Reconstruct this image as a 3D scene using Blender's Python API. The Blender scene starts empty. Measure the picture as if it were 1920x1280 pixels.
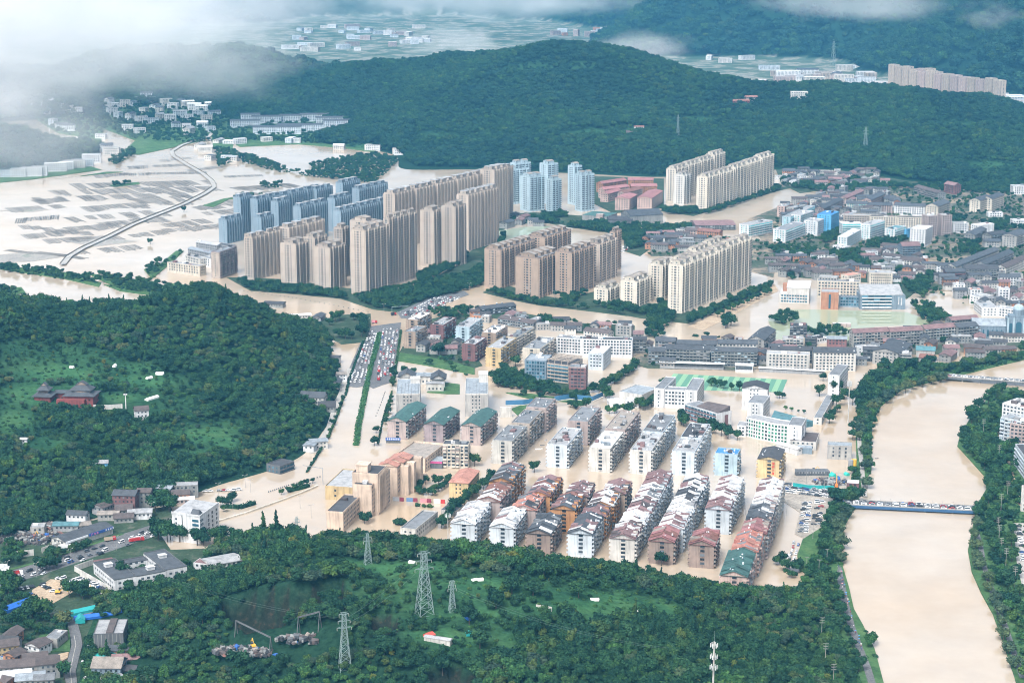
import bpy, math, random
import numpy as np
from mathutils import Vector, Matrix
random.seed(7); np.random.seed(7)
C = bpy.context.scene.collection
SC = bpy.context.scene
# camera, world, sun, exposure
CF, CT, CH = 3600.0, math.radians(12.75),440.0      # focal length in photo pixels, pitch below level, height above the flood
CC, CS = math.cos(CT), math.sin(CT)
cam = bpy.data.objects.new('camera', bpy.data.cameras.new('camera')); C.objects.link(cam)
cam.location = (0,0, CH); cam.rotation_euler = (math.pi/2 - CT, 0,0)
cam.data.sensor_width = 36; cam.data.lens = CF/1920*36; cam.data.clip_start = 1; cam.data.clip_end = 60000
SC.camera = cam
W = bpy.data.worlds.new('World'); SC.world = W; W.use_nodes = True
nt = W.node_tree; nt.nodes.clear()
SUN_EL, SUN_AZ = math.radians(52), math.radians(205)   # sun behind the camera, to the left (azimuth clockwise from +Y)
sky = nt.nodes.new('ShaderNodeTexSky'); sky.sky_type = 'NISHITA'; sky.sun_disc = False
sky.sun_elevation = SUN_EL; sky.sun_rotation = SUN_AZ; sky.dust_density = 5.0; sky.air_density = 1.0; sky.ozone_density = 1.0
hs = nt.nodes.new('ShaderNodeHueSaturation'); hs.inputs['Saturation'].default_value = 0.45
bg = nt.nodes.new('ShaderNodeBackground'); bg.inputs['Strength'].default_value = 0.13
wo = nt.nodes.new('ShaderNodeOutputWorld')
nt.links.new(sky.outputs[0], hs.inputs['Color']); nt.links.new(hs.outputs[0], bg.inputs[0]); nt.links.new(bg.outputs[0], wo.inputs[0])
sl = bpy.data.lights.new('sun', 'SUN'); sl.energy = 1.5; sl.angle = math.radians(18); sl.color = (1.0,0.97,0.93)
sun = bpy.data.objects.new('sun', sl); C.objects.link(sun)
sd = Vector((math.sin(SUN_AZ)*math.cos(SUN_EL), math.cos(SUN_AZ)*math.cos(SUN_EL), math.sin(SUN_EL)))
sun.rotation_euler = (-sd).to_track_quat('-Z', 'Y').to_euler()
SC.view_settings.view_transform = 'Standard'; SC.view_settings.look = 'None'
SC.view_settings.exposure = 1.12; SC.view_settings.gamma = 1.0; SC.view_settings.use_curve_mapping = False
SC.render.engine = 'CYCLES'
cy = SC.cycles
cy.use_denoising = True
try: cy.denoiser = 'OPENIMAGEDENOISE'
except Exception: pass
cy.filter_width = 1.05
cy.max_bounces = 6; cy.diffuse_bounces = 2; cy.glossy_bounces = 2; cy.transmission_bounces = 2; cy.transparent_max_bounces = 8
cy.volume_bounces = 2; cy.caustics_reflective = False; cy.caustics_refractive = False
HAZE = 5.2e-5
cy.volume_step_rate = 0.45; cy.volume_max_steps = 128
HAZE_COL = (0.15,0.57,1.0,1)
CLOUDS = [
 ('big white cloud bank lying over the left valley', 90,50,4100,(1000,600,300),0.009,0.44,300,1,1.0,0.5),
 ('thin veil hanging below the cloud bank at the left edge', 10,235,3300,(380,340,215),0.004,0.44,240,2,1.0,0.5),
 ('white wisps of cloud above the left mountain', 440,14,5400,(700,460,150),0.006,0.47,220,3,1.0,0.4),
 ('streak of cloud along the top above the far valley', 900,-4,6600,(1400,560,150),0.0035,0.48,200,4,1.0,.35),
 ('wisp of cloud rising behind the mountain saddle', 855,78,4900,(280,200,80),0.006,0.49,90,5,1.0,.3),
 ('wisp of cloud to the right of the summit', 1195,88,4800,(280,200,80),0.005,0.49,90,6,1.0,.3),
 ('torn cloud on the far range at the top right', 1620,4,5100,(620,320,110),0.0035,0.49,120,7,1.0,.35),
 ('small cloud scrap at the top right corner', 1860,34,4600,(170,130,60),0.004,0.5,70,8,1.0,.3)]
# helpers
def G(px, py, z=0.0):
 """point of the level z that the photograph shows at pixel (px, py)"""
 u = (px-960)/CF; v = (py-640)/CF
 t = (z-CH)/(-(CS+v*CC))
 return Vector((u*t, (CC-v*CS)*t, z))
def tag(o, label=None, cat=None, group=None, kind=None):
 if label: o['label'] = label
 if cat: o['category'] = cat
 if group: o['group'] = group
 if kind: o['kind'] = kind
 return o
def empty(name, loc=(0,0,0), rz=0.0, label=None, cat=None, group=None):
 o = bpy.data.objects.new(name, None); C.objects.link(o); o.location = loc; o.rotation_euler = (0,0, rz)
 o.empty_display_size = 1
 return tag(o, label, cat, group)
def link(name, me, parent=None, loc=None, rz=None, scale=None):
 o = bpy.data.objects.new(name, me); C.objects.link(o)
 if parent is not None: o.parent = parent
 if loc is not None: o.location = loc
 if rz is not None: o.rotation_euler = (0,0, rz)
 if scale is not None: o.scale = scale
 return o
class MB:
 """collects faces, then links them as one mesh object"""
 def __init__(s): s.v = []; s.f = []; s.m = []
 def face(s, pts, mi=0):
  n = len(s.v); s.v.extend([tuple(p) for p in pts]); s.f.append(tuple(range(n, n+len(pts)))); s.m.append(mi)
 def hexa(s, b, t, mi=0, bottom=False):
  n = len(s.v); k = len(b); s.v.extend([tuple(p) for p in b]); s.v.extend([tuple(p) for p in t])
  for i in range(k):
   j = (i+1) % k; s.f.append((n+i, n+j, n+k+j, n+k+i)); s.m.append(mi)
  s.f.append(tuple(range(n+k, n+2*k))); s.m.append(mi)
  if bottom: s.f.append(tuple(range(n+k-1, n-1,-1))); s.m.append(mi)
 def box(s, x0, x1, y0, y1, z0, z1, mi=0, bottom=True):
  s.hexa([(x0, y0, z0),(x1, y0, z0),(x1, y1, z0),(x0, y1, z0)], [(x0, y0, z1),(x1, y0, z1),(x1, y1, z1),(x0, y1, z1)], mi, bottom)
 def prism(s, poly, z0, z1, mi=0, bottom=False):
  a = sum(poly[i][0]*poly[(i+1) % len(poly)][1]-poly[(i+1) % len(poly)][0]*poly[i][1] for i in range(len(poly)))
  if a < 0: poly = poly[::-1]
  s.hexa([(p[0], p[1], z0) for p in poly], [(p[0], p[1], z1) for p in poly], mi, bottom)
 def bar(s, a, b, r, mi=0, r2=None, n=4):
  a = Vector(a); b = Vector(b); d = (b-a)
  if d.length < 1e-6: return
  d.normalize(); u = d.orthogonal().normalized(); w = d.cross(u); r2 = r if r2 is None else r2
  ring = lambda c, q: [c+(u*math.cos(6.28318*i/n)+w*math.sin(6.28318*i/n))*q for i in range(n)]
  s.hexa(ring(a, r), ring(b, r2), mi, True)
 def gable(s, x0, x1, y0, y1, z, h, oh=0.5, th=0.25, mi=0, mig=None, hip=0.0):
  """pitched roof, ridge along y; hip = how far the ridge ends are drawn in"""
  xm = (x0+x1)/2; a, b, c_, d = x0-oh, x1+oh, y0-oh, y1+oh
  e0 = (a, c_, z); e1 = (b, c_, z); e2 = (b, d, z); e3 = (a, d, z); r0 = (xm, c_+hip, z+h); r1 = (xm, d-hip, z+h)
  up = lambda p: (p[0], p[1], p[2]+th)
  s.face([up(e1), up(e2), up(r1), up(r0)], mi); s.face([up(e3), up(e0), up(r0), up(r1)], mi)
  if hip > 0:
   s.face([up(e0), up(e1), up(r0)], mi); s.face([up(e2), up(e3), up(r1)], mi)
  else:
   g = mi if mig is None else mig
   s.face([(x0, y0, z),(x1, y0, z),(xm, y0, z+h)], g); s.face([(x1, y1, z),(x0, y1, z),(xm, y1, z+h)], g)
   s.face([e0, r0, up(r0), up(e0)], mi); s.face([r0, e1, up(e1), up(r0)], mi)
   s.face([e2, r1, up(r1), up(e2)], mi); s.face([r1, e3, up(e3), up(r1)], mi)
  s.face([e1, e2, up(e2), up(e1)], mi); s.face([e3, e0, up(e0), up(e3)], mi); s.face([e0, e3, e2, e1], mi)
  if hip > 0: s.face([e0, e1, up(e1), up(e0)], mi); s.face([e2, e3, up(e3), up(e2)], mi)
 def mesh(s, name, mats):
  me = bpy.data.meshes.new(name); me.from_pydata(s.v, [], s.f)
  if not isinstance(mats, (list, tuple)): mats = [mats]
  for m in mats: me.materials.append(m)
  if len(mats) > 1: me.polygons.foreach_set('material_index', s.m)
  me.update(); return me
 def build(s, name, mats, parent=None, loc=None, rz=None, kind=None):
  if not s.f: return None
  o = link(name, s.mesh(name, mats), parent, loc, rz)
  if kind: o['kind'] = kind
  return o
# materials
MATS = {}
def new_mat(name):
 m = bpy.data.materials.new(name); m.use_nodes = True
 b = m.node_tree.nodes['Principled BSDF']; return m, m.node_tree, b
def N(t, typ, **kw):
 n = t.nodes.new(typ)
 for k, v in kw.items():
  if k in n.inputs: n.inputs[k].default_value = v
  else: setattr(n, k, v)
 return n
def noise(t, scale, detail=3.0, vec=None, rough=0.55):
 n = N(t, 'ShaderNodeTexNoise'); n.inputs['Scale'].default_value = scale; n.inputs['Detail'].default_value = detail; n.inputs['Roughness'].default_value = rough
 if vec is not None: t.links.new(vec, n.inputs['Vector'])
 return n
def ramp(t, src, stops):
 r = N(t, 'ShaderNodeValToRGB'); e = r.color_ramp.elements
 while len(e) < len(stops): e.new(0.5)
 for i, (p, c) in enumerate(stops):
  e[i].position = p; e[i].color = (*c, 1) if len(c) == 3 else c
 t.links.new(src, r.inputs[0]); return r
def mix(t, fac, a, b, typ='MIX'):
 m = N(t, 'ShaderNodeMix', data_type='RGBA', blend_type=typ)
 for sock, val in ((m.inputs[0], fac),(m.inputs[6], a),(m.inputs[7], b)):
  if hasattr(val, 'links'): t.links.new(val, sock)
  elif isinstance(val, (int, float)): sock.default_value = val
  else: sock.default_value = (*val, 1)
 return m.outputs[2]
def wall_mat(col, dirt=0.35, rough=0.8):
 """painted or rendered wall with blotches and rain streaks"""
 key = ('wall', col, dirt)
 if key in MATS: return MATS[key]
 m, t, b = new_mat('painted_wall')
 tc = N(t, 'ShaderNodeTexCoord'); mp = N(t, 'ShaderNodeMapping'); mp.inputs['Scale'].default_value = (0.9,0.9,0.07)
 t.links.new(tc.outputs['Object'], mp.inputs[0])
 n1 = noise(t, 0.13,4, tc.outputs['Object']); n2 = noise(t, 0.8,3, mp.outputs[0])
 oi = N(t, 'ShaderNodeObjectInfo')
 r1 = ramp(t, n1.outputs[0], [(0.35,(1-dirt*.65,)*3),(0.65,(1.05,)*3)])
 r2 = ramp(t, n2.outputs[0], [(0.30,(1-dirt,)*3),(0.52,(1,)*3)])
 c1 = mix(t, 1.0, col, r1.outputs[0], 'MULTIPLY'); c2 = mix(t, 1.0, c1, r2.outputs[0], 'MULTIPLY')
 v = N(t, 'ShaderNodeMapRange'); v.inputs[3].default_value = 0.9; v.inputs[4].default_value = 1.08
 t.links.new(oi.outputs['Random'], v.inputs[0])
 c3 = mix(t, 1.0, c2, v.outputs[0], 'MULTIPLY')
 t.links.new(c3, b.inputs['Base Color']); b.inputs['Roughness'].default_value = rough
 MATS[key] = m; return m
def roof_mat(col, rib=0.0, dirt=0.4, rough=0.75, spread=0.15):
 """tile, tar or sheet roof: weathered patches, optional ribs down the slope"""
 key = ('roof', col, rib, dirt)
 if key in MATS: return MATS[key]
 m, t, b = new_mat('weathered_roof')
 tc = N(t, 'ShaderNodeTexCoord')
 n1 = noise(t, 0.22,5, tc.outputs['Object'], 0.65); n2 = noise(t, 1.6,2, tc.outputs['Object'])
 oi = N(t, 'ShaderNodeObjectInfo')
 r1 = ramp(t, n1.outputs[0], [(0.32,(1-dirt,)*3),(0.5,(0.95,)*3),(0.7,(1.15,)*3)])
 r2 = ramp(t, n2.outputs[0], [(0.3,(0.8,)*3),(0.7,(1.15,)*3)])
 c1 = mix(t, 1.0, col, r1.outputs[0], 'MULTIPLY'); c2 = mix(t, 1.0, c1, r2.outputs[0], 'MULTIPLY')
 v = N(t, 'ShaderNodeMapRange'); v.inputs[3].default_value = 1-spread; v.inputs[4].default_value = 1+spread
 t.links.new(oi.outputs['Random'], v.inputs[0])
 c3 = mix(t, 1.0, c2, v.outputs[0], 'MULTIPLY')
 t.links.new(c3, b.inputs['Base Color']); b.inputs['Roughness'].default_value = rough
 if rib > 0:
  w = N(t, 'ShaderNodeTexWave'); w.bands_direction = 'Y'; w.inputs['Scale'].default_value = rib
  t.links.new(tc.outputs['Object'], w.inputs[0])
  bp = N(t, 'ShaderNodeBump'); bp.inputs['Strength'].default_value = 0.6; bp.inputs['Distance'].default_value = 0.15
  t.links.new(w.outputs[1], bp.inputs['Height']); t.links.new(bp.outputs[0], b.inputs['Normal'])
 MATS[key] = m; return m
def plain_mat(name, col, rough=0.6, metal=0.0, var=0.12, spec=None):
 key = ('plain', name)
 if key in MATS: return MATS[key]
 m, t, b = new_mat(name)
 tc = N(t, 'ShaderNodeTexCoord'); n1 = noise(t, 0.9,3, tc.outputs['Object'])
 r1 = ramp(t, n1.outputs[0], [(0.3,(1-var,)*3),(0.7,(1+var,)*3)])
 t.links.new(mix(t, 1.0, col, r1.outputs[0], 'MULTIPLY'), b.inputs['Base Color'])
 b.inputs['Roughness'].default_value = rough; b.inputs['Metallic'].default_value = metal
 if spec is not None: b.inputs['Specular IOR Level'].default_value = spec
 MATS[key] = m; return m
def glass_mat(name, col, rough=0.3):
 """window panes: dark room behind glass, every pane a little different"""
 key = ('glass', name)
 if key in MATS: return MATS[key]
 m, t, b = new_mat(name)
 g = N(t, 'ShaderNodeNewGeometry')
 r = ramp(t, g.outputs['Random Per Island'], [(0.0, tuple(c*0.5 for c in col)),(0.6, col),(0.92, tuple(min(1, c*1.8+0.01) for c in col)),(1.0, tuple(min(1, c*3+0.08) for c in col))])
 t.links.new(r.outputs[0], b.inputs['Base Color']); b.inputs['Roughness'].default_value = rough; b.inputs['Specular IOR Level'].default_value = 0.25
 MATS[key] = m; return m
# numpy noise
def vnoise(x, y, s, seed=0):
 x = np.asarray(x, float)/s+seed*17.31; y = np.asarray(y, float)/s-seed*9.77
 xi = np.floor(x).astype(np.int64); yi = np.floor(y).astype(np.int64); fx = x-xi; fy = y-yi
 fx = fx*fx*(3-2*fx); fy = fy*fy*(3-2*fy)
 def h(a, b):
  n = (a*374761393+b*668265263+seed*974711) & 0x7fffffff
  n = ((n ^ (n >> 13))*1274126177) & 0x7fffffff
  return ((n ^ (n >> 16)) & 0xffff)/65535.0
 return (h(xi, yi)*(1-fx)+h(xi+1, yi)*fx)*(1-fy)+(h(xi, yi+1)*(1-fx)+h(xi+1, yi+1)*fx)*fy
def fbm(x, y, s, o=4, seed=0):
 r = 0; a = 1; t = 0
 for i in range(o):
  r = r+a*vnoise(x, y, s/2**i, seed+i); t += a; a *= 0.5
 return r/t
def inpoly(x, y, poly):
 x = np.asarray(x, float); y = np.asarray(y, float); r = np.zeros(x.shape, bool); n = len(poly)
 for i in range(n):
  x0, y0 = poly[i][0], poly[i][1]; x1, y1 = poly[(i+1) % n][0], poly[(i+1) % n][1]
  if y0 == y1: continue
  c = ((y0 > y) != (y1 > y)) & (x < (x1-x0)*(y-y0)/(y1-y0)+x0); r ^= c
 return r
def PX(x, y, z):
 z = np.asarray(z, float)-CH; fz = y*CC-z*CS; dn = -z*CC-y*CS
 return 960+CF*np.asarray(x, float)/fz, 640+CF*dn/fz
# terrain: hills as smooth surfaces through surveyed points (photo pixel + height)
def hill(pts, world=(), ridge=(), back=((280,.55,0),(620,0,-4))):
 P = [tuple(G(a, b, c)) for a, b, c in pts]+[tuple(w) for w in world]
 for a, b, c in ridge:            # the ground falls away behind the skyline; the crowns of the trees add the last metres
  q = G(a, b, c); r = math.hypot(q.x, q.y); P.append((q.x, q.y, c-8))
  P += [(q.x*(1+d/r), q.y*(1+d/r), c*k+e) for d, k, e in back]
 P = np.array(P); xy = P[:, :2]/1000.0; n = len(P)
 r2 = ((xy[:, None]-xy[None])**2).sum(-1)
 A = np.zeros((n+3, n+3)); A[:n, :n] = 0.5*r2*np.log(r2+1e-12)+np.eye(n)*0.0006
 A[:n, n] = 1; A[:n, n+1:] = xy; A[n, :n] = 1; A[n+1:, :n] = xy.T
 w = np.linalg.solve(A, np.concatenate([P[:, 2], [0,0,0]]))
 return xy, w
def heval(hl, x, y):
 xy, w = hl; n = len(xy); X = np.asarray(x, float)/1000; Y = np.asarray(y, float)/1000
 r = w[n]+w[n+1]*X+w[n+2]*Y
 for i in range(n):
  d = (X-xy[i, 0])**2+(Y-xy[i, 1])**2+1e-12
  r = r+w[i]*0.5*d*np.log(d)
 return r
HILL_LEFT = hill([(-260,1040,-2),(0,1022,0),(100,985,0),(220,955,1),(300,938,1),(420,905,0),(520,877,0),(572,850,0),(603,810,0),(622,760,0),(636,705,0),(622,668,0),(612,640,0),(640,1000,-12),(760,800,-14),(800,650,-14),(300,1040,-8),(0,1120,-6),(-260,1120,-6),
 (372,553,74),(330,560,70),(430,562,60),(500,580,38),(560,604,18),(270,590,52),(190,592,47),(120,570,58),(60,562,62),(0,560,62),(-150,560,66),(-300,560,60),
 (112,752,28),(170,770,26),(240,780,24),(250,650,47),(450,650,44),(400,750,26),(550,700,19),(500,800,10),(200,850,15),(300,880,7),(50,850,20),(0,900,17),(-150,900,20),(-150,750,38),(560,640,17),(520,720,20),(350,680,38),(0,680,48)],
 [(-390,2040,0),(-520,2010,0),(-650,1990,0),(-800,1990,0),(-1000,2000,0),(-390,2150,-14),(-700,2130,-14),(-1000,2150,-14),(-250,2040,-3),(-190,2080,-10)])
HILL_FRONT = hill([(250,1100,2),(330,1092,3),(400,1078,3),(450,1068,5),(480,1040,6),(520,1015,8),(600,1012,26),(690,1028,40),(800,1045,45),(880,1062,46),(1000,1090,42),(1100,1108,37),(1200,1125,30),(1260,1128,24),(1330,1140,14),(1420,1145,7),(1500,1128,3),(1560,1110,2),
 (660,1075,46),(800,1150,44),(900,1190,38),(1000,1250,33),(1100,1190,34),(1300,1230,20),(1450,1190,10),(1540,1200,4),(1570,1180,1.2),(1600,1270,1.2),(1680,1290,-5),(1660,1230,-5),(1640,1160,-5),(1620,1090,-5),(700,1200,38),(650,1270,26),(560,1262,16),(450,1262,12),(350,1200,16),(300,1262,10),(240,1262,4),(235,1160,3),(400,1150,22),(500,1120,36),(560,1100,42),(1300,1290,20),(1500,1290,8)],
 [(-330,1340,-8),(-230,1290,-2),(-130,1262,0),(-60,1262,0),(20,1250,0),(100,1225,0),(170,1196,0),(-60,1330,-12),(100,1290,-12),(250,1200,-6),(330,1150,-4),(330,1000,-6),(-420,1200,0),(-420,1000,2),(-330,900,6),(-200,850,15),(0,850,20),(150,850,12),(-520,1100,0)])
HILL_MID = hill([(400,196,0),(480,222,0),(560,222,2),(660,238,2),(720,285,0),(760,318,0),(900,318,0),(1100,326,0),(1240,332,0),(1380,322,0),(1460,318,0),(1600,322,0),(1750,345,0),(1860,350,0),(1990,340,0),(2200,340,0),
 (1060,180,76),(800,200,52),(1000,265,24),(700,210,38),(1250,220,46),(1400,258,28),(1600,250,36),(1800,275,26),(900,250,26),(1150,280,16),(1700,310,10),(620,190,34),(500,185,26)],
 [(1300,4500,-5),(-900,3700,-14),(-500,3000,-14),(0,3000,-14),(600,2950,-14),(1200,2900,-14),(1500,3000,-14)],
 ((560,152,45),(640,126,74),(700,110,106),(780,119,102),(830,99,124),(885,107,122),(980,85,148),(1060,74,168),(1130,87,154),(1250,112,130),(1330,143,102),(1400,167,82),(1460,182,70),(1560,175,82),(1700,170,88),(1800,182,78),(1880,205,60),(1960,235,42),(2100,260,20)))
HILL_BACK = hill([(120,215,2),(200,203,0),(350,205,0),(410,196,0),(350,150,44),(220,150,40),(480,150,42),(-200,200,10),(-200,100,100),(90,270,0),(180,290,0),(60,320,0),(0,332,0),(60,260,18),(0,250,30),(-150,330,0)],
 [(-1000,4000,-14),(-600,3900,-14),(-1300,3300,-14),(-900,3600,-14),(-760,4150,-8),(-800,3200,-14)],
 ((60,150,70),(200,110,78),(350,100,86),(450,90,92),(540,114,74),(600,142,40),(-150,120,80)))
HILL_FAR = hill([(1180,62,0),(1300,112,0),(1450,112,0),(1600,128,0),(1800,165,0),(1920,192,0),(2100,215,0),(1300,0,150),(1600,0,165),(1900,0,200),(2150,0,220),(1900,-80,300),(1600,-80,290),(1300,-80,270),(1200,0,110),(1100,-60,150),(1450,60,70),(1700,70,90),(1880,110,80),
 (200,42,0),(500,44,0),(800,42,0),(1050,44,0),(800,0,60),(500,0,70),(200,0,70),(800,-60,190),(400,-60,200),(0,-60,200),(1000,0,70)],
 [(1400,7500,400),(600,8800,330),(2600,6500,430),(-500,11000,360),(-2000,10500,360),(2200,4000,-8),(1200,4600,-10),(500,5200,-10),(0,5800,-10),(-900,6000,-10),(-2200,6200,-6)])
QUARRY = [(x, y) for x, y, _ in (G(420,1118,28),G(470,1092,38),G(560,1092,44),G(600,1078,47),G(640,1072,48),G(652,1100,47),G(650,1140,46),G(640,1190,25),G(640,1215,8),G(560,1232,8),G(470,1240,8),G(425,1215,8),G(415,1160,16))]
CUT2 = [(x, y) for x, y, _ in (G(690,1150,42),G(715,1143,43),G(745,1150,43),G(752,1180,38),G(735,1200,34),G(695,1195,34))]
CUT3 = [(x, y) for x, y, _ in (G(795,1232,40),G(850,1226,39),G(890,1240,38),G(905,1290,30),G(800,1300,30))]
def cutin(x, y, poly, soft=7.0):
 """0 outside .. 1 inside, with a short steep edge"""
 x = np.asarray(x, float); y = np.asarray(y, float); d = np.full(x.shape, 1e9); n = len(poly)
 for i in range(n):
  x0, y0 = poly[i]; x1, y1 = poly[(i+1) % n]; L = (x1-x0)**2+(y1-y0)**2
  t = np.clip(((x-x0)*(x1-x0)+(y-y0)*(y1-y0))/L, 0,1); d = np.minimum(d, np.hypot(x-x0-t*(x1-x0), y-y0-t*(y1-y0)))
 return np.where(inpoly(x, y, poly), np.clip(d/soft, 0,1),0)
def hz(x, y):
 x = np.asarray(x, float); y = np.asarray(y, float); z = np.full(x.shape, -3.0)
 m = y < 2250
 def upd(sel, hl, rough, cap=None):
  if not sel.any(): return
  h = heval(hl, x[sel], y[sel])
  r = fbm(x[sel], y[sel], rough, 4,3)-0.5
  h = h+r*np.clip(h, 0,60)*(0.55 if rough < 200 else 1.25*np.clip((130-h)/90,.2,1))
  z[sel] = np.maximum(z[sel], h)
 upd((y < 2250) & (y > 1250) & (x < 0), HILL_LEFT, 120)
 upd((y < 1420), HILL_FRONT, 90)
 q = cutin(x, y, QUARRY, 5.0)
 if (q > 0).any(): z = np.where(q > 0, z*(1-q)+q*np.minimum(z, 7+fbm(x, y, 12,3,5)*4), z)
 for c in (CUT2,):
  q = cutin(x, y, c, 6.0)
  z = np.where(q > 0, z-q*11, z)
 q = cutin(x, y, CUT3,6.0); z = np.where(q > 0, z-q*13, z)
 upd((y > 2900) & (y < 5400) & (x > -1300), HILL_MID, 300)
 upd((y > 3000) & (y < 6400) & (x < 100), HILL_BACK, 300)
 far = (y > 4200)
 if far.any():
  h = heval(HILL_FAR, x[far], y[far]); r = fbm(x[far], y[far], 700,5,9)-0.5
  h = h+r*np.clip(h, 0,160)*0.7
  base = np.where(y[far] > 4900,1.0,-3.0)
  z[far] = np.maximum(z[far], np.maximum(h, base))
 return z
def R(px, py, z0=0.0, lift=0.0):
 """point of the terrain (or the flood level) that the photograph shows at pixel (px, py)"""
 a = G(px, py, 250.0); b = G(px, py, z0); n = 160
 t = np.linspace(0,1, n); X = a.x+(b.x-a.x)*t; Y = a.y+(b.y-a.y)*t; Z = 250+(z0-250)*t
 h = np.maximum(hz(X, Y), z0); k = np.argmax(Z <= h+1e-6)
 if k == 0: k = n-1
 t = np.linspace(t[max(k-1,0)], t[k], 24); X = a.x+(b.x-a.x)*t; Y = a.y+(b.y-a.y)*t; Z = 250+(z0-250)*t
 h = np.maximum(hz(X, Y), z0); k = int(np.argmax(Z <= h+1e-6))
 if Z[k] > h[k]+1e-6: k = len(t)-1
 return Vector((X[k], Y[k], h[k]+lift))
def build_terrain():
 nr, nc = 520,400
 d = 840*np.exp(np.linspace(0, math.log(12000/840), nr)); u = np.linspace(-0.40,0.40, nc)
 X = d[:, None]*u[None]; Y = np.repeat(d[:, None], nc, 1)
 Z = hz(X.ravel(), Y.ravel()).reshape(X.shape)
 gy, gx = np.gradient(Z); sy = np.gradient(Y, axis=0); sx = np.gradient(X, axis=1)
 slope = np.hypot(gx/sx, gy/sy)
 cut = np.maximum(np.maximum(cutin(X, Y, QUARRY, 1.0), cutin(X, Y, CUT2,1.0)), cutin(X, Y, CUT3,1.0))
 cls = np.zeros((nr, nc, 4)); cls[..., 3] = 1
 cls[..., 0] = np.where(cut > 0,1.0,0.0)
 cls[..., 1] = np.clip(grass_mask(X, Y, Z),0,1)
 cls[..., 2] = ((Y > 4700) & (Z < 6)).astype(float)
 keep = Z > -2.2
 k4 = keep[:-1, :-1] | keep[1:, :-1] | keep[:-1,1:] | keep[1:, 1:]
 idx = np.arange(nr*nc).reshape(nr, nc)
 q = np.stack([idx[:-1, :-1], idx[:-1,1:], idx[1:, 1:], idx[1:, :-1]], -1)[k4]
 used = np.unique(q); mp = -np.ones(nr*nc, int); mp[used] = np.arange(len(used))
 V = np.stack([X.ravel(), Y.ravel(), Z.ravel()], 1)[used]; q = mp[q]
 me = bpy.data.meshes.new('hills'); me.vertices.add(len(V)); me.vertices.foreach_set('co', V.ravel())
 me.loops.add(q.size); me.loops.foreach_set('vertex_index', q.ravel().astype(np.int32))
 me.polygons.add(len(q)); me.polygons.foreach_set('loop_start', np.arange(0, q.size, 4, dtype=np.int32))
 at = me.color_attributes.new('cover', 'FLOAT_COLOR', 'POINT'); at.data.foreach_set('color', cls.reshape(-1,4)[used].ravel())
 me.polygons.foreach_set('use_smooth', np.ones(len(q), bool)); me.update(calc_edges=True); me.validate()
 me.materials.append(terrain_mat())
 o = link('hills', me); o['kind'] = 'structure'; return o
CLEAR = [(950,1130,330,60,.55),(1130,1135,130,26,.9),(740,1090,90,40,.7),(930,1210,140,40,.5),(300,740,120,60,.35),(120,690,150,50,.5)]   # (photo px, py, radius px x, radius px y, strength): open grassy ground on the hills
for c in ((760,1068,130,22,1),(640,1058,60,12,.9),(900,1095,110,16,.9),(1000,1118,90,14,.85),(1130,1120,90,18,1),(1220,1140,80,22,1),(1130,1160,60,15,.7),(830,1120,60,16,.6),(900,1150,90,14,.8),(820,1190,70,16,.8),(870,1200,60,12,.8),(740,1100,60,14,.7),(700,1120,40,10,.6),
    (110,700,90,22,1),(60,740,70,26,.9),(30,790,50,30,.8),(170,720,70,14,.8),(270,715,80,16,1),(230,745,60,12,.8),(90,830,60,22,.6),(420,830,40,16,.9),(430,800,60,14,.6),(385,815,70,20,.9),(360,850,40,12,.7),(120,655,40,12,.5),(40,650,50,16,.4),(260,690,50,12,.8),(1560,1060,20,40,1),(1530,1080,40,40,.9),(1400,1180,60,18,.4),(60,1180,120,30,.8),(90,1200,60,20,1),
    (1110,250,60,10,.6),(1190,245,50,8,.7),(1300,225,50,8,.5),(1850,310,50,10,.6),(820,255,50,8,.4),(380,140,40,10,.5),(1790,235,60,8,.4),(540,140,80,8,.4),(1000,130,70,14,.35),(1090,125,40,14,.4),(680,275,70,6,.8)):
 CLEAR.append(c)
def grass_mask(x, y, z):
 px, py = PX(x, y, z); g = np.zeros(np.shape(px))
 for a, b, rx, ry, s in CLEAR:
  g = np.maximum(g, s*np.clip(1.6-1.3*np.hypot((px-a)/rx, (py-b)/ry),0,1))
 return g
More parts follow.
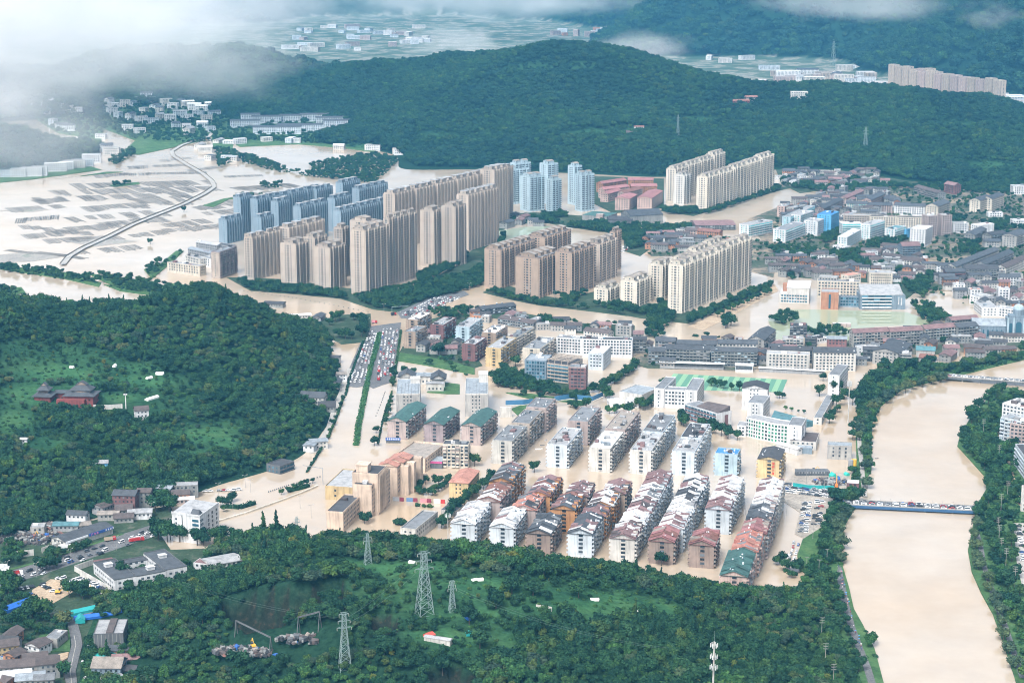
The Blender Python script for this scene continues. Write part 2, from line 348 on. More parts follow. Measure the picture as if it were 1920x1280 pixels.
def terrain_mat():
 m, t, b = new_mat('hillside_ground')
 tc = N(t, 'ShaderNodeTexCoord'); at = N(t, 'ShaderNodeVertexColor', layer_name='cover'); sp = N(t, 'ShaderNodeSeparateColor'); t.links.new(at.outputs[0], sp.inputs[0])
 P = tc.outputs['Object']
 n1 = noise(t, 0.035,6, P, 0.65); n2 = noise(t, 0.3,4, P, 0.7); n3 = noise(t, 0.012,5, P, 0.6)
 under = ramp(t, n2.outputs[0], [(0.3,(0.006,0.022,0.014)),(0.7,(0.02,0.055,0.032))])
 grass = ramp(t, n1.outputs[0], [(0.3,(0.022,0.075,0.038)),(0.5,(0.045,0.125,0.052)),(0.72,(0.075,0.155,0.06))])
 gr2 = mix(t, 1.0, grass.outputs[0], ramp(t, n2.outputs[0], [(0.3,(0.6,)*3),(0.7,(1.25,)*3)]).outputs[0], 'MULTIPLY')
 rock = ramp(t, n2.outputs[0], [(0.3,(0.008,0.014,0.011)),(0.55,(0.020,0.026,0.019)),(0.8,(0.07,0.046,0.032))])
 plain = ramp(t, n3.outputs[0], [(0.35,(0.05,0.09,0.06)),(0.5,(0.09,0.125,0.09)),(0.56,(0.26,0.26,0.23)),(0.66,(0.08,0.115,0.085))])
 c = mix(t, sp.outputs[1], under.outputs[0], gr2); c = mix(t, sp.outputs[0], c, rock.outputs[0]); c = mix(t, sp.outputs[2], c, plain.outputs[0])
 t.links.new(c, b.inputs['Base Color']); b.inputs['Roughness'].default_value = 0.95; b.inputs['Specular IOR Level'].default_value = 0.03
 bp = N(t, 'ShaderNodeBump'); bp.inputs['Strength'].default_value = 0.8; bp.inputs['Distance'].default_value = 1.2
 t.links.new(n2.outputs[0], bp.inputs['Height']); t.links.new(bp.outputs[0], b.inputs['Normal'])
 return m
hills = build_terrain()
# flood water and river
def water_mat():
 m, t, b = new_mat('muddy_water')
 tc = N(t, 'ShaderNodeTexCoord'); P = tc.outputs['Object']
 n1 = noise(t, 0.004,5, P, 0.6); n2 = noise(t, 0.02,5, P, 0.65)
 c = ramp(t, n1.outputs[0], [(0.35,(0.435,0.335,0.23)),(0.5,(0.455,0.375,0.285)),(0.65,(0.47,0.41,0.34))])
 c2 = mix(t, 1.0, c.outputs[0], ramp(t, n2.outputs[0], [(0.3,(0.9,)*3),(0.7,(1.08,)*3)]).outputs[0], 'MULTIPLY')
 t.links.new(c2, b.inputs['Base Color'])
 b.inputs['Roughness'].default_value = 0.09; b.inputs['IOR'].default_value = 1.85
 mp = N(t, 'ShaderNodeMapping'); mp.inputs['Scale'].default_value = (0.25,1.0,1.0); t.links.new(P, mp.inputs[0])
 n3 = noise(t, 0.25,4, mp.outputs[0], 0.6); n4 = noise(t, 0.012,4, mp.outputs[0], 0.6); rr = N(t, 'ShaderNodeMapRange'); rr.inputs[1].default_value = .35; rr.inputs[2].default_value = .65; rr.inputs[3].default_value = .05; rr.inputs[4].default_value = .16; t.links.new(n4.outputs[0], rr.inputs[0]); t.links.new(rr.outputs[0], b.inputs['Roughness'])
 bp = N(t, 'ShaderNodeBump'); bp.inputs['Strength'].default_value = 0.10; bp.inputs['Distance'].default_value = 0.25
 t.links.new(n3.outputs[0], bp.inputs['Height']); t.links.new(bp.outputs[0], b.inputs['Normal'])
 return m
WATER = water_mat()
w = MB(); w.face([(-6500,300,0),(6500,300,0),(6500,14000,0),(-6500,14000,0)])
water = w.build('flood_water', WATER); water['kind'] = 'structure'
# trees
def leaf_mat(name, dark, mid, light):
 m, t, b = new_mat(name)
 g = N(t, 'ShaderNodeNewGeometry'); oi = N(t, 'ShaderNodeObjectInfo')
 r = ramp(t, g.outputs['Random Per Island'], [(0.0, dark),(0.5, mid),(1.0, light)])
 v = ramp(t, oi.outputs['Random'], [(0.0,(0.55,0.68,0.75)),(0.3,(0.85,0.9,0.9)),(0.6,(1.1,1.12,0.95)),(0.85,(1.35,1.25,0.85)),(1.0,(1.7,1.2,0.8))])
 t.links.new(mix(t, 1.0, r.outputs[0], v.outputs[0], 'MULTIPLY'), b.inputs['Base Color'])
 b.inputs['Roughness'].default_value = 0.8; b.inputs['Specular IOR Level'].default_value = 0.06
 return m
LEAF = [leaf_mat('leaves_deep_green', (0.007,0.026,0.018),(0.016,0.052,0.030),(0.036,0.088,0.044)),
  leaf_mat('leaves_mid_green', (0.009,0.031,0.019),(0.020,0.058,0.033),(0.040,0.092,0.046)),
  leaf_mat('leaves_grey_green', (0.024,0.046,0.032),(0.044,0.076,0.050),(0.075,0.110,0.066)),
  leaf_mat('leaves_bright_green', (0.014,0.046,0.021),(0.030,0.085,0.036),(0.055,0.125,0.050))]
LEAF.append(leaf_mat('leaves_dark_pine', (0.005,0.021,0.018),(0.013,0.044,0.034),(0.028,0.072,0.05)))
LEAF.append(leaf_mat('leaves_feathery_olive', (0.030,0.055,0.020),(0.062,0.095,0.034),(0.10,0.135,0.05)))
BARK = plain_mat('bark', (0.075,0.06,0.045),0.9)
def crown_mesh(seed, mat, rad=3.6, h=6.5, base=2.2, lobes=10, leaves=430, leaf=0.56, shape='round'):
 """irregular crown: leaf clumps spread through and over several lobes of different size"""
 rg = random.Random(seed); mb = MB(); L = []
 if shape == 'cone':
  for k in range(lobes):
   f = k/(lobes-1); a = rg.random()*6.28; rr = rad*(1-f)*0.45
   L.append((math.cos(a)*rr, math.sin(a)*rr, base+f*(h-base)*0.95, rad*(1-0.75*f)*0.62,(h-base)*0.2))
 else:
  L.append((0,0, base+(h-base)*0.55, rad*0.62,(h-base)*0.42))
  for k in range(lobes-1):
   a = k*2.4+rg.random()*0.9; q = rad*(0.42+0.25*rg.random()); zz = base+(h-base)*(0.28+0.52*rg.random())
   r = rad*(0.30+0.22*rg.random()); L.append((math.cos(a)*q, math.sin(a)*q, zz, r, r*(0.72+0.25*rg.random())))
 for (x, y, z, r, rz) in L:
  ring = []
  for j, (zf, rf) in enumerate(((-0.75,0.5),(0.05,0.86),(0.62,0.58))):
   ring.append([(x+math.cos(i*1.2566+j*0.6)*r*rf*(0.8+0.3*rg.random()), y+math.sin(i*1.2566+j*0.6)*r*rf*(0.8+0.3*rg.random()), z+rz*zf) for i in range(5)])
  n = len(mb.v)
  for q in ring: mb.v.extend(q)
  mb.v.append((x, y, z+rz*0.88)); mb.v.append((x, y, z-rz*0.9))
  for j in range(2):
   for i in range(5):
    k = (i+1) % 5; mb.f.append((n+j*5+i, n+j*5+k, n+j*5+5+k, n+j*5+5+i)); mb.m.append(0)
  for i in range(5):
   k = (i+1) % 5; mb.f.append((n+10+i, n+10+k, n+15)); mb.m.append(0); mb.f.append((n+k, n+i, n+16)); mb.m.append(0)
 wts = [l[3]**2 for l in L]; tot = sum(wts)
 for (x, y, z, r, rz), wt in zip(L, wts):
  for k in range(max(6, int(leaves*wt/tot))):
   zc = rg.uniform(-0.6,1.0); a = rg.random()*6.2832; s = math.sqrt(max(0,1-zc*zc)); d = rg.uniform(0.78,1.22)
   p = Vector((x+math.cos(a)*s*r*d, y+math.sin(a)*s*r*d, z+zc*rz*d))
   nrm = Vector((math.cos(a)*s, math.sin(a)*s, zc+0.35)).normalized()
   nrm = (nrm+Vector((rg.gauss(0,.4), rg.gauss(0,.4), rg.gauss(0,.4)))).normalized()
   u = nrm.orthogonal().normalized(); w_ = nrm.cross(u); c = math.cos(a*7); s2 = math.sin(a*7); u, w_ = u*c+w_*s2, w_*c-u*s2
   q = leaf*rg.uniform(0.6,1.35)
   mb.face([p-u*q*0.6-w_*q*0.35, p+u*q*0.5-w_*q*0.45, p+u*q*0.62+w_*q*0.4, p-u*q*0.4+w_*q*0.55])
 return mb.mesh('crown', mat)
def trunk_mesh(seed, h=3.2, r=0.28, limbs=4, spread=2.0):
 rg = random.Random(seed); mb = MB(); mb.bar((0,0,-0.6),(0.1,0, h), r, 0, r*0.65,6)
 for k in range(limbs):
  a = k*6.28/limbs+rg.random(); mb.bar((0.08,0, h*0.8),(math.cos(a)*spread*0.7, math.sin(a)*spread*0.7, h+1.6+rg.random()), r*0.5,0, r*0.2,4)
 return mb.mesh('trunk', BARK)
CROWNS = {'deep': [crown_mesh(11+i, LEAF[0], 3.6+0.3*i, 7.0+0.4*i) for i in range(3)],
    'mid': [crown_mesh(31+i, LEAF[1], 3.5+0.3*i, 6.6+0.5*i) for i in range(3)],
    'grey': [crown_mesh(51+i, LEAF[2], 3.8,6.2+0.4*i, 1.2,10) for i in range(2)],
    'bright': [crown_mesh(71+i, LEAF[3], 3.2,6.0+0.6*i) for i in range(2)],
    'tall': [crown_mesh(91, LEAF[0], 2.4,11.0,1.6,9,300,0.7, 'cone')], 'pine': [crown_mesh(131+i, LEAF[4], 3.6,6.4+0.6*i, 1.8,9,260,.8) for i in range(3)], 'olive': [crown_mesh(141, LEAF[5], 2.6,7.4,1.2,12,460,.5)],
    'bush': [crown_mesh(111+i, LEAF[3 if i else 1], 1.9,1.9,-0.3,6,110,0.55) for i in range(2)]}
TRUNKS = {'deep': trunk_mesh(1), 'mid': trunk_mesh(2), 'grey': trunk_mesh(3,2.4), 'bright': trunk_mesh(4), 'tall': trunk_mesh(5,5.0,0.25,3,1.0), 'bush': trunk_mesh(6,0.5,0.08,3,0.6)}
TREES = [0]
def tree(p, kind, size, label, group, cat='tree', name='broadleaf_tree', squash=1.0):
 e = empty(name, p, random.random()*6.28, label, cat, group)
 e.scale = (size*random.uniform(0.92,1.08), size*random.uniform(0.92,1.08), size*squash*random.uniform(0.9,1.1))
 link('trunk', TRUNKS[kind], e); link('crown', random.choice(CROWNS[kind]), e); TREES[0] += 1
 return e
def gn_group(meshes):
 """geometry nodes: put a copy of one of the crowns on each point of the forest"""
 srcs = [bpy.data.objects.new('crown_source', m) for m in meshes]
 g = bpy.data.node_groups.new('forest_scatter', 'GeometryNodeTree')
 g.interface.new_socket('Geometry', in_out='INPUT', socket_type='NodeSocketGeometry'); g.interface.new_socket('Geometry', in_out='OUTPUT', socket_type='NodeSocketGeometry')
 gi = g.nodes.new('NodeGroupInput'); go = g.nodes.new('NodeGroupOutput'); jn = g.nodes.new('GeometryNodeJoinGeometry')
 def attr(nm, ty):
  a = g.nodes.new('GeometryNodeInputNamedAttribute'); a.data_type = ty; a.inputs[0].default_value = nm; return a
 ai = attr('kind', 'INT'); asx = attr('size', 'FLOAT_VECTOR'); ar = attr('turn', 'FLOAT_VECTOR')
 for i, s in enumerate(srcs):
  ob = g.nodes.new('GeometryNodeObjectInfo'); ob.inputs['Object'].default_value = s
  cmp_ = g.nodes.new('FunctionNodeCompare'); cmp_.data_type = 'INT'; cmp_.operation = 'EQUAL'
  ins = [k for k in cmp_.inputs if k.type == 'INT']; g.links.new(ai.outputs[0], ins[0]); ins[1].default_value = i
  ip = g.nodes.new('GeometryNodeInstanceOnPoints')
  g.links.new(gi.outputs[0], ip.inputs['Points']); g.links.new(ob.outputs['Geometry'], ip.inputs['Instance']); g.links.new(cmp_.outputs[0], ip.inputs['Selection'])
  g.links.new(ar.outputs[0], ip.inputs['Rotation']); g.links.new(asx.outputs[0], ip.inputs['Scale']); g.links.new(ip.outputs[0], jn.inputs[0])
 g.links.new(jn.outputs[0], go.inputs[0]); return g
FOREST_GN = gn_group(CROWNS['deep']+CROWNS['mid']+CROWNS['grey'][:1]+CROWNS['bright']+CROWNS['bush']+CROWNS['pine']+CROWNS['olive']+CROWNS['tall'])   # kinds 0-2 deep, 3-5 mid, 6 grey, 7-8 bright, 9-10 bush
def scatter(name, pts, kinds, sizes, label=None):
 n = len(pts); me = bpy.data.meshes.new(name); me.vertices.add(n); me.vertices.foreach_set('co', np.asarray(pts, np.float32).ravel())
 a = me.attributes.new('kind', 'INT', 'POINT'); a.data.foreach_set('value', np.asarray(kinds, np.int32))
 a = me.attributes.new('size', 'FLOAT_VECTOR', 'POINT'); a.data.foreach_set('vector', np.asarray(sizes, np.float32).ravel())
 rot = np.zeros((n, 3), np.float32); rot[:, 2] = np.random.rand(n)*6.283; rot[:, :2] = np.random.randn(n, 2)*0.08
 a = me.attributes.new('turn', 'FLOAT_VECTOR', 'POINT'); a.data.foreach_set('vector', rot.ravel()); me.update()
 o = link(name, me); o['kind'] = 'stuff'
 md = o.modifiers.new('scatter', 'NODES'); md.node_group = FOREST_GN
 if label: o['label'] = label
 return o
NOTREE = []    # world polygons kept free of forest (buildings, yards, roads on the hills)
def keep_clear(*px):
 NOTREE.append([tuple(R(a, b)[:2]) for a, b in px])
# building kit
ORD = ['first', 'second', 'third', 'fourth', 'fifth', 'sixth', 'seventh', 'eighth', 'ninth', 'tenth', 'eleventh', 'twelfth', 'thirteenth', 'fourteenth', 'fifteenth', 'sixteenth', 'seventeenth', 'eighteenth', 'nineteenth', 'twentieth']
def zoomer(x0, y0, k=4.571): return lambda x, y: (x0+x/k, y0+y/k)
zA = zoomer(820,860); zB = zoomer(1200,860); zC = zoomer(820,720); zD = zoomer(1140,720); zE = zoomer(680,560); zF = zoomer(1000,560); zG = zoomer(1380,560)
zH = zoomer(1200,400); zI = zoomer(280,300); zJ = zoomer(640,280); zK = zoomer(880,400); zL = zoomer(1500,300); zM = zoomer(1560,560,5.333); zQ = zoomer(0,1000); zS = zoomer(0,880)
zT = zoomer(0,680); zU = zoomer(180,800); zV = zoomer(540,760); zN = zoomer(1240,280,8.727); zR = zoomer(1500,680); zP = zoomer(930,300,12.8); zX = zoomer(1500,860)
COL = dict(peach=(0.60,0.475,0.375), white=(0.62,0.635,0.645), bluewhite=(0.50,0.56,0.61), offwhite=(0.54,0.53,0.50), cream=(0.56,0.515,0.44), yellow=(0.52,0.40,0.22), beige=(0.40,0.345,0.295), tan=(0.33,0.255,0.20), brown=(0.27,0.21,0.18), pink=(0.50,0.37,0.325), rose=(0.39,0.32,0.30), orange=(0.43,0.22,0.095),
     maroon=(0.19,0.095,0.095), grey=(0.29,0.30,0.31), darkgrey=(0.11,0.12,0.13), dirty=(0.24,0.25,0.245), paleblue=(0.37,0.48,0.54), skyblue=(0.11,0.36,0.60), slate=(0.19,0.255,0.31), brick=(0.40,0.20,0.12), purple=(0.26,0.215,0.225), concrete=(0.35,0.345,0.33), red=(0.22,0.055,0.05), stain=(0.44,0.435,0.41), black=(0.035,0.038,0.042))
RCOL = dict(peach=(0.60,0.475,0.375), white=(0.64,0.65,0.66), grey=(0.19,0.205,0.22), lightgrey=(0.33,0.34,0.35), dark=(0.06,0.063,0.07), black=(0.032,0.034,0.04), maroon=(0.235,0.145,0.145), rust=(0.25,0.12,0.095), pinkred=(0.33,0.155,0.155), red=(0.42,0.175,0.135), terracotta=(0.48,0.235,0.18), green=(0.05,0.125,0.115), teal=(0.09,0.22,0.25), slate=(0.072,0.082,0.095), blue=(0.05,0.20,0.46), tan=(0.28,0.25,0.22), tile=(0.10,0.082,0.08), steel=(0.27,0.31,0.345))
GLASS = glass_mat('window_glass', (0.035,0.045,0.055)); GLASSB = glass_mat('blue_glass', (0.03,0.09,0.13)); GLASST = glass_mat('teal_glass', (0.03,0.22,0.24)); GLASSG = glass_mat('green_glass', (0.02,0.14,0.09))
WM = lambda c: wall_mat(COL[c]); RM = lambda c, rib=0: roof_mat(RCOL[c], rib)
SHED_MATS = [roof_mat(RCOL[c], 1.5) for c in ('white', 'white', 'lightgrey', 'maroon', 'grey', 'dark', 'tile', 'steel')]
FOOT = []      # ground outlines of everything built, so that later fill does not run into it
def foot(loc, th, L, W, pad=4.0):
 c, s = math.cos(th), math.sin(th); FOOT.append([(loc.x+x*c-y*s, loc.y+x*s+y*c) for x, y in ((-pad, -pad),(L+pad, -pad),(L+pad, W+pad),(-pad, W+pad))])
def is_free(x, y):
 return not any(min(p[0] for p in f)-1 < x < max(p[0] for p in f)+1 and bool(inpoly(x, y, f)) for f in FOOT)
def frame_of(P0, P1, h, ang=None):
 a = G(P0[0], P0[1], h); b = G(P1[0], P1[1], h)
 d = b-a; th = math.atan2(d.y, d.x) if ang is None else math.radians(ang)
 L = d.x*math.cos(th)+d.y*math.sin(th)
 return Vector((a.x, a.y, 0)), th, max(L, 4.0)
def depth_to(P0, PL, h, th):
 a = G(P0[0], P0[1], h); b = G(PL[0], PL[1], h); d = b-a
 return max(4.0,-d.x*math.sin(th)+d.y*math.cos(th))
def wins_y(mb, x0, x1, y, z0, floors, fh, pitch, ww, wh, sill=0.9, mi=0, skip=0.0, sgn=-1, d=0.07, rg=random):
 """a grid of window panes on a wall y = const"""
 n = max(1, int((x1-x0)/pitch)); off = ((x1-x0)-n*pitch)/2
 for f in range(floors):
  zz = z0+f*fh+sill
  for i in range(n):
   if skip and rg.random() < skip: continue
   xc = x0+off+(i+0.5)*pitch; yy = y+sgn*d
   mb.face([(xc-ww/2, yy, zz),(xc+ww/2, yy, zz),(xc+ww/2, yy, zz+wh),(xc-ww/2, yy, zz+wh)], mi)
def wins_x(mb, y0, y1, x, z0, floors, fh, pitch, ww, wh, sill=0.9, mi=0, sgn=-1, d=0.07, skip=0.0):
 n = max(1, int((y1-y0)/pitch)); off = ((y1-y0)-n*pitch)/2
 for f in range(floors):
  zz = z0+f*fh+sill
  for i in range(n):
   if skip and random.random() < skip: continue
   yc = y0+off+(i+0.5)*pitch; xx = x+sgn*d
   mb.face([(xx, yc+ww/2, zz),(xx, yc-ww/2, zz),(xx, yc-ww/2, zz+wh),(xx, yc+ww/2, zz+wh)], mi)
def gablex(mb, L, W, z, h, oh=0.6, th=0.3, mi=0, mig=0, x0=0.0, hip=0.0, y0=0.0):
 t = MB(); t.gable(y0, y0+W, x0, x0+L, z, h, oh, th, mi, mig, hip)
 n = len(mb.v); mb.v.extend([(p[1], p[0], p[2]) for p in t.v]); mb.f.extend([tuple(n+i for i in f) for f in t.f]); mb.m.extend(t.m)
def parapet(mb, L, W, z, h=1.0, t=0.3, mi=0):
 mb.box(0, L, 0, t, z, z+h, mi, False); mb.box(0, L, W-t, W, z, z+h, mi, False); mb.box(0, t, t, W-t, z, z+h, mi, False); mb.box(L-t, L, t, W-t, z, z+h, mi, False)
def sheds(root, L, W, z, n, mats=None, big=1.0, hmax=2.6, name='roof_shed'):
 for k in range(n):
  a = random.uniform(2.2,5.5)*big; b = random.uniform(2.0,4.5)*big; x = random.uniform(0.6, max(0.7, L-a-0.6)); y = random.uniform(0.6, max(0.7, W-b-0.6)); hh = random.uniform(0.5, hmax)
  m = MB(); s = random.uniform(-0.4,0.5)
  m.hexa([(x, y, z),(x+a, y, z),(x+a, y+b, z),(x, y+b, z)], [(x-.2, y-.2, z+hh),(x+a+.2, y-.2, z+hh),(x+a+.2, y+b+.2, z+hh+s),(x-.2, y+b+.2, z+hh+s)])
  m.build(name, random.choice(mats or SHED_MATS), root)
TANK = None
def tanks(root, L, W, z, n):
 """rooftop water tanks and solar heaters, joined: too small to tell apart singly"""
 m = MB()
 for k in range(n):
  x = random.uniform(1, max(1.1, L-1)); y = random.uniform(1, max(1.1, W-1))
  if random.random() < 0.5: m.bar((x, y, z),(x, y, z+1.3),0.6,0, None, 7)
  else:
   m.bar((x-.9, y, z+1.2),(x+.9, y, z+1.2),0.3,0, None, 6); m.face([(x-.8, y-1.3, z+.2),(x+.8, y-1.3, z+.2),(x+.8, y, z+1.1),(x-.8, y, z+1.1)], 1)
 m.build('water_tanks', [plain_mat('tank_steel', (0.62,0.64,0.66),0.35), GLASSB], root, kind='stuff')
def block(label, cat, P0, P1, h, W, wall='white', roof='grey', style='grid', fh=3.0, pitch=3.4, ww=1.8, wh=1.5, ang=None, group=None, name='apartment_block', gab=0.0, hip=0.0, glass=None, gend=True, para=0.9, clutter=0, tank=0, front=None, base=0.0, wskip=0.0, oh=0.6, z0=0.0, trim=None, frame=None):
 """flat or pitched roof building. style: grid, bands, balcony, rows, plain"""
 loc, th, L = frame_of(P0, P1, h+z0, ang) if frame is None else frame
 if isinstance(W, tuple): W = depth_to(P0, W, h+z0, th)
 foot(loc, th, L, W); root = empty(name, (loc.x, loc.y, z0), th, label, cat, group); g = glass or GLASS
 mw = MB(); mw.box(0, L, 0, W, -2.5, h, 0, False)
 fl = max(1, int((h-base)/fh)); win = MB(); bal = MB(); zb = h-fl*fh
 if style == 'balcony':
  n = max(2, int(L/pitch)); p = L/n
  for i in range(n):
   xa = i*p; kind = i % 3
   for f in range(fl):
    z = zb+f*fh
    if kind != 1:
     d = 1.25 if random.random() < 0.8 else 1.6
     bal.box(xa+0.35, xa+p-0.3,-d, 0, z-0.12, z+random.choice((0.95,1.0,1.0,1.05)), random.choice((0,0,0,1)), True)
     win.face([(xa+0.5,-0.07, z+1.0),(xa+p-0.4,-0.07, z+1.0),(xa+p-0.4,-0.07, z+2.55),(xa+0.5,-0.07, z+2.55)])
     if random.random() < 0.35: bal.box(xa+0.35, xa+p-0.3,-d, -d+0.1, z+1.0, z+2.5,2, False)
     if random.random() < 0.5: bal.box(xa+0.2, xa+p-0.1,-d-0.5,-0.1, z+2.62, z+2.75, random.choice((0,1)), False)
    else:
     win.face([(xa+0.7,-0.07, z+0.9),(xa+p-0.7,-0.07, z+0.9),(xa+p-0.7,-0.07, z+2.3),(xa+0.7,-0.07, z+2.3)])
     bal.box(xa+0.55, xa+p-0.55,-0.55,0, z+2.4, z+2.5,1, False)
     if random.random() < 0.5: bal.box(xa+0.9, xa+1.7,-0.5,0, z+0.2, z+0.75,1, True)
  for f in range(fl):      # back side: plain balconies seen end-on
   for i in range(n):
    if i % 3 != 1: bal.box(i*p+0.35, i*p+p-0.3, W, W+1.2, zb+f*fh-0.1, zb+f*fh+1.0,0, True)
  wins_y(win, 0, L, W, zb, fl, fh, p, 1.6,1.4,1.1, sgn=1)
 elif style == 'bands':
  for f in range(fl):
   z = zb+f*fh; win.face([(0.6,-0.06, z+0.9),(L-0.6,-0.06, z+0.9),(L-0.6,-0.06, z+2.4),(0.6,-0.06, z+2.4)])
   bal.box(0.3, L-0.3,-0.9,0, z-0.15, z+0.75,0, True)
  for i in range(1, max(2, int(L/4))): bal.box(i*4-0.12, i*4+0.12,-0.35,0, zb, h, 0, False)
 elif style == 'rows':
  n = max(2, int(L/3.2)); p = L/n
  for f in range(fl):
   z = zb+f*fh
   bal.box(0, L, -1.0,0, z-0.14, z+0.02,0, True)
   for i in range(n):
    xa = i*p; r = random.random()
    win.face([(xa+0.4,-0.06, z+0.8),(xa+p-0.5,-0.06, z+0.8),(xa+p-0.5,-0.06, z+2.3),(xa+0.4,-0.06, z+2.3)])
    if r < 0.55: bal.box(xa+0.1, xa+p-0.1,-1.0,-0.9, z, z+0.95, random.choice((0,1,1)), False)
    if 0.4 < r < 0.7: bal.box(xa+0.3, xa+p-0.4,-1.5,-0.1, z+2.4, z+2.5, random.choice((1,2,0)), True)
    if r > 0.88: bal.box(xa+0.3, xa+p-0.3,-1.0,-0.92, z+0.9, z+2.2,2, False)
   bal.bar((0,-0.95, z),(0,-0.95, z+fh-0.2),0.12,1)
 elif style == 'grid':
  wins_y(win, 0.6, L-0.6,0, zb, fl, fh, pitch, ww, wh, skip=wskip)
  for f in range(fl+1):
   if f: bal.box(-0.08, L+0.08,-0.12,0, zb+f*fh-0.22, zb+f*fh-0.05,0, False)
 if gend:
  if front == 'stairs':        # end wall with one stack of dark landing windows
   for f in range(fl):
    z = zb+f*fh; c = W*0.47
    win.face([(-0.07, c+1.5, z+0.8),(-0.07, c-1.5, z+0.8),(-0.07, c-1.5, z+2.5),(-0.07, c+1.5, z+2.5)])
    bal.box(-0.4,0, c-1.6, c+1.6, z+0.35, z+0.75,0, True)
  elif front == 'few': wins_x(win, W*0.3, W*0.75,0, zb, fl, fh, 3.0,1.2,1.3)
  elif front is None: wins_x(win, 0.6, W-0.6,0, zb, fl, fh, 3.8,1.5,1.4)
  if style != 'balcony': wins_x(win, 0.6, W-0.6, L, zb, fl, fh, 3.8,1.5,1.4, sgn=1)
 mwall = WM(wall); o = mw.build('walls', mwall, root)
 win.build('windows', g, root, kind='stuff')
 tm = WM(trim) if trim else mwall
 bal.build('balconies' if style in ('balcony', 'rows', 'bands') else 'ledges', [tm, WM('stain' if wall in ('white', 'bluewhite', 'offwhite') else 'dirty'), random.choice((WM('bluewhite'), WM('paleblue'), WM('rose'), WM('grey')))], root, kind='stuff')
 mr = MB()
 if gab > 0:
  gablex(mr, L, W, h+0.02, gab, oh, 0.3,0,1,0.0, hip); rf = mr.build('roof', [RM(roof, 1.2), mwall], root)
 else:
  mr.box(0.3, L-0.3,0.3, W-0.3, h, h+0.25,0, False); rf = mr.build('roof', RM(roof), root)
  if para > 0: mp = MB(); parapet(mp, L, W, h, para); mp.build('parapet', tm, root)
 if clutter: sheds(rf, L, W, h+0.25, clutter)
 if tank: tanks(rf, L, W, h+0.25, tank)
 return root, L, W
def gable_slab(label, group, P0, P1, h, W, wall, roofs, ang=77.0, fh=2.95, ridge=3.4, sheets=10, front='stairs', side=None, dorm=True):
 """one stair section of a long pitched-roof apartment row, its roof patched with sheets and sheds"""
 root, L, W = block(label, 'apartments', P0, P1, h, W, wall, 'grey', 'balcony', fh, 3.3, ang=ang, group=group, name='apartment_row', front=front, para=0)
 for ch in list(root.children):
  if ch.name.startswith('roof'):
   for c2 in list(ch.children): bpy.data.objects.remove(c2)
   bpy.data.objects.remove(ch)
 mr = MB(); gablex(mr, L, W, h+0.02, ridge, 0.9,0.28,0,1); rf = mr.build('roof', [RM(roofs[0], 1.2), WM(wall)], root)
 rg = random; sl = ridge/(W/2)
 for sd in (0,1):                 # the slope is covered, panel after panel, with sheets of different age and height; some bays are open terraces
  x = 0.2; hw = W/2+0.5; last = None
  while x < L-1.2:
   a = min(rg.uniform(2.4,6.2), L-x); c = rg.choice(roofs); up = rg.choice((0.02,0.06,0.12,0.3,0.55)); q = rg.random()
   yo, yi = (-0.5, W/2-0.12) if sd == 0 else (W+0.5, W/2+0.12)
   if q < 0.22: x += a; continue
   fi = 1.0 if q < 0.75 else rg.uniform(0.5,0.8); yi = yo+(yi-yo)*fi; zf = lambda y: h+0.36+ridge*(1-abs(y-W/2)/(W/2+0.9))
   m = MB(); zo, zi = zf(yo)+up, zf(yi)+up
   if q > 0.86: zo = zi = max(zo, zi)-0.4; m.hexa([(x, yo, h-.1),(x+a-.1, yo, h-.1),(x+a-.1, yi, h-.1),(x, yi, h-.1)], [(x, yo, zo),(x+a-.1, yo, zo),(x+a-.1, yi, zi),(x, yi, zi)])
   else: m.hexa([(x, yo, zo-.18),(x+a-.08, yo, zo-.18),(x+a-.08, yi, zi-.18),(x, yi, zi-.18)], [(x, yo, zo),(x+a-.08, yo, zo),(x+a-.08, yi, zi),(x, yi, zi)], 0, True)
   m.build('roof_sheet', RM(c, 1.5), rf); x += a
 if dorm:                            # stair heads and dormers along the edge facing the street
  n = max(2, int(L/7))
  for i in range(n):
   m = MB(); x = (i+0.5)*L/n-1.5; q = rg.uniform(1.4,2.6)
   m.box(x, x+3.0,-0.3,2.8, h+0.1, h+0.6+q, 0, False); m.box(x-.2, x+3.2,-0.5,3.0, h+0.6+q, h+0.75+q, 1, True)
   m.face([(x+.6,-0.36, h+0.9),(x+2.4,-0.36, h+0.9),(x+2.4,-0.36, h+0.3+q),(x+.6,-0.36, h+0.3+q)], 2)
   m.build('dormer', [WM(wall), RM(rg.choice(roofs),1.5), GLASS], rf)
 tanks(rf, L, W*0.8, h+ridge*0.7, int(L/6))
 return root
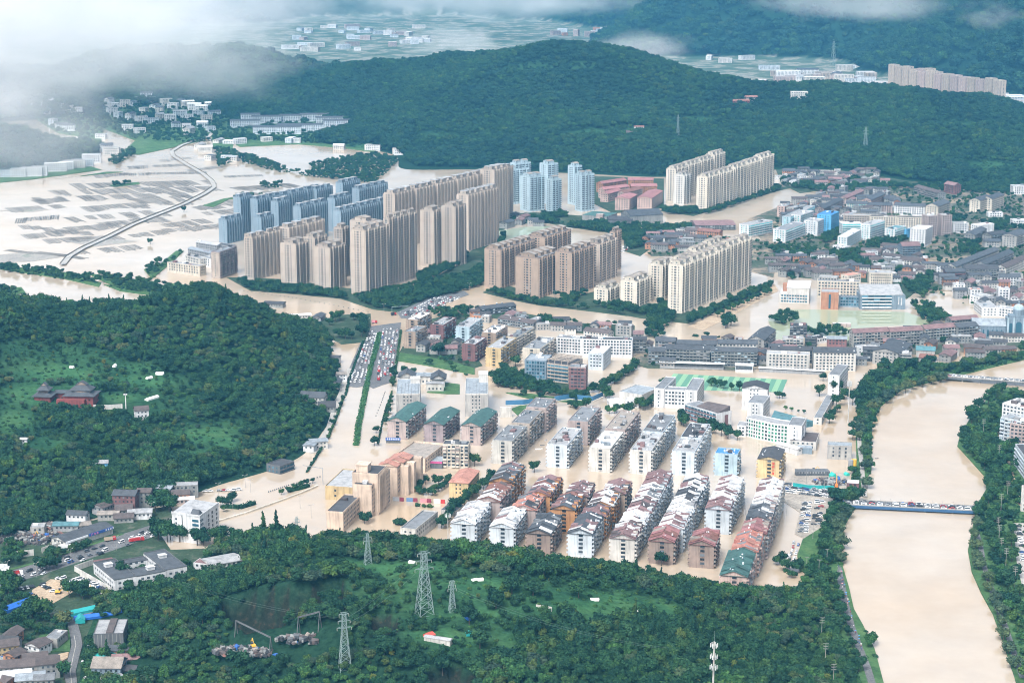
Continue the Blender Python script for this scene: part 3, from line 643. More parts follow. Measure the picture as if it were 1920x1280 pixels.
def tower(label, group, P0, P1, h, W, wall='beige', ang=60.0, style='bays', fh=3.0, L=None, trim=None, crown=True, at=None):
 """high residential tower"""
 loc, th, LL = frame_of(P0, P1, h, ang) if at is None else at
 L = L or LL
 if isinstance(W, tuple): W = depth_to(P0, W, h, th)
 foot(loc, th, L, W); root = empty('apartment_tower', loc, th, label, 'tower', group)
 mw = MB(); win = MB(); bal = MB(); fl = int((h-2)/fh); zb = h-fl*fh-0.6; tm = WM(trim) if trim else WM(wall)
 mw.box(0, L, 0, W, -2.5, h, 0, False)
 if style == 'bays':
  n = max(3, round(L/6.2)); p = L/n
  for i in range(n):
   xa = i*p; deep = 1.9 if i % 2 else 1.3; w = p*0.56; hh = h+(1.6 if i % 3 == 1 else 0.2)
   mw.box(xa+p*0.08, xa+p*0.08+w, -deep, 0,-2.5, hh, 0, False); mw.box(xa+p*0.08, xa+p*0.08+w, W, W+deep, -2.5, hh, 0, False)
   for f in range(fl):
    z = zb+f*fh; xc = xa+p*0.08+w/2
    for dx in (-w*0.25, w*0.25): win.face([(xc+dx-.7,-deep-.06, z+.7),(xc+dx+.7,-deep-.06, z+.7),(xc+dx+.7,-deep-.06, z+2.4),(xc+dx-.7,-deep-.06, z+2.4)])
    x2 = xa+p*0.08+w+0.45; x3 = xa+p*1.08-0.45
    win.face([(x2,-0.06, z+.7),(min(x3, L-.1),-0.06, z+.7),(min(x3, L-.1),-0.06, z+2.5),(x2,-0.06, z+2.5)])
    bal.box(x2-.1, min(x3+.1, L),-1.0,0, z-.1, z+0.55,0, True)
  for f in range(0, fl, 6): bal.box(-0.15, L+0.15,-0.3, W+0.3, zb+f*fh-0.2, zb+f*fh+0.25,1, False)
 elif style == 'stripes':
  n = max(3, round(L/8.0)); p = L/n
  for i in range(n):
   xa = i*p; mw.box(xa, xa+p*0.4,-1.8,0,-2.5, h+0.5,0, False); mw.box(xa, xa+p*.4, W, W+1.5,-2.5, h, 0, False)
   for q in range(2): mw.box(xa+p*(0.55+q*0.22), xa+p*(0.60+q*0.22),-1.1,0,0, h, 0, False)
   for f in range(fl):
    z = zb+f*fh; win.face([(xa+p*0.42,-0.06, z+.55),(xa+p*0.98,-0.06, z+.55),(xa+p*0.98,-0.06, z+2.5),(xa+p*0.42,-0.06, z+2.5)])
    bal.box(xa+p*0.42, xa+p*0.98,-0.5,0, z-0.1, z+0.5,0, True)
    win.face([(xa+p*.14,-1.87, z+.9),(xa+p*.26,-1.87, z+.9),(xa+p*.26,-1.87, z+2.2),(xa+p*.14,-1.87, z+2.2)])
 elif style == 'slots':
  n = max(2, round(L/5.2)); p = L/n
  for i in range(n):
   xa = i*p; mw.box(xa, xa+p*0.34,-1.5,0,-2.5, h+0.4,0, False)
   for f in range(fl):
    z = zb+f*fh; win.face([(xa+p*0.36,-0.06, z+.35),(xa+p*0.98,-0.06, z+.35),(xa+p*0.98,-0.06, z+2.7),(xa+p*0.36,-0.06, z+2.7)])
    bal.box(xa+p*0.36, xa+p*0.98,-1.35,0, z-.2, z+0.35,0, True)
 c = W*0.5
 for f in range(fl):
  z = zb+f*fh
  if style != 'slots':
   win.face([(-.06, c+1.4, z+.7),(-.06, c-1.3, z+.7),(-.06, c-1.3, z+2.4),(-.06, c+1.4, z+2.4)])
   if W > 9: win.face([(-.06, c+4.6, z+.8),(-.06, c+3.2, z+.8),(-.06, c+3.2, z+2.3),(-.06, c+4.6, z+2.3)]); win.face([(-.06, c-3.4, z+.8),(-.06, c-4.8, z+.8),(-.06, c-4.8, z+2.3),(-.06, c-3.4, z+2.3)])
  elif f % 1 == 0: win.face([(-.06, c-2.2, z+1),(-.06, c-3.2, z+1),(-.06, c-3.2, z+2.2),(-.06, c-2.2, z+2.2)])
  win.face([(L+.06, c-1.3, z+.9),(L+.06, c+0.9, z+.9),(L+.06, c+0.9, z+2.3),(L+.06, c-1.3, z+2.3)])
 mw.build('walls', wall_mat(COL[wall], .12), root); win.build('windows', GLASSB if style == 'slots' else GLASS, root, kind='stuff'); bal.build('balconies', [tm, WM('tan') if wall in ('beige', 'tan') else tm], root, kind='stuff')
 mr = MB(); mr.box(.4, L-.4,.4, W-.4, h, h+.3,0, False); rf = mr.build('roof', RM('grey'), root)
 mp = MB(); parapet(mp, L, W, h, 1.5,0.35); mp.build('parapet', tm, root)
 if crown:
  n = max(1, round(L/15)); p = L/n
  for i in range(n):
   m = MB(); x = i*p+p*0.2; a = p*0.55
   m.box(x, x+a, W*.22, W*.85, h+.3, h+4.4,0, False); m.face([(x+.8, W*.22-.06, h+1.8),(x+2.2, W*.22-.06, h+1.8),(x+2.2, W*.22-.06, h+3.2),(x+.8, W*.22-.06, h+3.2)], 2)
   m.face([(x-.06, W*.5+.8, h+1.8),(x-.06, W*.5-.8, h+1.8),(x-.06, W*.5-.8, h+3.2),(x-.06, W*.5+.8, h+3.2)], 2)
   if style == 'bays': gablex(m, a, W*.63, h+4.4,1.6,.4,.25,1,0, x, 0, W*.22)
   else: m.box(x-.3, x+a+.3, W*.2, W*.87, h+4.4, h+4.8,1, True)
   m.build('lift_house', [WM(wall), RM('tan' if style == 'bays' else 'lightgrey'), GLASS], rf)
 return root
def tower_string(labels, group, P0, P1, h, W, n, wall, ang=60.0, gap=3.0, style='bays', steps=None, trim=None):
 loc, th, L = frame_of(P0, P1, h, ang); u = (L+gap)/n
 for i in range(n):
  at = (Vector((loc.x+math.cos(th)*u*i, loc.y+math.sin(th)*u*i, 0)), th, u-gap)
  tower(labels % ORD[i] if '%s' in labels else labels, group, None, None, h+(steps[i] if steps else 0), W, wall, ang, style, at=at, trim=trim)
def house(label, group, px, z, L, W, ang, h, wall='dirty', roof='tile', gab=1.8, hip=0.0, name='house', cat='house', glass=None, floors=None, hill=False):
 """small house whose roof centre the photo shows at px"""
 if hill: p = R(px[0], px[1]); c = G(px[0], px[1], p.z+h); z = p.z
 else: c = G(px[0], px[1], z+h)
 th = math.radians(ang); loc = Vector((c.x-(math.cos(th)*L-math.sin(th)*W)/2, c.y-(math.sin(th)*L+math.cos(th)*W)/2,0))
 return block(label, cat, None, None, h, W, wall, roof, 'grid', 3.0,3.0,1.3,1.3, group=group, name=name, gab=gab, hip=hip, glass=glass, z0=z, frame=(loc, th, L), para=0.5 if gab == 0 else 0, oh=0.7)
# the pitched-roof slab rows in the foreground
RW = 'pitched-roof apartment rows standing in the flood'
WHT = ['white', 'white', 'lightgrey', 'white', 'white', 'grey', 'maroon']; MAR = ['maroon', 'white', 'tan', 'rust', 'grey', 'white']; DRK = ['slate', 'grey', 'maroon', 'tile', 'lightgrey']; PNK = ['pinkred', 'pinkred', 'tan', 'rust']
ROWS = [
 ('leftmost slab row', 0, [((890,983),(930,947),16,'bluewhite',WHT,'white-walled section with bleached white roof sheets, near end of %s'),
  ((937,941),(962,912),18.6,'rose',['rust','rust','tile','white'],'pinkish section with a dull red roof, middle of %s'),
  ((960,904),(988,875),20,'orange',DRK,'orange-walled section with a dark slate roof, far end of %s')]),
 ('second slab row from left', 0, [((963,990),(1001,958),16,'bluewhite',WHT,'white section with pale patched roof, near end of %s'),
  ((1004,956),(1030,933),17.6,'rose',['red','terracotta','dark','grey'],'tan section with a bright orange-red roof, middle of %s'),
  ((1031,930),(1056,899),19.0,'orange',['maroon','slate','white','rust'],'orange section with maroon and slate roof, far end of %s')]),
 ('third slab row from left', 0, [((1032,1002),(1063,971),15.5,'brown',['slate','slate','slate','grey','white'],'brown brick section with a plain slate-grey roof, nearest of %s'),
  ((1078,956),(1100,932),18,'orange',['slate','maroon','rust','white'],'orange-fronted section with maroon and slate roof in %s'),
  ((1101,931),(1122,910),17.4,'rose',['maroon','maroon','white','tile'],'tan section with maroon roof, one white sheet, far end of %s')]),
 ('fourth slab row from left', 0, [((1110,1002),(1133,969),17,'bluewhite',['slate','maroon','white','dark'],'white-fronted section with dark and maroon roof, near end of %s'),
  ((1134,968),(1146,952),17.3,'orange',['maroon','slate','tile'],'short orange section wedged in %s'),
  ((1148,948),(1171,927),18.2,'orange',['white','slate','maroon','tile'],'orange section with an arched white front roof in %s'),
  ((1172,926),(1192,906),18.0,'tan',['maroon','slate','white','rust'],'tan section, far end of %s')]),
 ('fifth slab row from left', 0, [((1190,1011),(1206,984),17,'offwhite',['maroon','white','maroon','tile'],'off-white section with stained front wall, near end of %s'),
  ((1207,983),(1219,963),17.5,'bluewhite',['white','maroon','white'],'white section with white roof, second from front, %s'),
  ((1220,961),(1233,938),18.0,'bluewhite',['maroon','green','white','tile'],'white section with maroon and green roof sheets, third from front, %s'),
  ((1234,937),(1247,912),18.5,'bluewhite',['white','maroon','grey'],'white section, fourth from front, %s'),
  ((1248,911),(1260,889),18.8,'bluewhite',['maroon','maroon','grey'],'white section with maroon roof, far end of %s')]),
 ('sixth slab row from left', 0, [((1263,1016),(1280,993),16.5,'brown',PNK,'brown brick section with a pinkish red roof, nearest in %s'),
  ((1281,991),(1293,968),17.5,'bluewhite',['white','maroon','maroon'],'white section with white and maroon roof behind brown end of %s'),
  ((1294,966),(1305,944),18.2,'bluewhite',['white','white','lightgrey'],'white section with all-white roof, middle of %s'),
  ((1306,943),(1317,920),18.4,'bluewhite',['dark','white','slate'],'white section with a black roof in %s'),
  ((1318,919),(1330,896),18.6,'bluewhite',['white','maroon','dark'],'white section with white front roof, far end of %s')]),
 ('seventh slab row from left', 0, [((1339,1023),(1355,1000),16.5,'brown',PNK,'separate brown block with pinkish red roof, near end of %s'),
  ((1368,956),(1376,940),18.5,'bluewhite',['maroon','white','maroon'],'white section with stained gable, nearest white one in %s'),
  ((1377,938),(1385,923),18.5,'bluewhite',['white','white','maroon'],'white section with white roof, middle of %s'),
  ((1385,922),(1398,899),18.6,'bluewhite',['white','maroon','white'],'white section, far end of %s')]),
 ('rightmost slab row', 0, [((1400,1081),(1419,1036),17,'pink',['green','green','green'],'pink block with a green pitched roof, near end of %s'),
  ((1420,1034),(1435,1003),18,'pink',['red','terracotta','grey'],'section with orange-red roof and red and white side in %s'),
  ((1436,1001),(1444,981),18.6,'rose',['pinkred','tan'],'section with pinkish red roof in %s'),
  ((1445,977),(1455,947),19.6,'rose',['slate','grey','white'],'section with grey slate roof sheets in %s'),
  ((1456,945),(1469,903),19.6,'offwhite',['white','white','maroon'],'section with white roof, far end of %s')]),
]
for rname, _, segs in ROWS:
 for k, (p0, p1, h, wall, roofs, lab) in enumerate(segs):
  plain = wall == 'brown' or 'green' in roofs[0]
  L = (G(p1[0], p1[1], h)-G(p0[0], p0[1], h)).length
  gable_slab(lab % rname, RW, p0, p1, h, 16.8, wall, roofs, dorm=not plain)
# flat-roofed blocks behind them
FG = 'flat-roofed apartment blocks behind the slab rows'
def fblock(lab, p0, p1, h, wall, W=16.5, clutter=6, roof='grey', **k):
 kw = dict(style='balcony', pitch=3.3, ang=75, group=FG, front='stairs', clutter=clutter, tank=6); kw.update(k)
 return block(lab, 'apartments', p0, p1, h, W, wall, roof, **kw)
fblock('stained white flat-roofed block left of the wide flooded lane, nearest of its line', zC(640,497), zC(782,365),19, 'stain', 16.5,5, 'grey')
fblock('tan flat-roofed block in the middle of the line left of the wide flooded lane', zC(790,345), zC(912,232),19, 'beige', 16,1, 'grey')
fblock('taller pinkish tan flat-roofed block, far end of line left of the flooded lane', zC(935,212), zC(1002,130),21, 'rose', 18,0, 'grey')
fblock('bluish white block with cluttered roof, right of the wide flooded lane', zC(1112,532), zC(1242,388),18.5, 'bluewhite', 16.5,9, 'lightgrey')
fblock('pinkish grey block with half white roof, far right of the wide flooded lane', zC(1290,330), zC(1405,205),20, 'rose', 17,1, 'grey')
fblock('white block with big bleached roof sheet and black sheds', zC(1482,562), zC(1590,415),19, 'offwhite', 17,7, 'white')
fblock('pinkish tan block behind the one with the bleached roof', zC(1610,397), zC(1716,240),19, 'rose', 17,5, 'tan')
fblock('white block with grey cluttered roof terrace, right of the bleached roof', zD(370,580), zD(474,425),19, 'offwhite', 17,9, 'lightgrey')
fblock('greyish white block with black roof sheds, far end behind the grey roof terrace', zD(470,420), zD(580,272),20, 'bluewhite', 17,6, 'grey')
fblock('white block with pale blue lower front and cluttered roof', zD(742,590), zD(812,450),19, 'bluewhite', 18,8, 'lightgrey')
fblock('white block with black roof and round water tank, behind the pale blue front', zD(800,470), zD(886,350),20, 'bluewhite', 17,8, 'dark')
fblock('short grey-blue block with bright blue and white roof sheets', zD(1110,610), zD(1130,560),17.5, 'paleblue', 18,3, 'blue')
r_, L_, W_ = fblock('orange-tan block with dark pitched roof and red characters on its end wall', zD(1470,652), zD(1500,560),15.5, 'yellow', 17,0, 'dark', gab=2.2)
ORANGE_END = (r_, L_, W_)
GG = 'green-roofed apartment blocks'
fblock('pinkish block with green roof beside the main road, leftmost of the three green roofs', zE(370,1055), zE(412,905),15.5, 'rose', 16,2, 'green', gab=3.2, group=GG)
fblock('purplish grey block with half green, half dark roof, middle of the three green roofs', zE(690,1082), zE(830,960),15.5, 'purple', 16.5,3, 'green', gab=3.2, group=GG)
fblock('pale pink block with a whole green roof, rightmost of the three green roofs', zE(1010,1096), zE(1155,968),16.5, 'rose', 16.5,0, 'green', gab=3.2, group=GG)
for lab, p0, p1, pl, pent in (('grey-white office slab with ribbed flat roof, left of the courtyard hall', zE(490,822), zE(496,690), zE(288,820),(0.72,0.9)),
      ('grey-white office slab with tall white lift tower, right of the courtyard hall', zE(1075,822), zE(1076,685), zE(878,820),(0.75,1.0))):
 r, L, W = block(lab, 'office', p0, p1,20, pl, 'concrete', 'steel', 'grid', 3.3,3.6,2.2,1.6, group='twin office slabs', name='office_block', front='few', para=1.2, trim='offwhite')
 m = MB(); m.box(L*pent[0], L*pent[1]-.4,0.4, W*0.42,20,27 if pent[1] == 1.0 else 24,0, False); m.box(L*pent[0]-.3, L*pent[1], 0.1, W*0.42+.3,27 if pent[1] == 1.0 else 24,27.5 if pent[1] == 1.0 else 24.5,0, True); m.build('lift_tower', WM('offwhite'), r)
 for k in range(int(W/3)):
  m = MB(); m.box(1.5, L*0.7,1.5+k*3,1.7+k*3,20.25,20.75); m.build('roof_rib', WM('grey'), r)
hall = empty('courtyard_hall', (0,0,0),0, 'pale hall with two dark curved gable roofs, between the office slabs', 'hall')
def hall_part(px, L, W, ang, h, gab, roof='slate', oh=1.6):
 c = G(px[0], px[1], h+gab*.5); th = math.radians(ang); e = (c.x-(math.cos(th)*L-math.sin(th)*W)/2, c.y-(math.sin(th)*L+math.cos(th)*W)/2)
 m = MB(); m.box(0, L, 0, W, -2, h, 0, False); m.build('hall_wall', WM('offwhite'), hall, (e[0], e[1], 0), th)
 m = MB(); m.gable(0, L, 0, W, h, gab, oh, .4,0,1,0); m.bar((L/2,-oh, h+gab+.5),(L/2, W+oh, h+gab+.5),.35,0); m.build('hall_roof', [RM(roof, 1), WM('offwhite')], hall, (e[0], e[1], 0), th)
 m = MB(); wins_y(m, 1, L-1,0,1,1,4,3.5,1.4,1.6); m.build('windows', GLASS, hall, (e[0], e[1], 0), th, kind='stuff')
hall_part(zE(380,635),14,16,0,8,4.5); hall_part(zE(650,650),12,18,0,8,4.5); hall_part(zE(520,650),22,12,0,7.5,0.6, 'steel', .8); hall_part(zE(620,720),16,8,0,7,0.6, 'lightgrey', .4)
# mid-town blocks around the hospital
MG = 'coloured apartment blocks by the crossroads'
for lab, p0, p1, pl, h, wall, roof, cl in (
   ('brownish tan block with grey roof right beside the packed road', zE(452,292), zE(550,240), zE(340,290),17, 'tan', 'grey', 3),
   ('tan block with white roof behind the brownish tan one, nearest the crossroads', zE(470,188), zE(590,125), zE(366,185),17, 'tan', 'white', 4),
   ('maroon block with pale flat roof, third from the packed road', zE(692,232), zE(803,165), zE(580,225),16, 'maroon', 'lightgrey', 3),
   ('pale blue block with stained grey roof', zE(915,250), zE(1024,175), zE(795,245),17, 'paleblue', 'lightgrey', 3),
   ('maroon block with terraced roof, left of the yellow block', zE(965,398), zE(1062,335), zE(845,395),17, 'maroon', 'lightgrey', 5),
   ('tan block with stepped white roofs behind the maroon one', zE(1140,300), zE(1242,235), zE(1020,292),17, 'tan', 'white', 6),
   ('yellow block with white roof sheds facing the canal', zE(1185,432), zE(1320,340), zE(1045,430),18.5, 'yellow', 'lightgrey', 5),
   ('cream block running on behind the yellow one', zE(1322,338), zE(1475,250), zE(1240,330),18.5, 'cream', 'grey', 6),
   ('cream block with long grey roof left of the white long block', zK(604,1168), zK(745,1068), zK(478,1142),15, 'cream', 'grey', 5)):
 block(lab, 'apartments', p0, p1, h, pl, wall, roof, 'balcony', 3.0,3.4, group=MG, front='stairs', clutter=cl, tank=3)
block('long white block with dark square windows behind the hospital, left half', 'apartments', zK(745,1068), zK(965,1082),16,13, 'white', 'grey', 'grid', 3.0,3.0,1.8,1.6, group='long white blocks behind the hospital', clutter=6, tank=4)
block('long white block with dark square windows behind the hospital, right half beside the stadium road', 'apartments', zK(968,1082), zK(1398,1092),17.5,13, 'white', 'dark', 'grid', 3.0,3.0,1.9,1.6, group='long white blocks behind the hospital', clutter=7, tank=4)
hosp = 'hospital blocks by the flooded canal'
block('glass-topped grey hospital wing with white columns, left of the frame roof', 'hospital', zE(1388,530), zE(1575,540),19,26, 'slate', 'steel', 'grid', 3.4,2.6,1.9,2.2, group=hosp, name='hospital_wing', glass=GLASSB, para=1.0, clutter=3)
r, L, W = block('glass hospital wing under the open white roof frame', 'hospital', zE(1580,552), zE(1765,575),18,30, 'beige', 'darkgrey' if 0 else 'dark', 'bands', 3.4, group=hosp, name='hospital_wing', glass=GLASSB, para=0.6)
for k in range(6):
 m = MB(); y = 2+k*5; m.box(-1, L+1, y, y+.6,21.5,22.1,0, True); m.build('roof_beam', WM('beige'), r)
for k in range(4):
 m = MB(); x = 1+k*(L-2)/3; m.box(x-.3, x+.3,0,29,20.9,21.5,0, True); m.box(x-.3, x+.3,.3,.9,18,20.9,0, False); m.box(x-.3, x+.3,28,28.6,18,20.9,0, False); m.build('roof_beam', WM('beige'), r)
block('maroon brick hospital tower with pale window bands', 'hospital', zE(1768,590), zE(1912,596),21,14, 'maroon', 'grey', 'grid', 3.2,3.2,2.4,1.5, group=hosp, name='hospital_wing', trim='rose', clutter=5)
block('white hospital block with grey-blue bands and white roof at the back', 'hospital', zF(470,470), zF(600,478),16,34, 'bluewhite', 'white', 'grid', 3.3,3.0,1.8,1.3, group=hosp, name='hospital_wing', clutter=2)
# towers
BG = 'beige apartment towers of the large estate'; CG = 'cream towers beside the muddy avenue'; TG = 'tan towers with dark balconies'; SG = 'blue-grey slab towers by the flooded fields'; PG = 'pale blue towers below the mountain'; FGR = 'far cream towers below the mountain'
tower_string('cream tower in the front string along the muddy avenue, %s from the near end', CG, zH(312+45,450), zH(1110,240),54,15,6, 'cream', steps=[0,0,0,1,2,2])
tower_string('cream tower in the back string behind the avenue towers, %s from the near end', CG, (1279,483),(1342,452),52,14,3, 'cream', steps=[-4,0,2])
tower('single cream tower left of the avenue strings, with dark windows down its end', CG, zK(1648,450), zK(1738,412),40, zK(1540,440), 'cream')
tower('short cream tower left of the single cream one', CG, zK(1428,590), zK(1555,540),29, zK(1316,572), 'cream')
tower('lowest cream block, half the height of the short cream tower beside it', CG, zK(1178,655), zK(1308,612),15, zK(1085,640), 'cream')
tower('brown-roofed tan tower at the left end of the group with balconies', TG, zK(265,318), zK(482,222),46, zK(152,300), 'tan', style='bays', trim='brown')
tower('tan tower standing forward in the middle of the group with balconies', TG, zK(592,392), zK(722,322),46, zK(492,345), 'tan', trim='brown')
tower('tan tower at the back of the group, beside the green pond', TG, zK(640,210), zK(858,140),48, zK(518,192), 'tan', trim='brown')
tower('tan tower right of the gap, nearest on that side', TG, zK(870,342), zK(1040,272),50, zK(785,316), 'tan', trim='brown')
tower('tan tower behind the one right of the gap', TG, zK(1110,265), zK(1258,215),47, zK(1026,250), 'beige', trim='brown')
tower('tan tower farthest right of the group, highest roof', TG, zK(1238,165), zK(1316,145),48, zK(1120,190), 'tan', trim='brown')
tower('tallest beige tower at the front of the estate, plain cream end wall', BG, (683,433),(722,421),76,(656,431), 'beige')
tower('tall beige tower just behind the tallest one, to its right', BG, (728,411),(759,396),80,(708,413), 'beige')
tower('slim beige tower standing apart right of the tallest pair', BG, (812,397),(824,392),70,(792,394), 'beige')
tower('beige tower next to the slim one, with a dark roof frame', BG, (852,389),(867,383),75,(828,387), 'beige')
tower_string('tan striped tower in the short string right of the slim tower, %s from near end', BG, (876,366),(915,350),74,15,2, 'beige', style='stripes')
tower_string('tan striped tower in the long string behind the estate, %s from the left', BG, (738,364),(941,311),74,15,6, 'beige', style='stripes', gap=4)
tower('tan tower with pale blue roof box at the far end of the striped string', BG, (925,320),(941,312),80,(903,318), 'beige', style='stripes')
tower('striped beige tower at the left of the estate', BG, (471,446),(494,438),52,(445,448), 'beige', style='stripes')
tower('striped beige tower second from the left of the estate', BG, (502,437),(523,430),53,(492,437), 'beige', style='stripes')
tower_string('striped beige tower, string at the back left of the estate, %s from near end', BG, (540,428),(601,411),53,14,2, 'beige', style='stripes')
tower('beige tower with dark rounded roof cap, left of the lower pair', BG, (553,459),(568,452),50,(527,456), 'beige')
tower('beige tower rising behind the dark rounded cap', BG, (588,447),(607,440),55,(565,446), 'beige')
tower('beige tower with dark roof cap, standing forward by the belt of trees', BG, (617,466),(641,457),50,(594,462), 'beige')
tower('beige tower with a tall stepped roof behind the forward one', BG, (640,429),(650,425),60,(613,431), 'beige')
tower('beige tower half hidden left of the tallest one', BG, (690,417),(700,412),70,(652,415), 'beige')
block('low grey-sided block at the left end of the beige towers', 'apartments', zI(600,795), zI(748,742),32, zI(530,790), 'beige', 'grey', 'balcony', 3.0,3.4, front='few', trim='purple', clutter=2)
for lab, p0, p1, h, W, n in (
  ('blue-grey slab tower at the left front corner by the fields', (423,413),(449,405),32,12,1),
  ('tall blue-grey slab tower behind the left corner one', (449,371),(475,366),50,11,1),
  ('blue-grey slab tower in the third rank from the front, %s from the left', (481,375),(512,364),46,11,2),
  ('short blue-grey slab tower in front of the third rank', (488,409),(510,403),32,11,1),
  ('blue-grey slab tower standing forward in the middle of the group', (520,379),(547,374),46,11,1),
  ('blue-grey slab tower along the back edge facing the fields, %s from the left', (516,369),(584,349),45,11,3),
  ('blue-grey slab tower in the long middle rank, %s from the left', (562,389),(622,378),48,11,2),
  ('blue-grey slab tower half hidden behind the middle rank', (592,356),(632,350),44,11,1),
  ('tallest blue-grey slab tower at the back', (641,344),(667,336),54,11,1),
  ('blue-grey slab tower in the front rank behind the beige towers, %s from the left', (637,396),(722,368),48,11,3),
  ('blue-grey slab tower beside the tallest blue-grey one', (626,373),(664,366),46,11,1),
  ('blue-grey slab tower at the right end of the back rank, %s from the left', (672,355),(727,343),47,11,2)):
 tower_string(lab, SG, p0, p1, h, W, n, 'slate', style='slots', gap=2.5, trim='slate')
tower('pale blue tower at the left of the group below the mountain', PG, (953,320),(980,314),52,(943,317), 'paleblue', 35, 'bays')
tower('pale blue tower with the tallest roof, behind the left one', PG, (966,308),(994,305),60,(958,306), 'paleblue', 35, 'bays')
tower('pale blue tower in front, second from the left', PG, (993,333),(1019,330),51,(982,329), 'paleblue', 35, 'bays')
tower('pale blue tower at the back in the middle', PG, (1026,309),(1052,308),60,(1017,306), 'paleblue', 35, 'bays')
tower('pale blue tower in front, third from the left', PG, (1035,338),(1062,338),50,(1026,336), 'paleblue', 35, 'bays')
tower('pale blue tower at the back right', PG, (1076,313),(1100,313),58,(1066,311), 'paleblue', 35, 'bays')
tower('pale blue tower farthest right, in front', PG, (1090,329),(1117,327),54,(1078,327), 'paleblue', 35, 'bays')
tower_string('far cream tower in the front string below the mountain, %s from the near end', FGR, (1325,333),(1453,297),51,15,5, 'cream', steps=[0,0,2,3,6])
tower_string('far cream tower in the back string below the mountain, %s from the left', FGR, (1266,318),(1365,293),50,14,4, 'cream', steps=[0,1,2,6])
tower('far cream tower between the two strings', FGR, (1282,330),(1292,326),44,(1269,328), 'offwhite')
tower('small cream block at the foot of the far cream towers', FGR, (1279,364),(1281,363),16,(1263,363), 'offwhite', crown=False)
# red terraces, dark museum, schools
RG = 'pinkish red terraces below the mountain'
k = 0
for lab, p0, p1, h, wall, roof in (
  ('back left', (1130,345),(1175,338),14, 'brick', 'pinkred'),('back right', (1178,338),(1225,338),14, 'brick', 'pinkred'),('second line left', (1133,356),(1180,350),14, 'pink', 'pinkred'),('second line right', (1184,350),(1232,349),14, 'brick', 'pinkred'),
  ('third line left', (1140,364),(1165,357),13, 'pink', 'pinkred'),('third line middle', (1172,362),(1205,354),13, 'pink', 'rust')):
 block('red-roofed pinkish terrace, %s of the cluster' % lab, 'apartments', p0, p1, h, 13, wall, roof, 'grid', 3,3.4,1.6,1.5, group=RG, name='terrace_block', gab=3.4, wskip=.1)
for lab, p0, p1 in (('left', (1180,373),(1195,365)),('right', (1222,372),(1243,358))):
 block('red terrace with white top floor, %s of the two in front' % lab, 'apartments', p0, p1,18,22, 'pink', 'pinkred', 'grid', 3,3.4,1.7,1.5, group=RG, name='terrace_block', gab=2.5, trim='white')
mus = 'dark angular museum buildings by the green verge'
block('long dark museum wing with a grassed roof', 'museum', zK(965,15), zK(1180,30),9,40, 'dirty', 'green', 'plain', name='museum_wing', group=mus, para=0)
block('dark museum hall with a low grey folded roof', 'museum', zK(1190,55), zK(1395,60),9,34, 'darkgrey', 'dark', 'plain', name='museum_wing', group=mus, gab=3)
block('large dark museum hall with steel folded roof, rightmost of the wings', 'museum', zK(1385,25), zK(1660,10),14,38, 'dirty', 'slate', 'plain', name='museum_wing', group=mus, gab=6)
block('red and white banner hall beside the museum', 'hall', zK(1085,12), zK(1145,15),12,8, 'rose', 'white', 'plain', name='banner_hall')
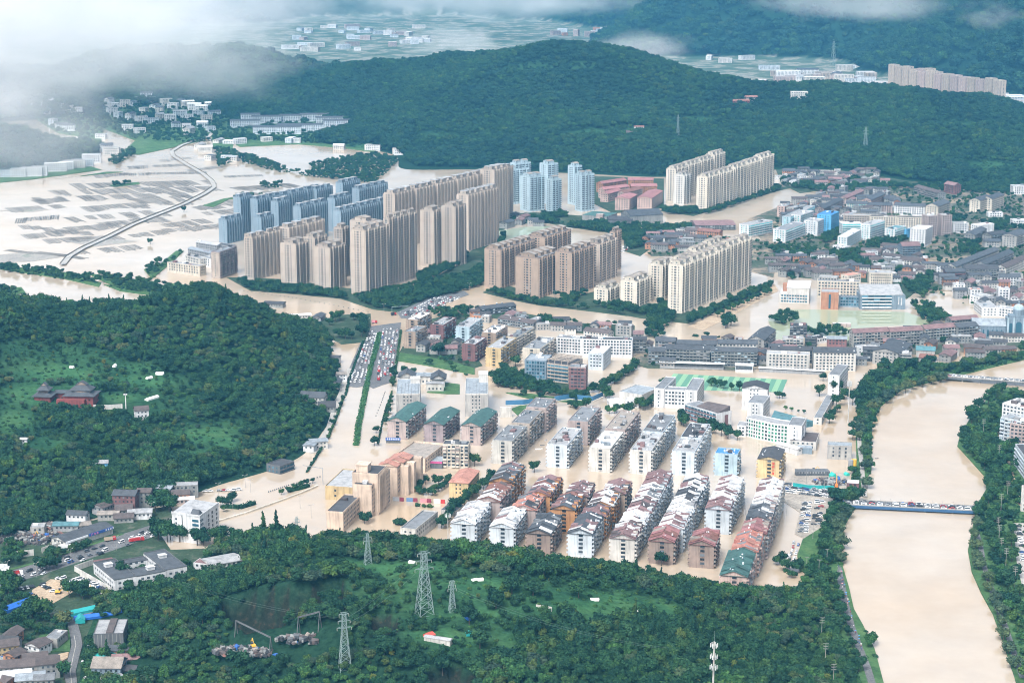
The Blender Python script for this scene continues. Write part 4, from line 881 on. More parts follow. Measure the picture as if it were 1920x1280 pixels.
# right-hand town; facade top edge left -> right (or near -> far)
def tb(lab, p0, p1, h, W, wall, roof='dark', style='grid', gab=0.0, grp='blocks of the right-hand town', **k):
 kw = dict(pitch=3.4, ww=1.9, wh=1.6); kw.update(k)
 return block(lab, 'apartments', p0, p1, h, W, wall, roof, style, group=grp, gab=gab, clutter=k.pop('clutter', 2 if gab == 0 else 0), **{a: b for a, b in kw.items() if a != 'clutter'})
TW = [
 ('white school-like block at the right edge under the forested hill', zL(1828,228), zL(2000,228),13,18, 'white', 'lightgrey', 'grid', 0),
 ('dark-roofed block below the forest, left of the maroon gable', zL(980,228), zL(1180,285),10,14, 'dirty', 'tile', 'rows', 3),
 ('block with a maroon pitched roof and white gable below the forest', zL(1235,205), zL(1322,222),14,14, 'maroon', 'maroon', 'grid', 4),
 ('cream gabled slab at the right, left of two', zL(1545,350), zL(1638,318),18,16, 'cream', 'slate', 'grid', 3.5),
 ('cream gabled slab at the right, with white side', zL(1645,335), zL(1752,300),18,15, 'cream', 'slate', 'grid', 3.5),
 ('white long block with slate roof above the teal school', zL(395,372), zL(570,380),12,15, 'offwhite', 'slate', 'grid', 3),
 ('pinkish long block with slate roof beside the white long block', zL(592,388), zL(792,390),14,15, 'rose', 'slate', 'grid', 3),
 ('white long block with wide slate hipped roof in the right-hand town', zL(808,390), zL(1070,402),14,17, 'white', 'slate', 'grid', 3.5),
 ('yellow-gabled cream block with slate roof in the right-hand town', zL(1185,400), zL(1285,362),17,19, 'cream', 'slate', 'grid', 4),
 ('pink terrace running uphill, lower part', zL(205,418), zL(372,340),13,13, 'rose', 'slate', 'grid', 3),
 ('pink terrace running uphill, upper part', zL(400,330), zL(548,265),13,12, 'rose', 'maroon', 'grid', 3),
 ('tan terrace with arched gable beside the upper pink terrace', zL(610,345), zL(732,290),13,14, 'pink', 'slate', 'grid', 3),
 ('grey and beige block with balconies, left in the cream row', zL(372,475), zL(605,482),17,14, 'beige', 'lightgrey', 'grid', 0),
 ('cream block with large windows, middle of the cream row', zL(602,490), zL(828,492),17,14, 'cream', 'dark', 'grid', 0),
 ('cream block with large windows, right end of the cream row', zL(832,494), zL(1072,500),16,14, 'cream', 'dark', 'grid', 0),
 ('pink high block, left of the pink pair', zL(1098,485), zL(1182,480),30,16, 'rose', 'lightgrey', 'grid', 0),
 ('pink high block, right of the pink pair', zL(1218,478), zL(1305,475),28,16, 'rose', 'lightgrey', 'grid', 0),
 ('white block framing a teal glass wall', zL(362,548), zL(528,545),17,14, 'white', 'white', 'bands', 0),
 ('white stepped block leading down from the teal glass wall', zL(405,665), zL(525,598),15,13, 'white', 'white', 'grid', 0),
 ('low white annex at the foot of the stepped block', zL(280,735), zL(390,750),5,12, 'white', 'lightgrey', 'grid', 0),
 ('white block with teal side beside the teal glass wall', zL(602,560), zL(728,522),21,14, 'white', 'lightgrey', 'bands', 0),
 ('white block with teal windows left of the sky-blue wing', zL(815,600), zL(908,570),15,15, 'white', 'teal', 'bands', 0),
 ('small sky-blue wing between white blocks', zL(912,598), zL(968,588),12,12, 'skyblue', 'teal', 'grid', 0),
 ('white high block standing in trees in front of the pink pair', zL(1076,600), zL(1140,570),23,21, 'white', 'white', 'grid', 0),
 ('white four-storey block right of the pink pair', zL(1312,545), zL(1446,545),14,14, 'white', 'grey', 'grid', 0),
 ('rounded white block beside the four-storey one', zL(1530,565), zL(1665,548),13,14, 'white', 'white', 'plain', 0),
 ('small white pavilion on a green slope at the right', zL(1615,455), zL(1742,455),6,12, 'white', 'white', 'grid', 0),
 ('white villa with arched door at the right edge', zL(1825,520), zL(1960,520),10,16, 'white', 'lightgrey', 'grid', 0),
 ('bright sky-blue block with a paler end', zL(268,478), zL(336,445),25,20, 'skyblue', 'blue', 'grid', 0),
 ('white block with round openings left of the sky-blue one', zL(152,530), zL(204,508),20,20, 'white', 'lightgrey', 'grid', 0),
 ('white school block with teal window columns, front of the teal school', zH(932,105), zH(1136,65),17,16, 'white', 'lightgrey', 'bands', 0),
 ('white school block with teal side stripes, second in the teal school', zH(1248,148), zH(1416,85),17,18, 'white', 'grey', 'bands', 0),
 ('plain white block between the teal school and the sky-blue block', zH(1482,82), zH(1576,52),17,14, 'white', 'white', 'grid', 0),
 ('long pale school wing at the back of the teal school', zH(1290,35), zH(1500,-60),17,12, 'paleblue', 'lightgrey', 'bands', 0),
 ('white block with bluish roof behind the teal school', zL(5,478), zL(118,440),18,14, 'white', 'lightgrey', 'grid', 0),
 ('low dark block with pitched roof, right of the white high block', zL(1500,645), zL(1600,592),11,15, 'dirty', 'slate', 'rows', 3),
 ('brown block with grey hipped roof among the dark roofs at the right', zL(1585,700), zL(1722,700),8,15, 'concrete', 'slate', 'grid', 2.5),
 ('dark block with slate roof at the right edge of the old roofs', zL(1858,655), zL(1960,615),16,20, 'concrete', 'slate', 'rows', 3),
 ('dark long slate roof behind the brown block', zL(1640,645), zL(1770,625),9,15, 'dirty', 'dark', 'rows', 3),
 ('white fronted slab with long slate roof at the edge of the grass field', zL(1172,905), zL(1330,912),11,13, 'white', 'slate', 'grid', 3),
 ('long slate-roofed slab running up beside the grass field', zL(1335,915), zL(1708,768),11,13, 'offwhite', 'slate', 'grid', 3.2),
 ('second long slate-roofed slab, right of the one by the grass field', zL(1590,895), zL(1832,790),11,13, 'grey', 'slate', 'rows', 3.2),
 ('third long slate-roofed slab at the right edge', zL(1765,925), zL(1960,840),11,13, 'offwhite', 'tile', 'grid', 3.2),
 ('maroon-walled block with slate roof below the long slabs', zL(1252,960), zL(1418,958),13,13, 'maroon', 'slate', 'bands', 3),
 ('dark weathered block with many balconies below the long slabs', zL(1425,935), zL(1708,935),15,24, 'dirty', 'dark', 'rows', 3),
 ('white block with dark square windows at the right edge', zL(1717,1005), zL(1892,1005),12,13, 'white', 'slate', 'grid', 3),
 ('white low block with slate roof among trees left of the grass field', zL(860,855), zL(1040,872),10,12, 'offwhite', 'tile', 'grid', 3),
 ('tan brick end block beside the low white one', zL(1045,850), zL(1100,852),11,12, 'brick', 'tile', 'grid', 0),
 ('big block with maroon pitched roof and glassy front at the grass field', zL(880,740), zL(1035,735),14,17, 'slate', 'maroon', 'rows', 4),
 ('dark old roof left of the maroon pitched roof, upper', zL(690,735), zL(865,750),8,18, 'dirty', 'tile', 'rows', 3),
 ('dark old roof left of the maroon pitched roof, lower', zL(520,780), zL(690,790),7,17, 'dirty', 'tile', 'rows', 3),
 ('dark old roof with white front by the trees', zL(700,815), zL(850,835),7,14, 'offwhite', 'tile', 'grid', 2.5),
 ('small white house with red roof by the trees at the lower right', zL(1462,1115), zL(1555,1115),10,12, 'white', 'terracotta', 'grid', 0),
 ('white stepped house below the small red roof', zL(1540,1180), zL(1640,1160),9,14, 'white', 'lightgrey', 'grid', 0),
 ('white house of three floors by the bend of the flooded lane', zL(1318,1070), zL(1416,1072),10,12, 'white', 'lightgrey', 'grid', 0),
 ('white tall house with flat roof at the lower right of the town', zL(1702,1110), zL(1800,1112),17,16, 'white', 'lightgrey', 'grid', 0),
 ('long white house behind the church', zM(1420,30), zM(1500,95),9,18, 'white', 'lightgrey', 'grid', 0),
 ('white house with many small windows behind the church', zM(1630,90), zM(1860,120),9,14, 'white', 'lightgrey', 'grid', 0),
 ('brown apartment house at the muddy avenue', zL(-130,405), zL(-60,380),15,12, 'pink', 'lightgrey', 'grid', 0),
 ('grey apartment house with gridded front by the muddy avenue', zL(-55,415), zL(60,390),15,12, 'concrete', 'lightgrey', 'grid', 0),
 ('long maroon-roofed market hall at the muddy avenue', zH(480,105), zH(820,100),7,44, 'dirty', 'maroon', 'rows', 3),
 ('pink row with hipped ends in front of the market hall', zH(490,150), zH(680,165),8,13, 'brick', 'rust', 'grid', 3),
 ('tan house with dark roof left of the pink row', zH(385,145), zH(485,150),8,12, 'pink', 'tile', 'grid', 3),
 ('low red-roofed shed behind the cream towers', zH(770,235), zH(950,230),5,22, 'rose', 'red', 'plain', 2),
]
for lab, p0, p1, h, W, wall, roof, st, gab in TW:
 gl = GLASST if 'teal' in lab else (GLASSB if 'sky-blue' in lab else None)
 tb(lab, p0, p1, h, W, wall, roof, st, gab, glass=gl)
# old quarter round the stadium
OQ = 'weathered slabs of the old quarter'
for lab, p0, p1, h, W, wall, roof, st, gab in (
 ('weathered grey slab at the left end behind the grandstand', zF(985,452), zF(1125,455),13,13, 'dirty', 'slate', 'rows', 3),
 ('long weathered slab with blue awnings behind the grandstand', zF(1140,430), zF(1515,440),15,14, 'dirty', 'slate', 'rows', 3),
 ('long weathered slab with dark galleries right of the blue awnings', zF(1525,450), zF(1920,458),15,14, 'dirty', 'slate', 'rows', 3),
 ('grey slab with a big tree on its left, second line behind the grandstand', zF(1045,360), zF(1215,368),13,13, 'grey', 'slate', 'rows', 3),
 ('grey slab in the second line behind the grandstand, middle', zF(1232,388), zF(1570,395),13,12, 'grey', 'slate', 'rows', 3),
 ('white-topped slab in the second line behind the grandstand, right', zF(1585,385), zF(1920,390),13,12, 'offwhite', 'slate', 'grid', 3),
 ('ruined grey block with overgrown walls beside the white long block', zF(850,350), zF(970,352),14,13, 'dirty', 'dark', 'rows', 2),
 ('dark-roofed hall among trees behind the white long block', zF(430,275), zF(640,300),8,13, 'offwhite', 'tile', 'grid', 3),
 ('small concrete house with open top floor behind the white long block', zF(705,232), zF(840,240),11,11, 'concrete', 'lightgrey', 'grid', 0),
 ('low house with maroon roof beside the concrete one', zF(860,305), zF(945,305),6,11, 'dirty', 'maroon', 'grid', 3),
 ('white five-storey block facing the right stand', zG(262,472), zG(632,486),15.5,13, 'offwhite', 'lightgrey', 'grid', 0),
 ('large white block with slate roof facing the right stand', zG(668,462), zG(1030,466),18,15, 'offwhite', 'slate', 'grid', 4),
 ('dark slate roof behind the white five-storey block', zG(310,445), zG(680,445),13,13, 'darkgrey', 'dark', 'rows', 3),
 ('gabled dark block at the flooded lane behind the old slabs', zG(242,355), zG(340,268),14,16, 'concrete', 'slate', 'rows', 3.5),
 ('dark block with crowded balconies right of the large white block', zG(1090,435), zG(1222,440),12,12, 'darkgrey', 'dark', 'rows', 2),
 ('grey block with gabled slate roof by the river trees', zG(1392,470), zG(1512,392),13,26, 'concrete', 'slate', 'rows', 3.5),
 ('small block with dark glass front by the river trees', zG(1395,475), zG(1507,480),11,9, 'concrete', 'lightgrey', 'bands', 0),
 ('block with a teal sheet roof by the river trees', zG(1545,440), zG(1705,448),12,17, 'concrete', 'teal', 'plain', 2.5),
 ('low house with rust-coloured gable below the teal roof', zG(1570,505), zG(1690,515),7,12, 'concrete', 'rust', 'grid', 3),
 ('maroon-roofed slab with laundry, left of four in the line', zG(1010,295), zG(1315,280),15,12, 'stain', 'maroon', 'rows', 3.2),
 ('maroon-roofed slab with laundry, second from the left in the line', zG(1328,285), zG(1602,268),15,12, 'concrete', 'maroon', 'rows', 3.2),
 ('maroon-roofed slab with laundry, third from the left in the line', zG(1622,262), zG(1898,240),15,12, 'stain', 'maroon', 'rows', 3.2),
 ('maroon-roofed slab with dark galleries, right end of the line', zM(1262,290), zM(1488,268),15,12, 'dirty', 'slate', 'rows', 3.2),
 ('maroon-roofed slab in the line behind, beside the green pond', zM(1195,218), zM(1468,198),10,12, 'dirty', 'maroon', 'rows', 3),
 ('cluttered house with blackened terraces, upper of two by the pond', zG(462,235), zG(610,240),12,14, 'darkgrey', 'black', 'rows', 0),
 ('cluttered house with white terraces, lower of two by the pond', zG(400,345), zG(580,350),9,14, 'stain', 'lightgrey', 'rows', 0),
 ('dark glassy house beside the cluttered white terraces', zG(590,340), zG(690,345),8,9, 'darkgrey', 'dark', 'bands', 0),
 ('low house with grey sheet roof left of the laundry slabs', zG(782,345), zG(950,350),8,12, 'maroon', 'steel', 'grid', 2),
 ('white low house beside the grey sheet roof', zG(690,350), zG(785,335),5,14, 'white', 'white', 'grid', 0),
 ('long low roof by the muddy field left of the tan towers', zK(105,825), zK(400,790),7,14, 'darkgrey', 'slate', 'rows', 2.5),
 ('long low slate roof among trees behind the tan block', zK(245,900), zK(545,945),7,15, 'grey', 'tile', 'rows', 2.5)):
 r, L, W = block(lab, 'apartments', p0, p1, h, W, wall, roof, st, group=OQ, name='old_apartment_block', gab=gab, clutter=3 if gab == 0 else 0)
 if gab > 2 and L > 40: tanks(r, L, W, h+1.2,4)
VIL = []
def village(zone, pts, labels_group, cat='house'):
 words = ['tile', 'tile', 'slate', 'dark', 'maroon']
 pts = sorted(pts, key=lambda q: q[0])
 for i, (x, y) in enumerate(pts):
  wall = random.choice(('dirty', 'offwhite', 'dirty', 'concrete', 'brick')); roof = random.choice(words)
  wn = {'dirty': 'grey', 'offwhite': 'white', 'concrete': 'concrete', 'brick': 'brick'}[wall]; rn = {'tile': 'brown-black', 'slate': 'slate', 'dark': 'black', 'maroon': 'maroon'}[roof]
  nth = ORD[i] if i < 20 else 'number %d' % (i+1)
  house('%s house with %s roof %s, %s from left' % (wn, rn, zone, nth), labels_group, (x, y),0.4, random.uniform(14,24), random.uniform(9,13), random.choice((0,5,-10,12,62,75)), random.uniform(5,9), wall, roof, random.uniform(2,3))
village('below the forested hill', [zL(*p) for p in ((20,105),(95,130),(160,150),(230,145),(300,160),(60,165),(180,185),(390,115),(470,90),(540,80),(610,75),(660,100),(500,125),(120,100),(30,70),(250,110))], 'old houses below the forested hill')
village('behind the cream towers', [zH(*p) for p in ((150,205),(230,215),(320,240),(90,250),(170,265),(270,200),(360,285),(60,205))], 'old houses behind the cream towers')
village('right of the cream towers', [zH(*p) for p in ((1150,385),(1230,400),(1180,440),(1290,445),(1420,410),(1500,420),(1400,460),(1590,430),(1680,445),(1470,480),(1560,500),(1720,490),(1240,480),(1330,500),(1800,480))], 'old houses right of the cream towers')
village('among the trees by the green pond', [zJ(*p) for p in ((1480,555),(1560,570),(1640,600),(1420,620),(1530,600),(1690,620))], 'old houses by the green pond')
village('behind the river trees near the church', [zM(*p) for p in ((1190,480),(1160,545),(1420,480),(1430,525),(1520,440),(1750,490),(1600,500))], 'old houses near the church')
# school by the pond
sp = 'school buildings beside the pond'
r, L, W = block('dark-ended school wing with white balconies and big sloping grey roof', 'school', zL(520,1160), zL(905,1160),16,26, 'slate', 'grey', 'grid', 3.4, group=sp, name='school_wing', para=0, front='few')
for ch in list(r.children):
 if ch.name.startswith(('roof', 'ledges', 'windows')):
  for c2 in list(ch.children): bpy.data.objects.remove(c2)
  bpy.data.objects.remove(ch)
m = MB(); m.hexa([(0,-.3,16.1),(L*.95,-.3,16.1),(L*.95, W, 16.1),(2, W, 16.1)], [(0,-.3,17),(L*.95,-.3,17),(L*.95, W, 24),(2, W, 24)]); m.build('roof', RM('lightgrey', 1), r)
m = MB(); bl = MB()
for f in range(4):
 for i in range(5):
  x = 2+i*(L*.66/5); m.face([(x, -.08, f*3.6+3.2),(x+6.2,-.08, f*3.6+3.2),(x+6.2,-.08, f*3.6+5.2),(x, -.08, f*3.6+5.2)])
  bl.box(x-.2, x+6.4,-1.3,0, f*3.6+1.9, f*3.6+3.1,0, True)
m.build('windows', GLASSB, r, kind='stuff'); bl.build('balconies', WM('white'), r, kind='stuff')
m = MB()
for col in range(2):
 for i in range(7): m.box(L*.84+col*3, L*.84+col*3+1.3,-.16,-.02,13.2-i*1.25-col*1.2,14.1-i*1.25-col*1.2,0, True)
m.build('wall_lettering', WM('white'), r)
r, L, W = block('orange brick school block with a dark window slot, in front of the cream wing', 'school', zL(182,1135), zL(332,1140),19,20, 'brick', 'lightgrey', 'plain', group=sp, name='school_wing', gend=False, para=0.8)
m = MB(); m.face([(L*.44,-.08,1),(L*.56,-.08,1),(L*.56,-.08,17),(L*.44,-.08,17)]); m.build('window_slot', GLASSB, r)
block('cream school wing with rows of dark windows and flat roof', 'school', zL(150,1040), zL(515,1050),18,14, 'cream', 'grey', 'grid', 3.4,3.6,2.0,1.8, group=sp, name='school_wing', clutter=4, gend=True)
block('cream and grey school wing behind the sloping roof', 'school', zL(595,972), zL(795,975),14,20, 'cream', 'lightgrey', 'grid', 3.4,2.4,1.2,2.0, group=sp, name='school_wing', clutter=3)
block('dark glazed link between the orange block and the sloping-roofed wing', 'school', zL(335,1175), zL(520,1180),11,8, 'slate', 'grey', 'grid', 3.4,3.0,2.4,2.4, group=sp, name='school_wing', glass=GLASSB)
r, L, W = block('school hall with white sloping roof and a pale front, left of the pond school', 'school', zH(1195,690), zH(1450,700),10,32, 'offwhite', 'white', 'grid', 3.3,3,2.2,1.8, group=sp, name='school_hall', glass=GLASSB)
m = MB(); m.hexa([(L*.25,2,10),(L, 2,10),(L, 30,10),(L*.25,30,10)], [(L*.25,2,17),(L, 2,17),(L, 30,20),(L*.25,30,20)]); m.build('auditorium', WM('offwhite'), r)
m = MB(); m.hexa([(L*.23,1.5,17.1),(L+.5,1.5,17.1),(L+.5,30.5,20.1),(L*.23,30.5,20.1)], [(L*.23,1.5,17.6),(L+.5,1.5,17.6),(L+.5,30.5,20.6),(L*.23,30.5,20.6)]); m.build('auditorium_roof', RM('white'), r)
m = MB(); m.box(L*.08, L*.3,16,24,10,19,0, False); m.build('orange_cube', WM('brick'), r)
block('white block with pale flat roof behind the cream school wing', 'school', zH(1530,545), zH(1690,555),21,12, 'concrete', 'lightgrey', 'grid', 3.3, group=sp, name='school_wing')
block('cream block with orange roof terrace behind the cream school wing', 'school', zH(1790,540), zH(1895,520),22,12, 'cream', 'terracotta', 'grid', 3.3, group=sp, name='school_wing')
block('small white pavilion with pink wall on the pond edge', 'pavilion', zH(1655,945), zH(1808,945),4.0,6, 'rose', 'white', 'plain', name='pavilion', para=0)
# stadium
st = empty('grandstand', (*G(*zF(1080,600))[:2], 0),0, 'long low grandstand with a white roof along the flooded track', 'grandstand'); a, b = G(*zF(1085,596)), G(*zF(1630,612)); th = math.atan2((b-a).y, (b-a).x); L = (b-a).length
st.location = a; st.rotation_euler.z = th
m = MB(); m.box(0, L, 0,8,-2,1.5,0, False); [m.box(0, L, 2+k*1.5,8,1.5+k*.7,2.2+k*.7,0, False) for k in range(3)]; m.build('steps', WM('grey'), st)
m = MB(); m.hexa([(-1,-1.5,6),(L+1,-1.5,6),(L+1,9,5),(-1,9,5)], [(-1,-1.5,6.4),(L+1,-1.5,6.4),(L+1,9,5.4),(-1,9,5.4)], 0, True); m.build('roof', RM('white'), st)
m = MB(); [m.bar((x, 7.5,0),(x, 7.5,5.2),.25) for x in np.linspace(1, L-1,12)]; m.build('posts', WM('grey'), st)
a, b = G(*zG(195,625)), G(*zG(755,655)); th = math.atan2((b-a).y, (b-a).x); L = (b-a).length
st = empty('grandstand', a, th, 'low white-topped stand below the white blocks, right of the stage', 'grandstand')
m = MB(); m.box(0, L, 0,5,-2,2.6,0, False); m.build('steps', WM('grey'), st); m = MB(); m.box(-.5, L+.5,-.5,5.5,3.6,4.2,0, True); m.build('roof', RM('white'), st)
m = MB(); [m.bar((x, 4.5,2.5),(x, 4.5,3.7),.2) for x in np.linspace(1, L-1,12)]; m.build('posts', WM('grey'), st)
a, b = G(*zF(1730,625)), G(*zF(1880,630)); th = math.atan2((b-a).y, (b-a).x); L = (b-a).length
st = empty('stage', a, th, 'white open stage at the edge of the striped pitch', 'stage')
m = MB(); m.box(0, L, 0,8,-2,1.6,0, False); m.build('platform', WM('white'), st); m = MB(); m.box(-.5, L+.5,-.5,8.5,6.3,7,0, True); m.build('roof', RM('white'), st); m = MB(); m.box(0, L, 7.6,8,1.6,6.3,0, False); m.box(0,.5,0,7.6,1.6,6.3,0, False); m.box(L-.5, L, 0,7.6,1.6,6.3,0, False); m.build('back_wall', WM('bluewhite'), st)
GRA = plain_mat('pitch_light_green', (0.20,0.36,0.22),0.9); GRB = plain_mat('pitch_dark_green', (0.09,0.23,0.16),0.9)
c0, c1, c2, c3 = G(*zF(1212,642),.12), G(*zG(440,693),.12), G(*zG(395,800),.12), G(*zF(1130,760),.12)
c0 = G(*zF(1200,640),.12); c3 = G(*zF(1100,775),.12)
m = MB(); n = 22
for i in range(n):
 f0, f1 = i/n, (i+1)/n; m.face([c3.lerp(c2, f0), c3.lerp(c2, f1), c0.lerp(c1, f1), c0.lerp(c1, f0)], i % 2)
pit = m.build('sports_pitch', [GRA, GRB]); pit['kind'] = 'structure'
# school at the stadium
ss = 'white school blocks south of the pitch'
for lab, p0, p1, pl, h in (('white school wing with long grey roof pointing at the pitch, left', zF(1120,780), zF(1222,680), zF(1038,770),17),('white school wing pointing at the pitch, right', zF(1405,795), zF(1466,690), zF(1305,785),17)):
 block(lab, 'school', p0, p1, h, pl, 'white', 'grey', 'grid', 3.3,3,1.8,1.6, group=ss, name='school_wing', front='few', para=1.1)
block('white school wing with square windows joining the two roofs', 'school', zF(1120,785), zF(1305,795),16,13, 'white', 'grey', 'grid', 3.3,3,1.9,1.7, group=ss, name='school_wing', para=1.1)
r, L, W = block('grey-roofed low gymnasium with rounded end', 'gymnasium', zF(735,800), zF(930,830),8,32, 'offwhite', 'steel', 'plain', group=ss, name='gymnasium', gend=False)
block('small white annex below the gymnasium', 'annex', zF(785,870), zF(905,880),6,10, 'white', 'white', 'grid', name='annex')
block('low white annex left of the small one', 'annex', zF(650,885), zF(780,880),4,10, 'white', 'white', 'plain', name='annex')
r, L, W = block('maroon and white teaching block with long window bands', 'school', zF(1295,905), zF(1575,990),14,17, 'white', 'grey', 'plain', group=ss, name='school_wing', gend=False, para=.8)
for f in range(4):
 m = MB(); m.box(.6, L-1,-.12,0,1+f*3.3,2.1+f*3.3,0, False); m.build('maroon_band', WM('maroon'), r)
m = MB(); [m.face([(x, -.06,2.2+f*3.3),(x+3.4,-.06,2.2+f*3.3),(x+3.4,-.06,3.9+f*3.3),(x, -.06,3.9+f*3.3)]) for f in range(4) for x in np.arange(1, L-5,4.0)]; m.build('windows', GLASSB, r, kind='stuff')
m = MB(); m.hexa([(L*.3,3,14),(L*.98,3,14),(L*.98,16,14),(L*.3,16,14)], [(L*.3,3,15),(L*.98,3,15),(L*.98,16,19),(L*.3,16,17)]); m.build('raised_roof', RM('tile'), r)
m = MB(); m.box(L+.02, L+.12,9,13,0,12,0, False); m.build('maroon_panel', WM('maroon'), r)
block('white dormitory tower with pitched cap beside the flooded playground', 'dormitory', zG(270,775), zG(285,730),20, zG(50,775), 'white', 'dark', 'grid', 3.2, group=ss, name='dormitory', gab=3, front='few')
block('white dormitory in front of the capped tower', 'dormitory', zG(235,905), zG(292,835),20, zG(102,890), 'white', 'grey', 'grid', 3.2, group=ss, name='dormitory', front='few')
block('white teaching tower with plain end wall and pale roof by the river road', 'school', zG(887,662), zG(962,572),20, zG(790,655), 'white', 'grey', 'grid', 3.2, group=ss, name='school_tower', front='few')
cl = empty('curved_school', (*G(*zG(85,1190))[:2], 0),0, 'white curved school building with green window bays and blue-grey inner roof', 'school')
arc = [G(x, y, 16) for x, y in (zG(88,1022), zG(190,1045), zG(330,1075), zG(470,1090), zG(590,1092))]
o0 = Vector(cl.location); mw = MB(); mwin = MB(); mroof = MB(); inner = []
for i, p in enumerate(arc):
 d = (arc[min(i+1,4)]-arc[max(i-1,0)]).normalized(); inner.append(p+Vector((-d.y, d.x, 0))*14)
for i in range(4):
 a, b = arc[i]-o0, arc[i+1]-o0; ia, ib = inner[i]-o0, inner[i+1]-o0; lo = lambda p, z: (p.x, p.y, z)
 mw.face([lo(a, -2), lo(b, -2), lo(b, 17), lo(a, 17)]); mw.face([lo(ib, -2), lo(ia, -2), lo(ia, 17), lo(ib, 17)])
 mroof.face([lo(a, 16.2), lo(b, 16.2), lo(ib, 16.2), lo(ia, 16.2)])
 n = 5 if i < 3 else 3; nn = Vector((b.y-a.y, a.x-b.x, 0)).normalized()*0.08
 for f in range(5):
  for k in range(n):
   p = a.lerp(b, (k+.2)/n)+nn; q = a.lerp(b, (k+.8)/n)+nn; z = 1+f*3.1; mwin.face([lo(p, z), lo(q, z), lo(q, z+1.9), lo(p, z+1.9)], 0 if (k+i) % 3 or i > 2 else 1)
mw.face([lo(arc[0]-o0,-2), lo(arc[0]-o0,17), lo(inner[0]-o0,17), lo(inner[0]-o0,-2)]); mw.face([lo(arc[4]-o0,-2), lo(inner[4]-o0,-2), lo(inner[4]-o0,17), lo(arc[4]-o0,17)])
mw.build('walls', WM('white'), cl); mroof.build('roof', RM('lightgrey'), cl); mwin.build('windows', [GLASSG, GLASS], cl, kind='stuff')
m = MB(); q = [G(*zG(x, y),14)-o0 for x, y in ((290,1040),(450,1075),(500,1010),(660,1045),(590,1010),(330,955))]; m.hexa([(p.x, p.y, 9) for p in (q[0], q[1], q[3], q[5])], [(p.x, p.y, 14) for p in (q[0], q[1], q[3], q[5])]); m.build('inner_roof', RM('teal', 1), cl)
block('tall white end block of the curved school with flat grey roof', 'school', zG(565,1095), zG(605,1025),19, zG(445,1085), 'white', 'grey', 'grid', 3.2, group=ss, name='school_wing', front='few')
block('low white wing left of the curved school', 'school', zG(10,1090), zG(85,1095),9,14, 'white', 'lightgrey', 'grid', 3,2.6,1.6,1.4, group=ss, name='school_wing')
block('long low corridor with grey roof leading to the river road', 'corridor', zG(735,1025), zG(842,830),6,7, 'offwhite', 'grey', 'grid', 3,4,1.6,1.6, name='corridor', para=.5)
block('low black-roofed hall behind the curved school', 'hall', zD(1785,500), zD(1812,420),7,22, 'offwhite', 'tile', 'plain', name='hall', para=.4)
block('blue-grey shed with bright blue door beside the black-roofed hall', 'shed', zD(1630,545), zD(1750,550),5,8, 'slate', 'steel', 'plain', name='shed', para=0)
block('white arched canopy roof below the curved school', 'canopy', zD(1440,510), zD(1625,560),5,6, 'white', 'white', 'plain', name='canopy', gab=1.5)
block('unpainted concrete house with flat roof at the river road', 'house', zR(236,712), zR(446,722),11,12, 'concrete', 'steel', 'grid', 3.2,5,1.4,1.6, name='concrete_house', wskip=.4, front='few')
block('maroon hut with white tin roof at the bridge end', 'hut', zX(400,205), zX(505,212),5.5,9, 'maroon', 'white', 'grid', 3, name='hut', para=0)
# town hall complex (pinkish tan) at the foot of the main road
th_g = 'pinkish tan town hall complex'; TA = 77
r, L, W = block('low yellow-tan hall with wide grey roof in front of the tan tower', 'hall', zV(318,695), zV(578,712),10,46, 'yellow', 'lightgrey', 'grid', 4.2,8,1.6,1.8, group=th_g, name='town_hall_wing', wskip=.1)
block('tan town hall wing with black roof terrace, lower front of the tall block', 'town hall', zV(715,692), zV(768,640),24,14, 'peach', 'dark', 'grid', 3.2,3.3,1.7,1.6, ang=TA, group=th_g, name='town_hall_wing', gend=False, clutter=2)
r, L, W = block('tall tan town hall slab with vertical window strips', 'town hall', zV(772,595), zV(832,520),31,20, 'peach', 'dark', 'plain', 3.2, ang=TA, group=th_g, name='town_hall_tower', gend=False)
m = MB(); mm = MB()
for i in range(8):
 x = 1.5+i*(L-3)/7; mm.box(x-.35, x+.35,-.7,0,2,31,0, False)
 if i < 7: m.face([(x+.5,-.06,4),(x+(L-3)/7-.5,-.06,4),(x+(L-3)/7-.5,-.06,29),(x+.5,-.06,29)])
mm.build('fins', WM('peach'), r); m.build('window_strips', GLASS, r, kind='stuff')
m = MB(); m.box(3,12,9,18,31,36.5,0, False); m.box(2.6,12.4,8.6,18.4,36.5,37.2,0, True); m.build('roof_house', WM('peach'), r)
block('tan town hall wing right of the window strips', 'town hall', zV(833,585), zV(892,545),27,14, 'peach', 'dark', 'grid', 3.2,3.4,1.7,1.6, ang=TA, group=th_g, name='town_hall_wing', gend=False)
block('low tan front wing with stepped roof houses, nearest part of the town hall', 'town hall', zV(472,925), zV(640,778),14.5,12.5, 'peach', 'dark', 'grid', 3.1,3.4,1.8,1.6, ang=TA, group=th_g, name='town_hall_wing', gend=False, clutter=2, para=1.2)
for k, (p0, p1, h) in enumerate(((zV(935,525), zV(960,500),24),(zV(990,490), zV(1010,470),25),(zV(1035,465), zV(1075,430),25))):
 r, L, W = block('tan town hall wing with sloping terracotta roof, %s of three stepping back' % ORD[k], 'town hall', p0, p1, h, 15, 'peach', 'terracotta', 'grid', 3.1,3.4,1.7,1.6, ang=TA, group=th_g, name='town_hall_wing', gend=False, gab=2.5)
 m = MB(); m.box(L-2, L+4,-7,0,-2, h-1,0, False); m.build('stair_fin', WM('peach'), r)
r, L, W = block('wide flat-roofed market hall with brown puddled roof', 'market hall', zV(905,445), zV(1172,470),10,46, 'peach', 'tan', 'plain', group=th_g, name='market_hall', para=1.6)
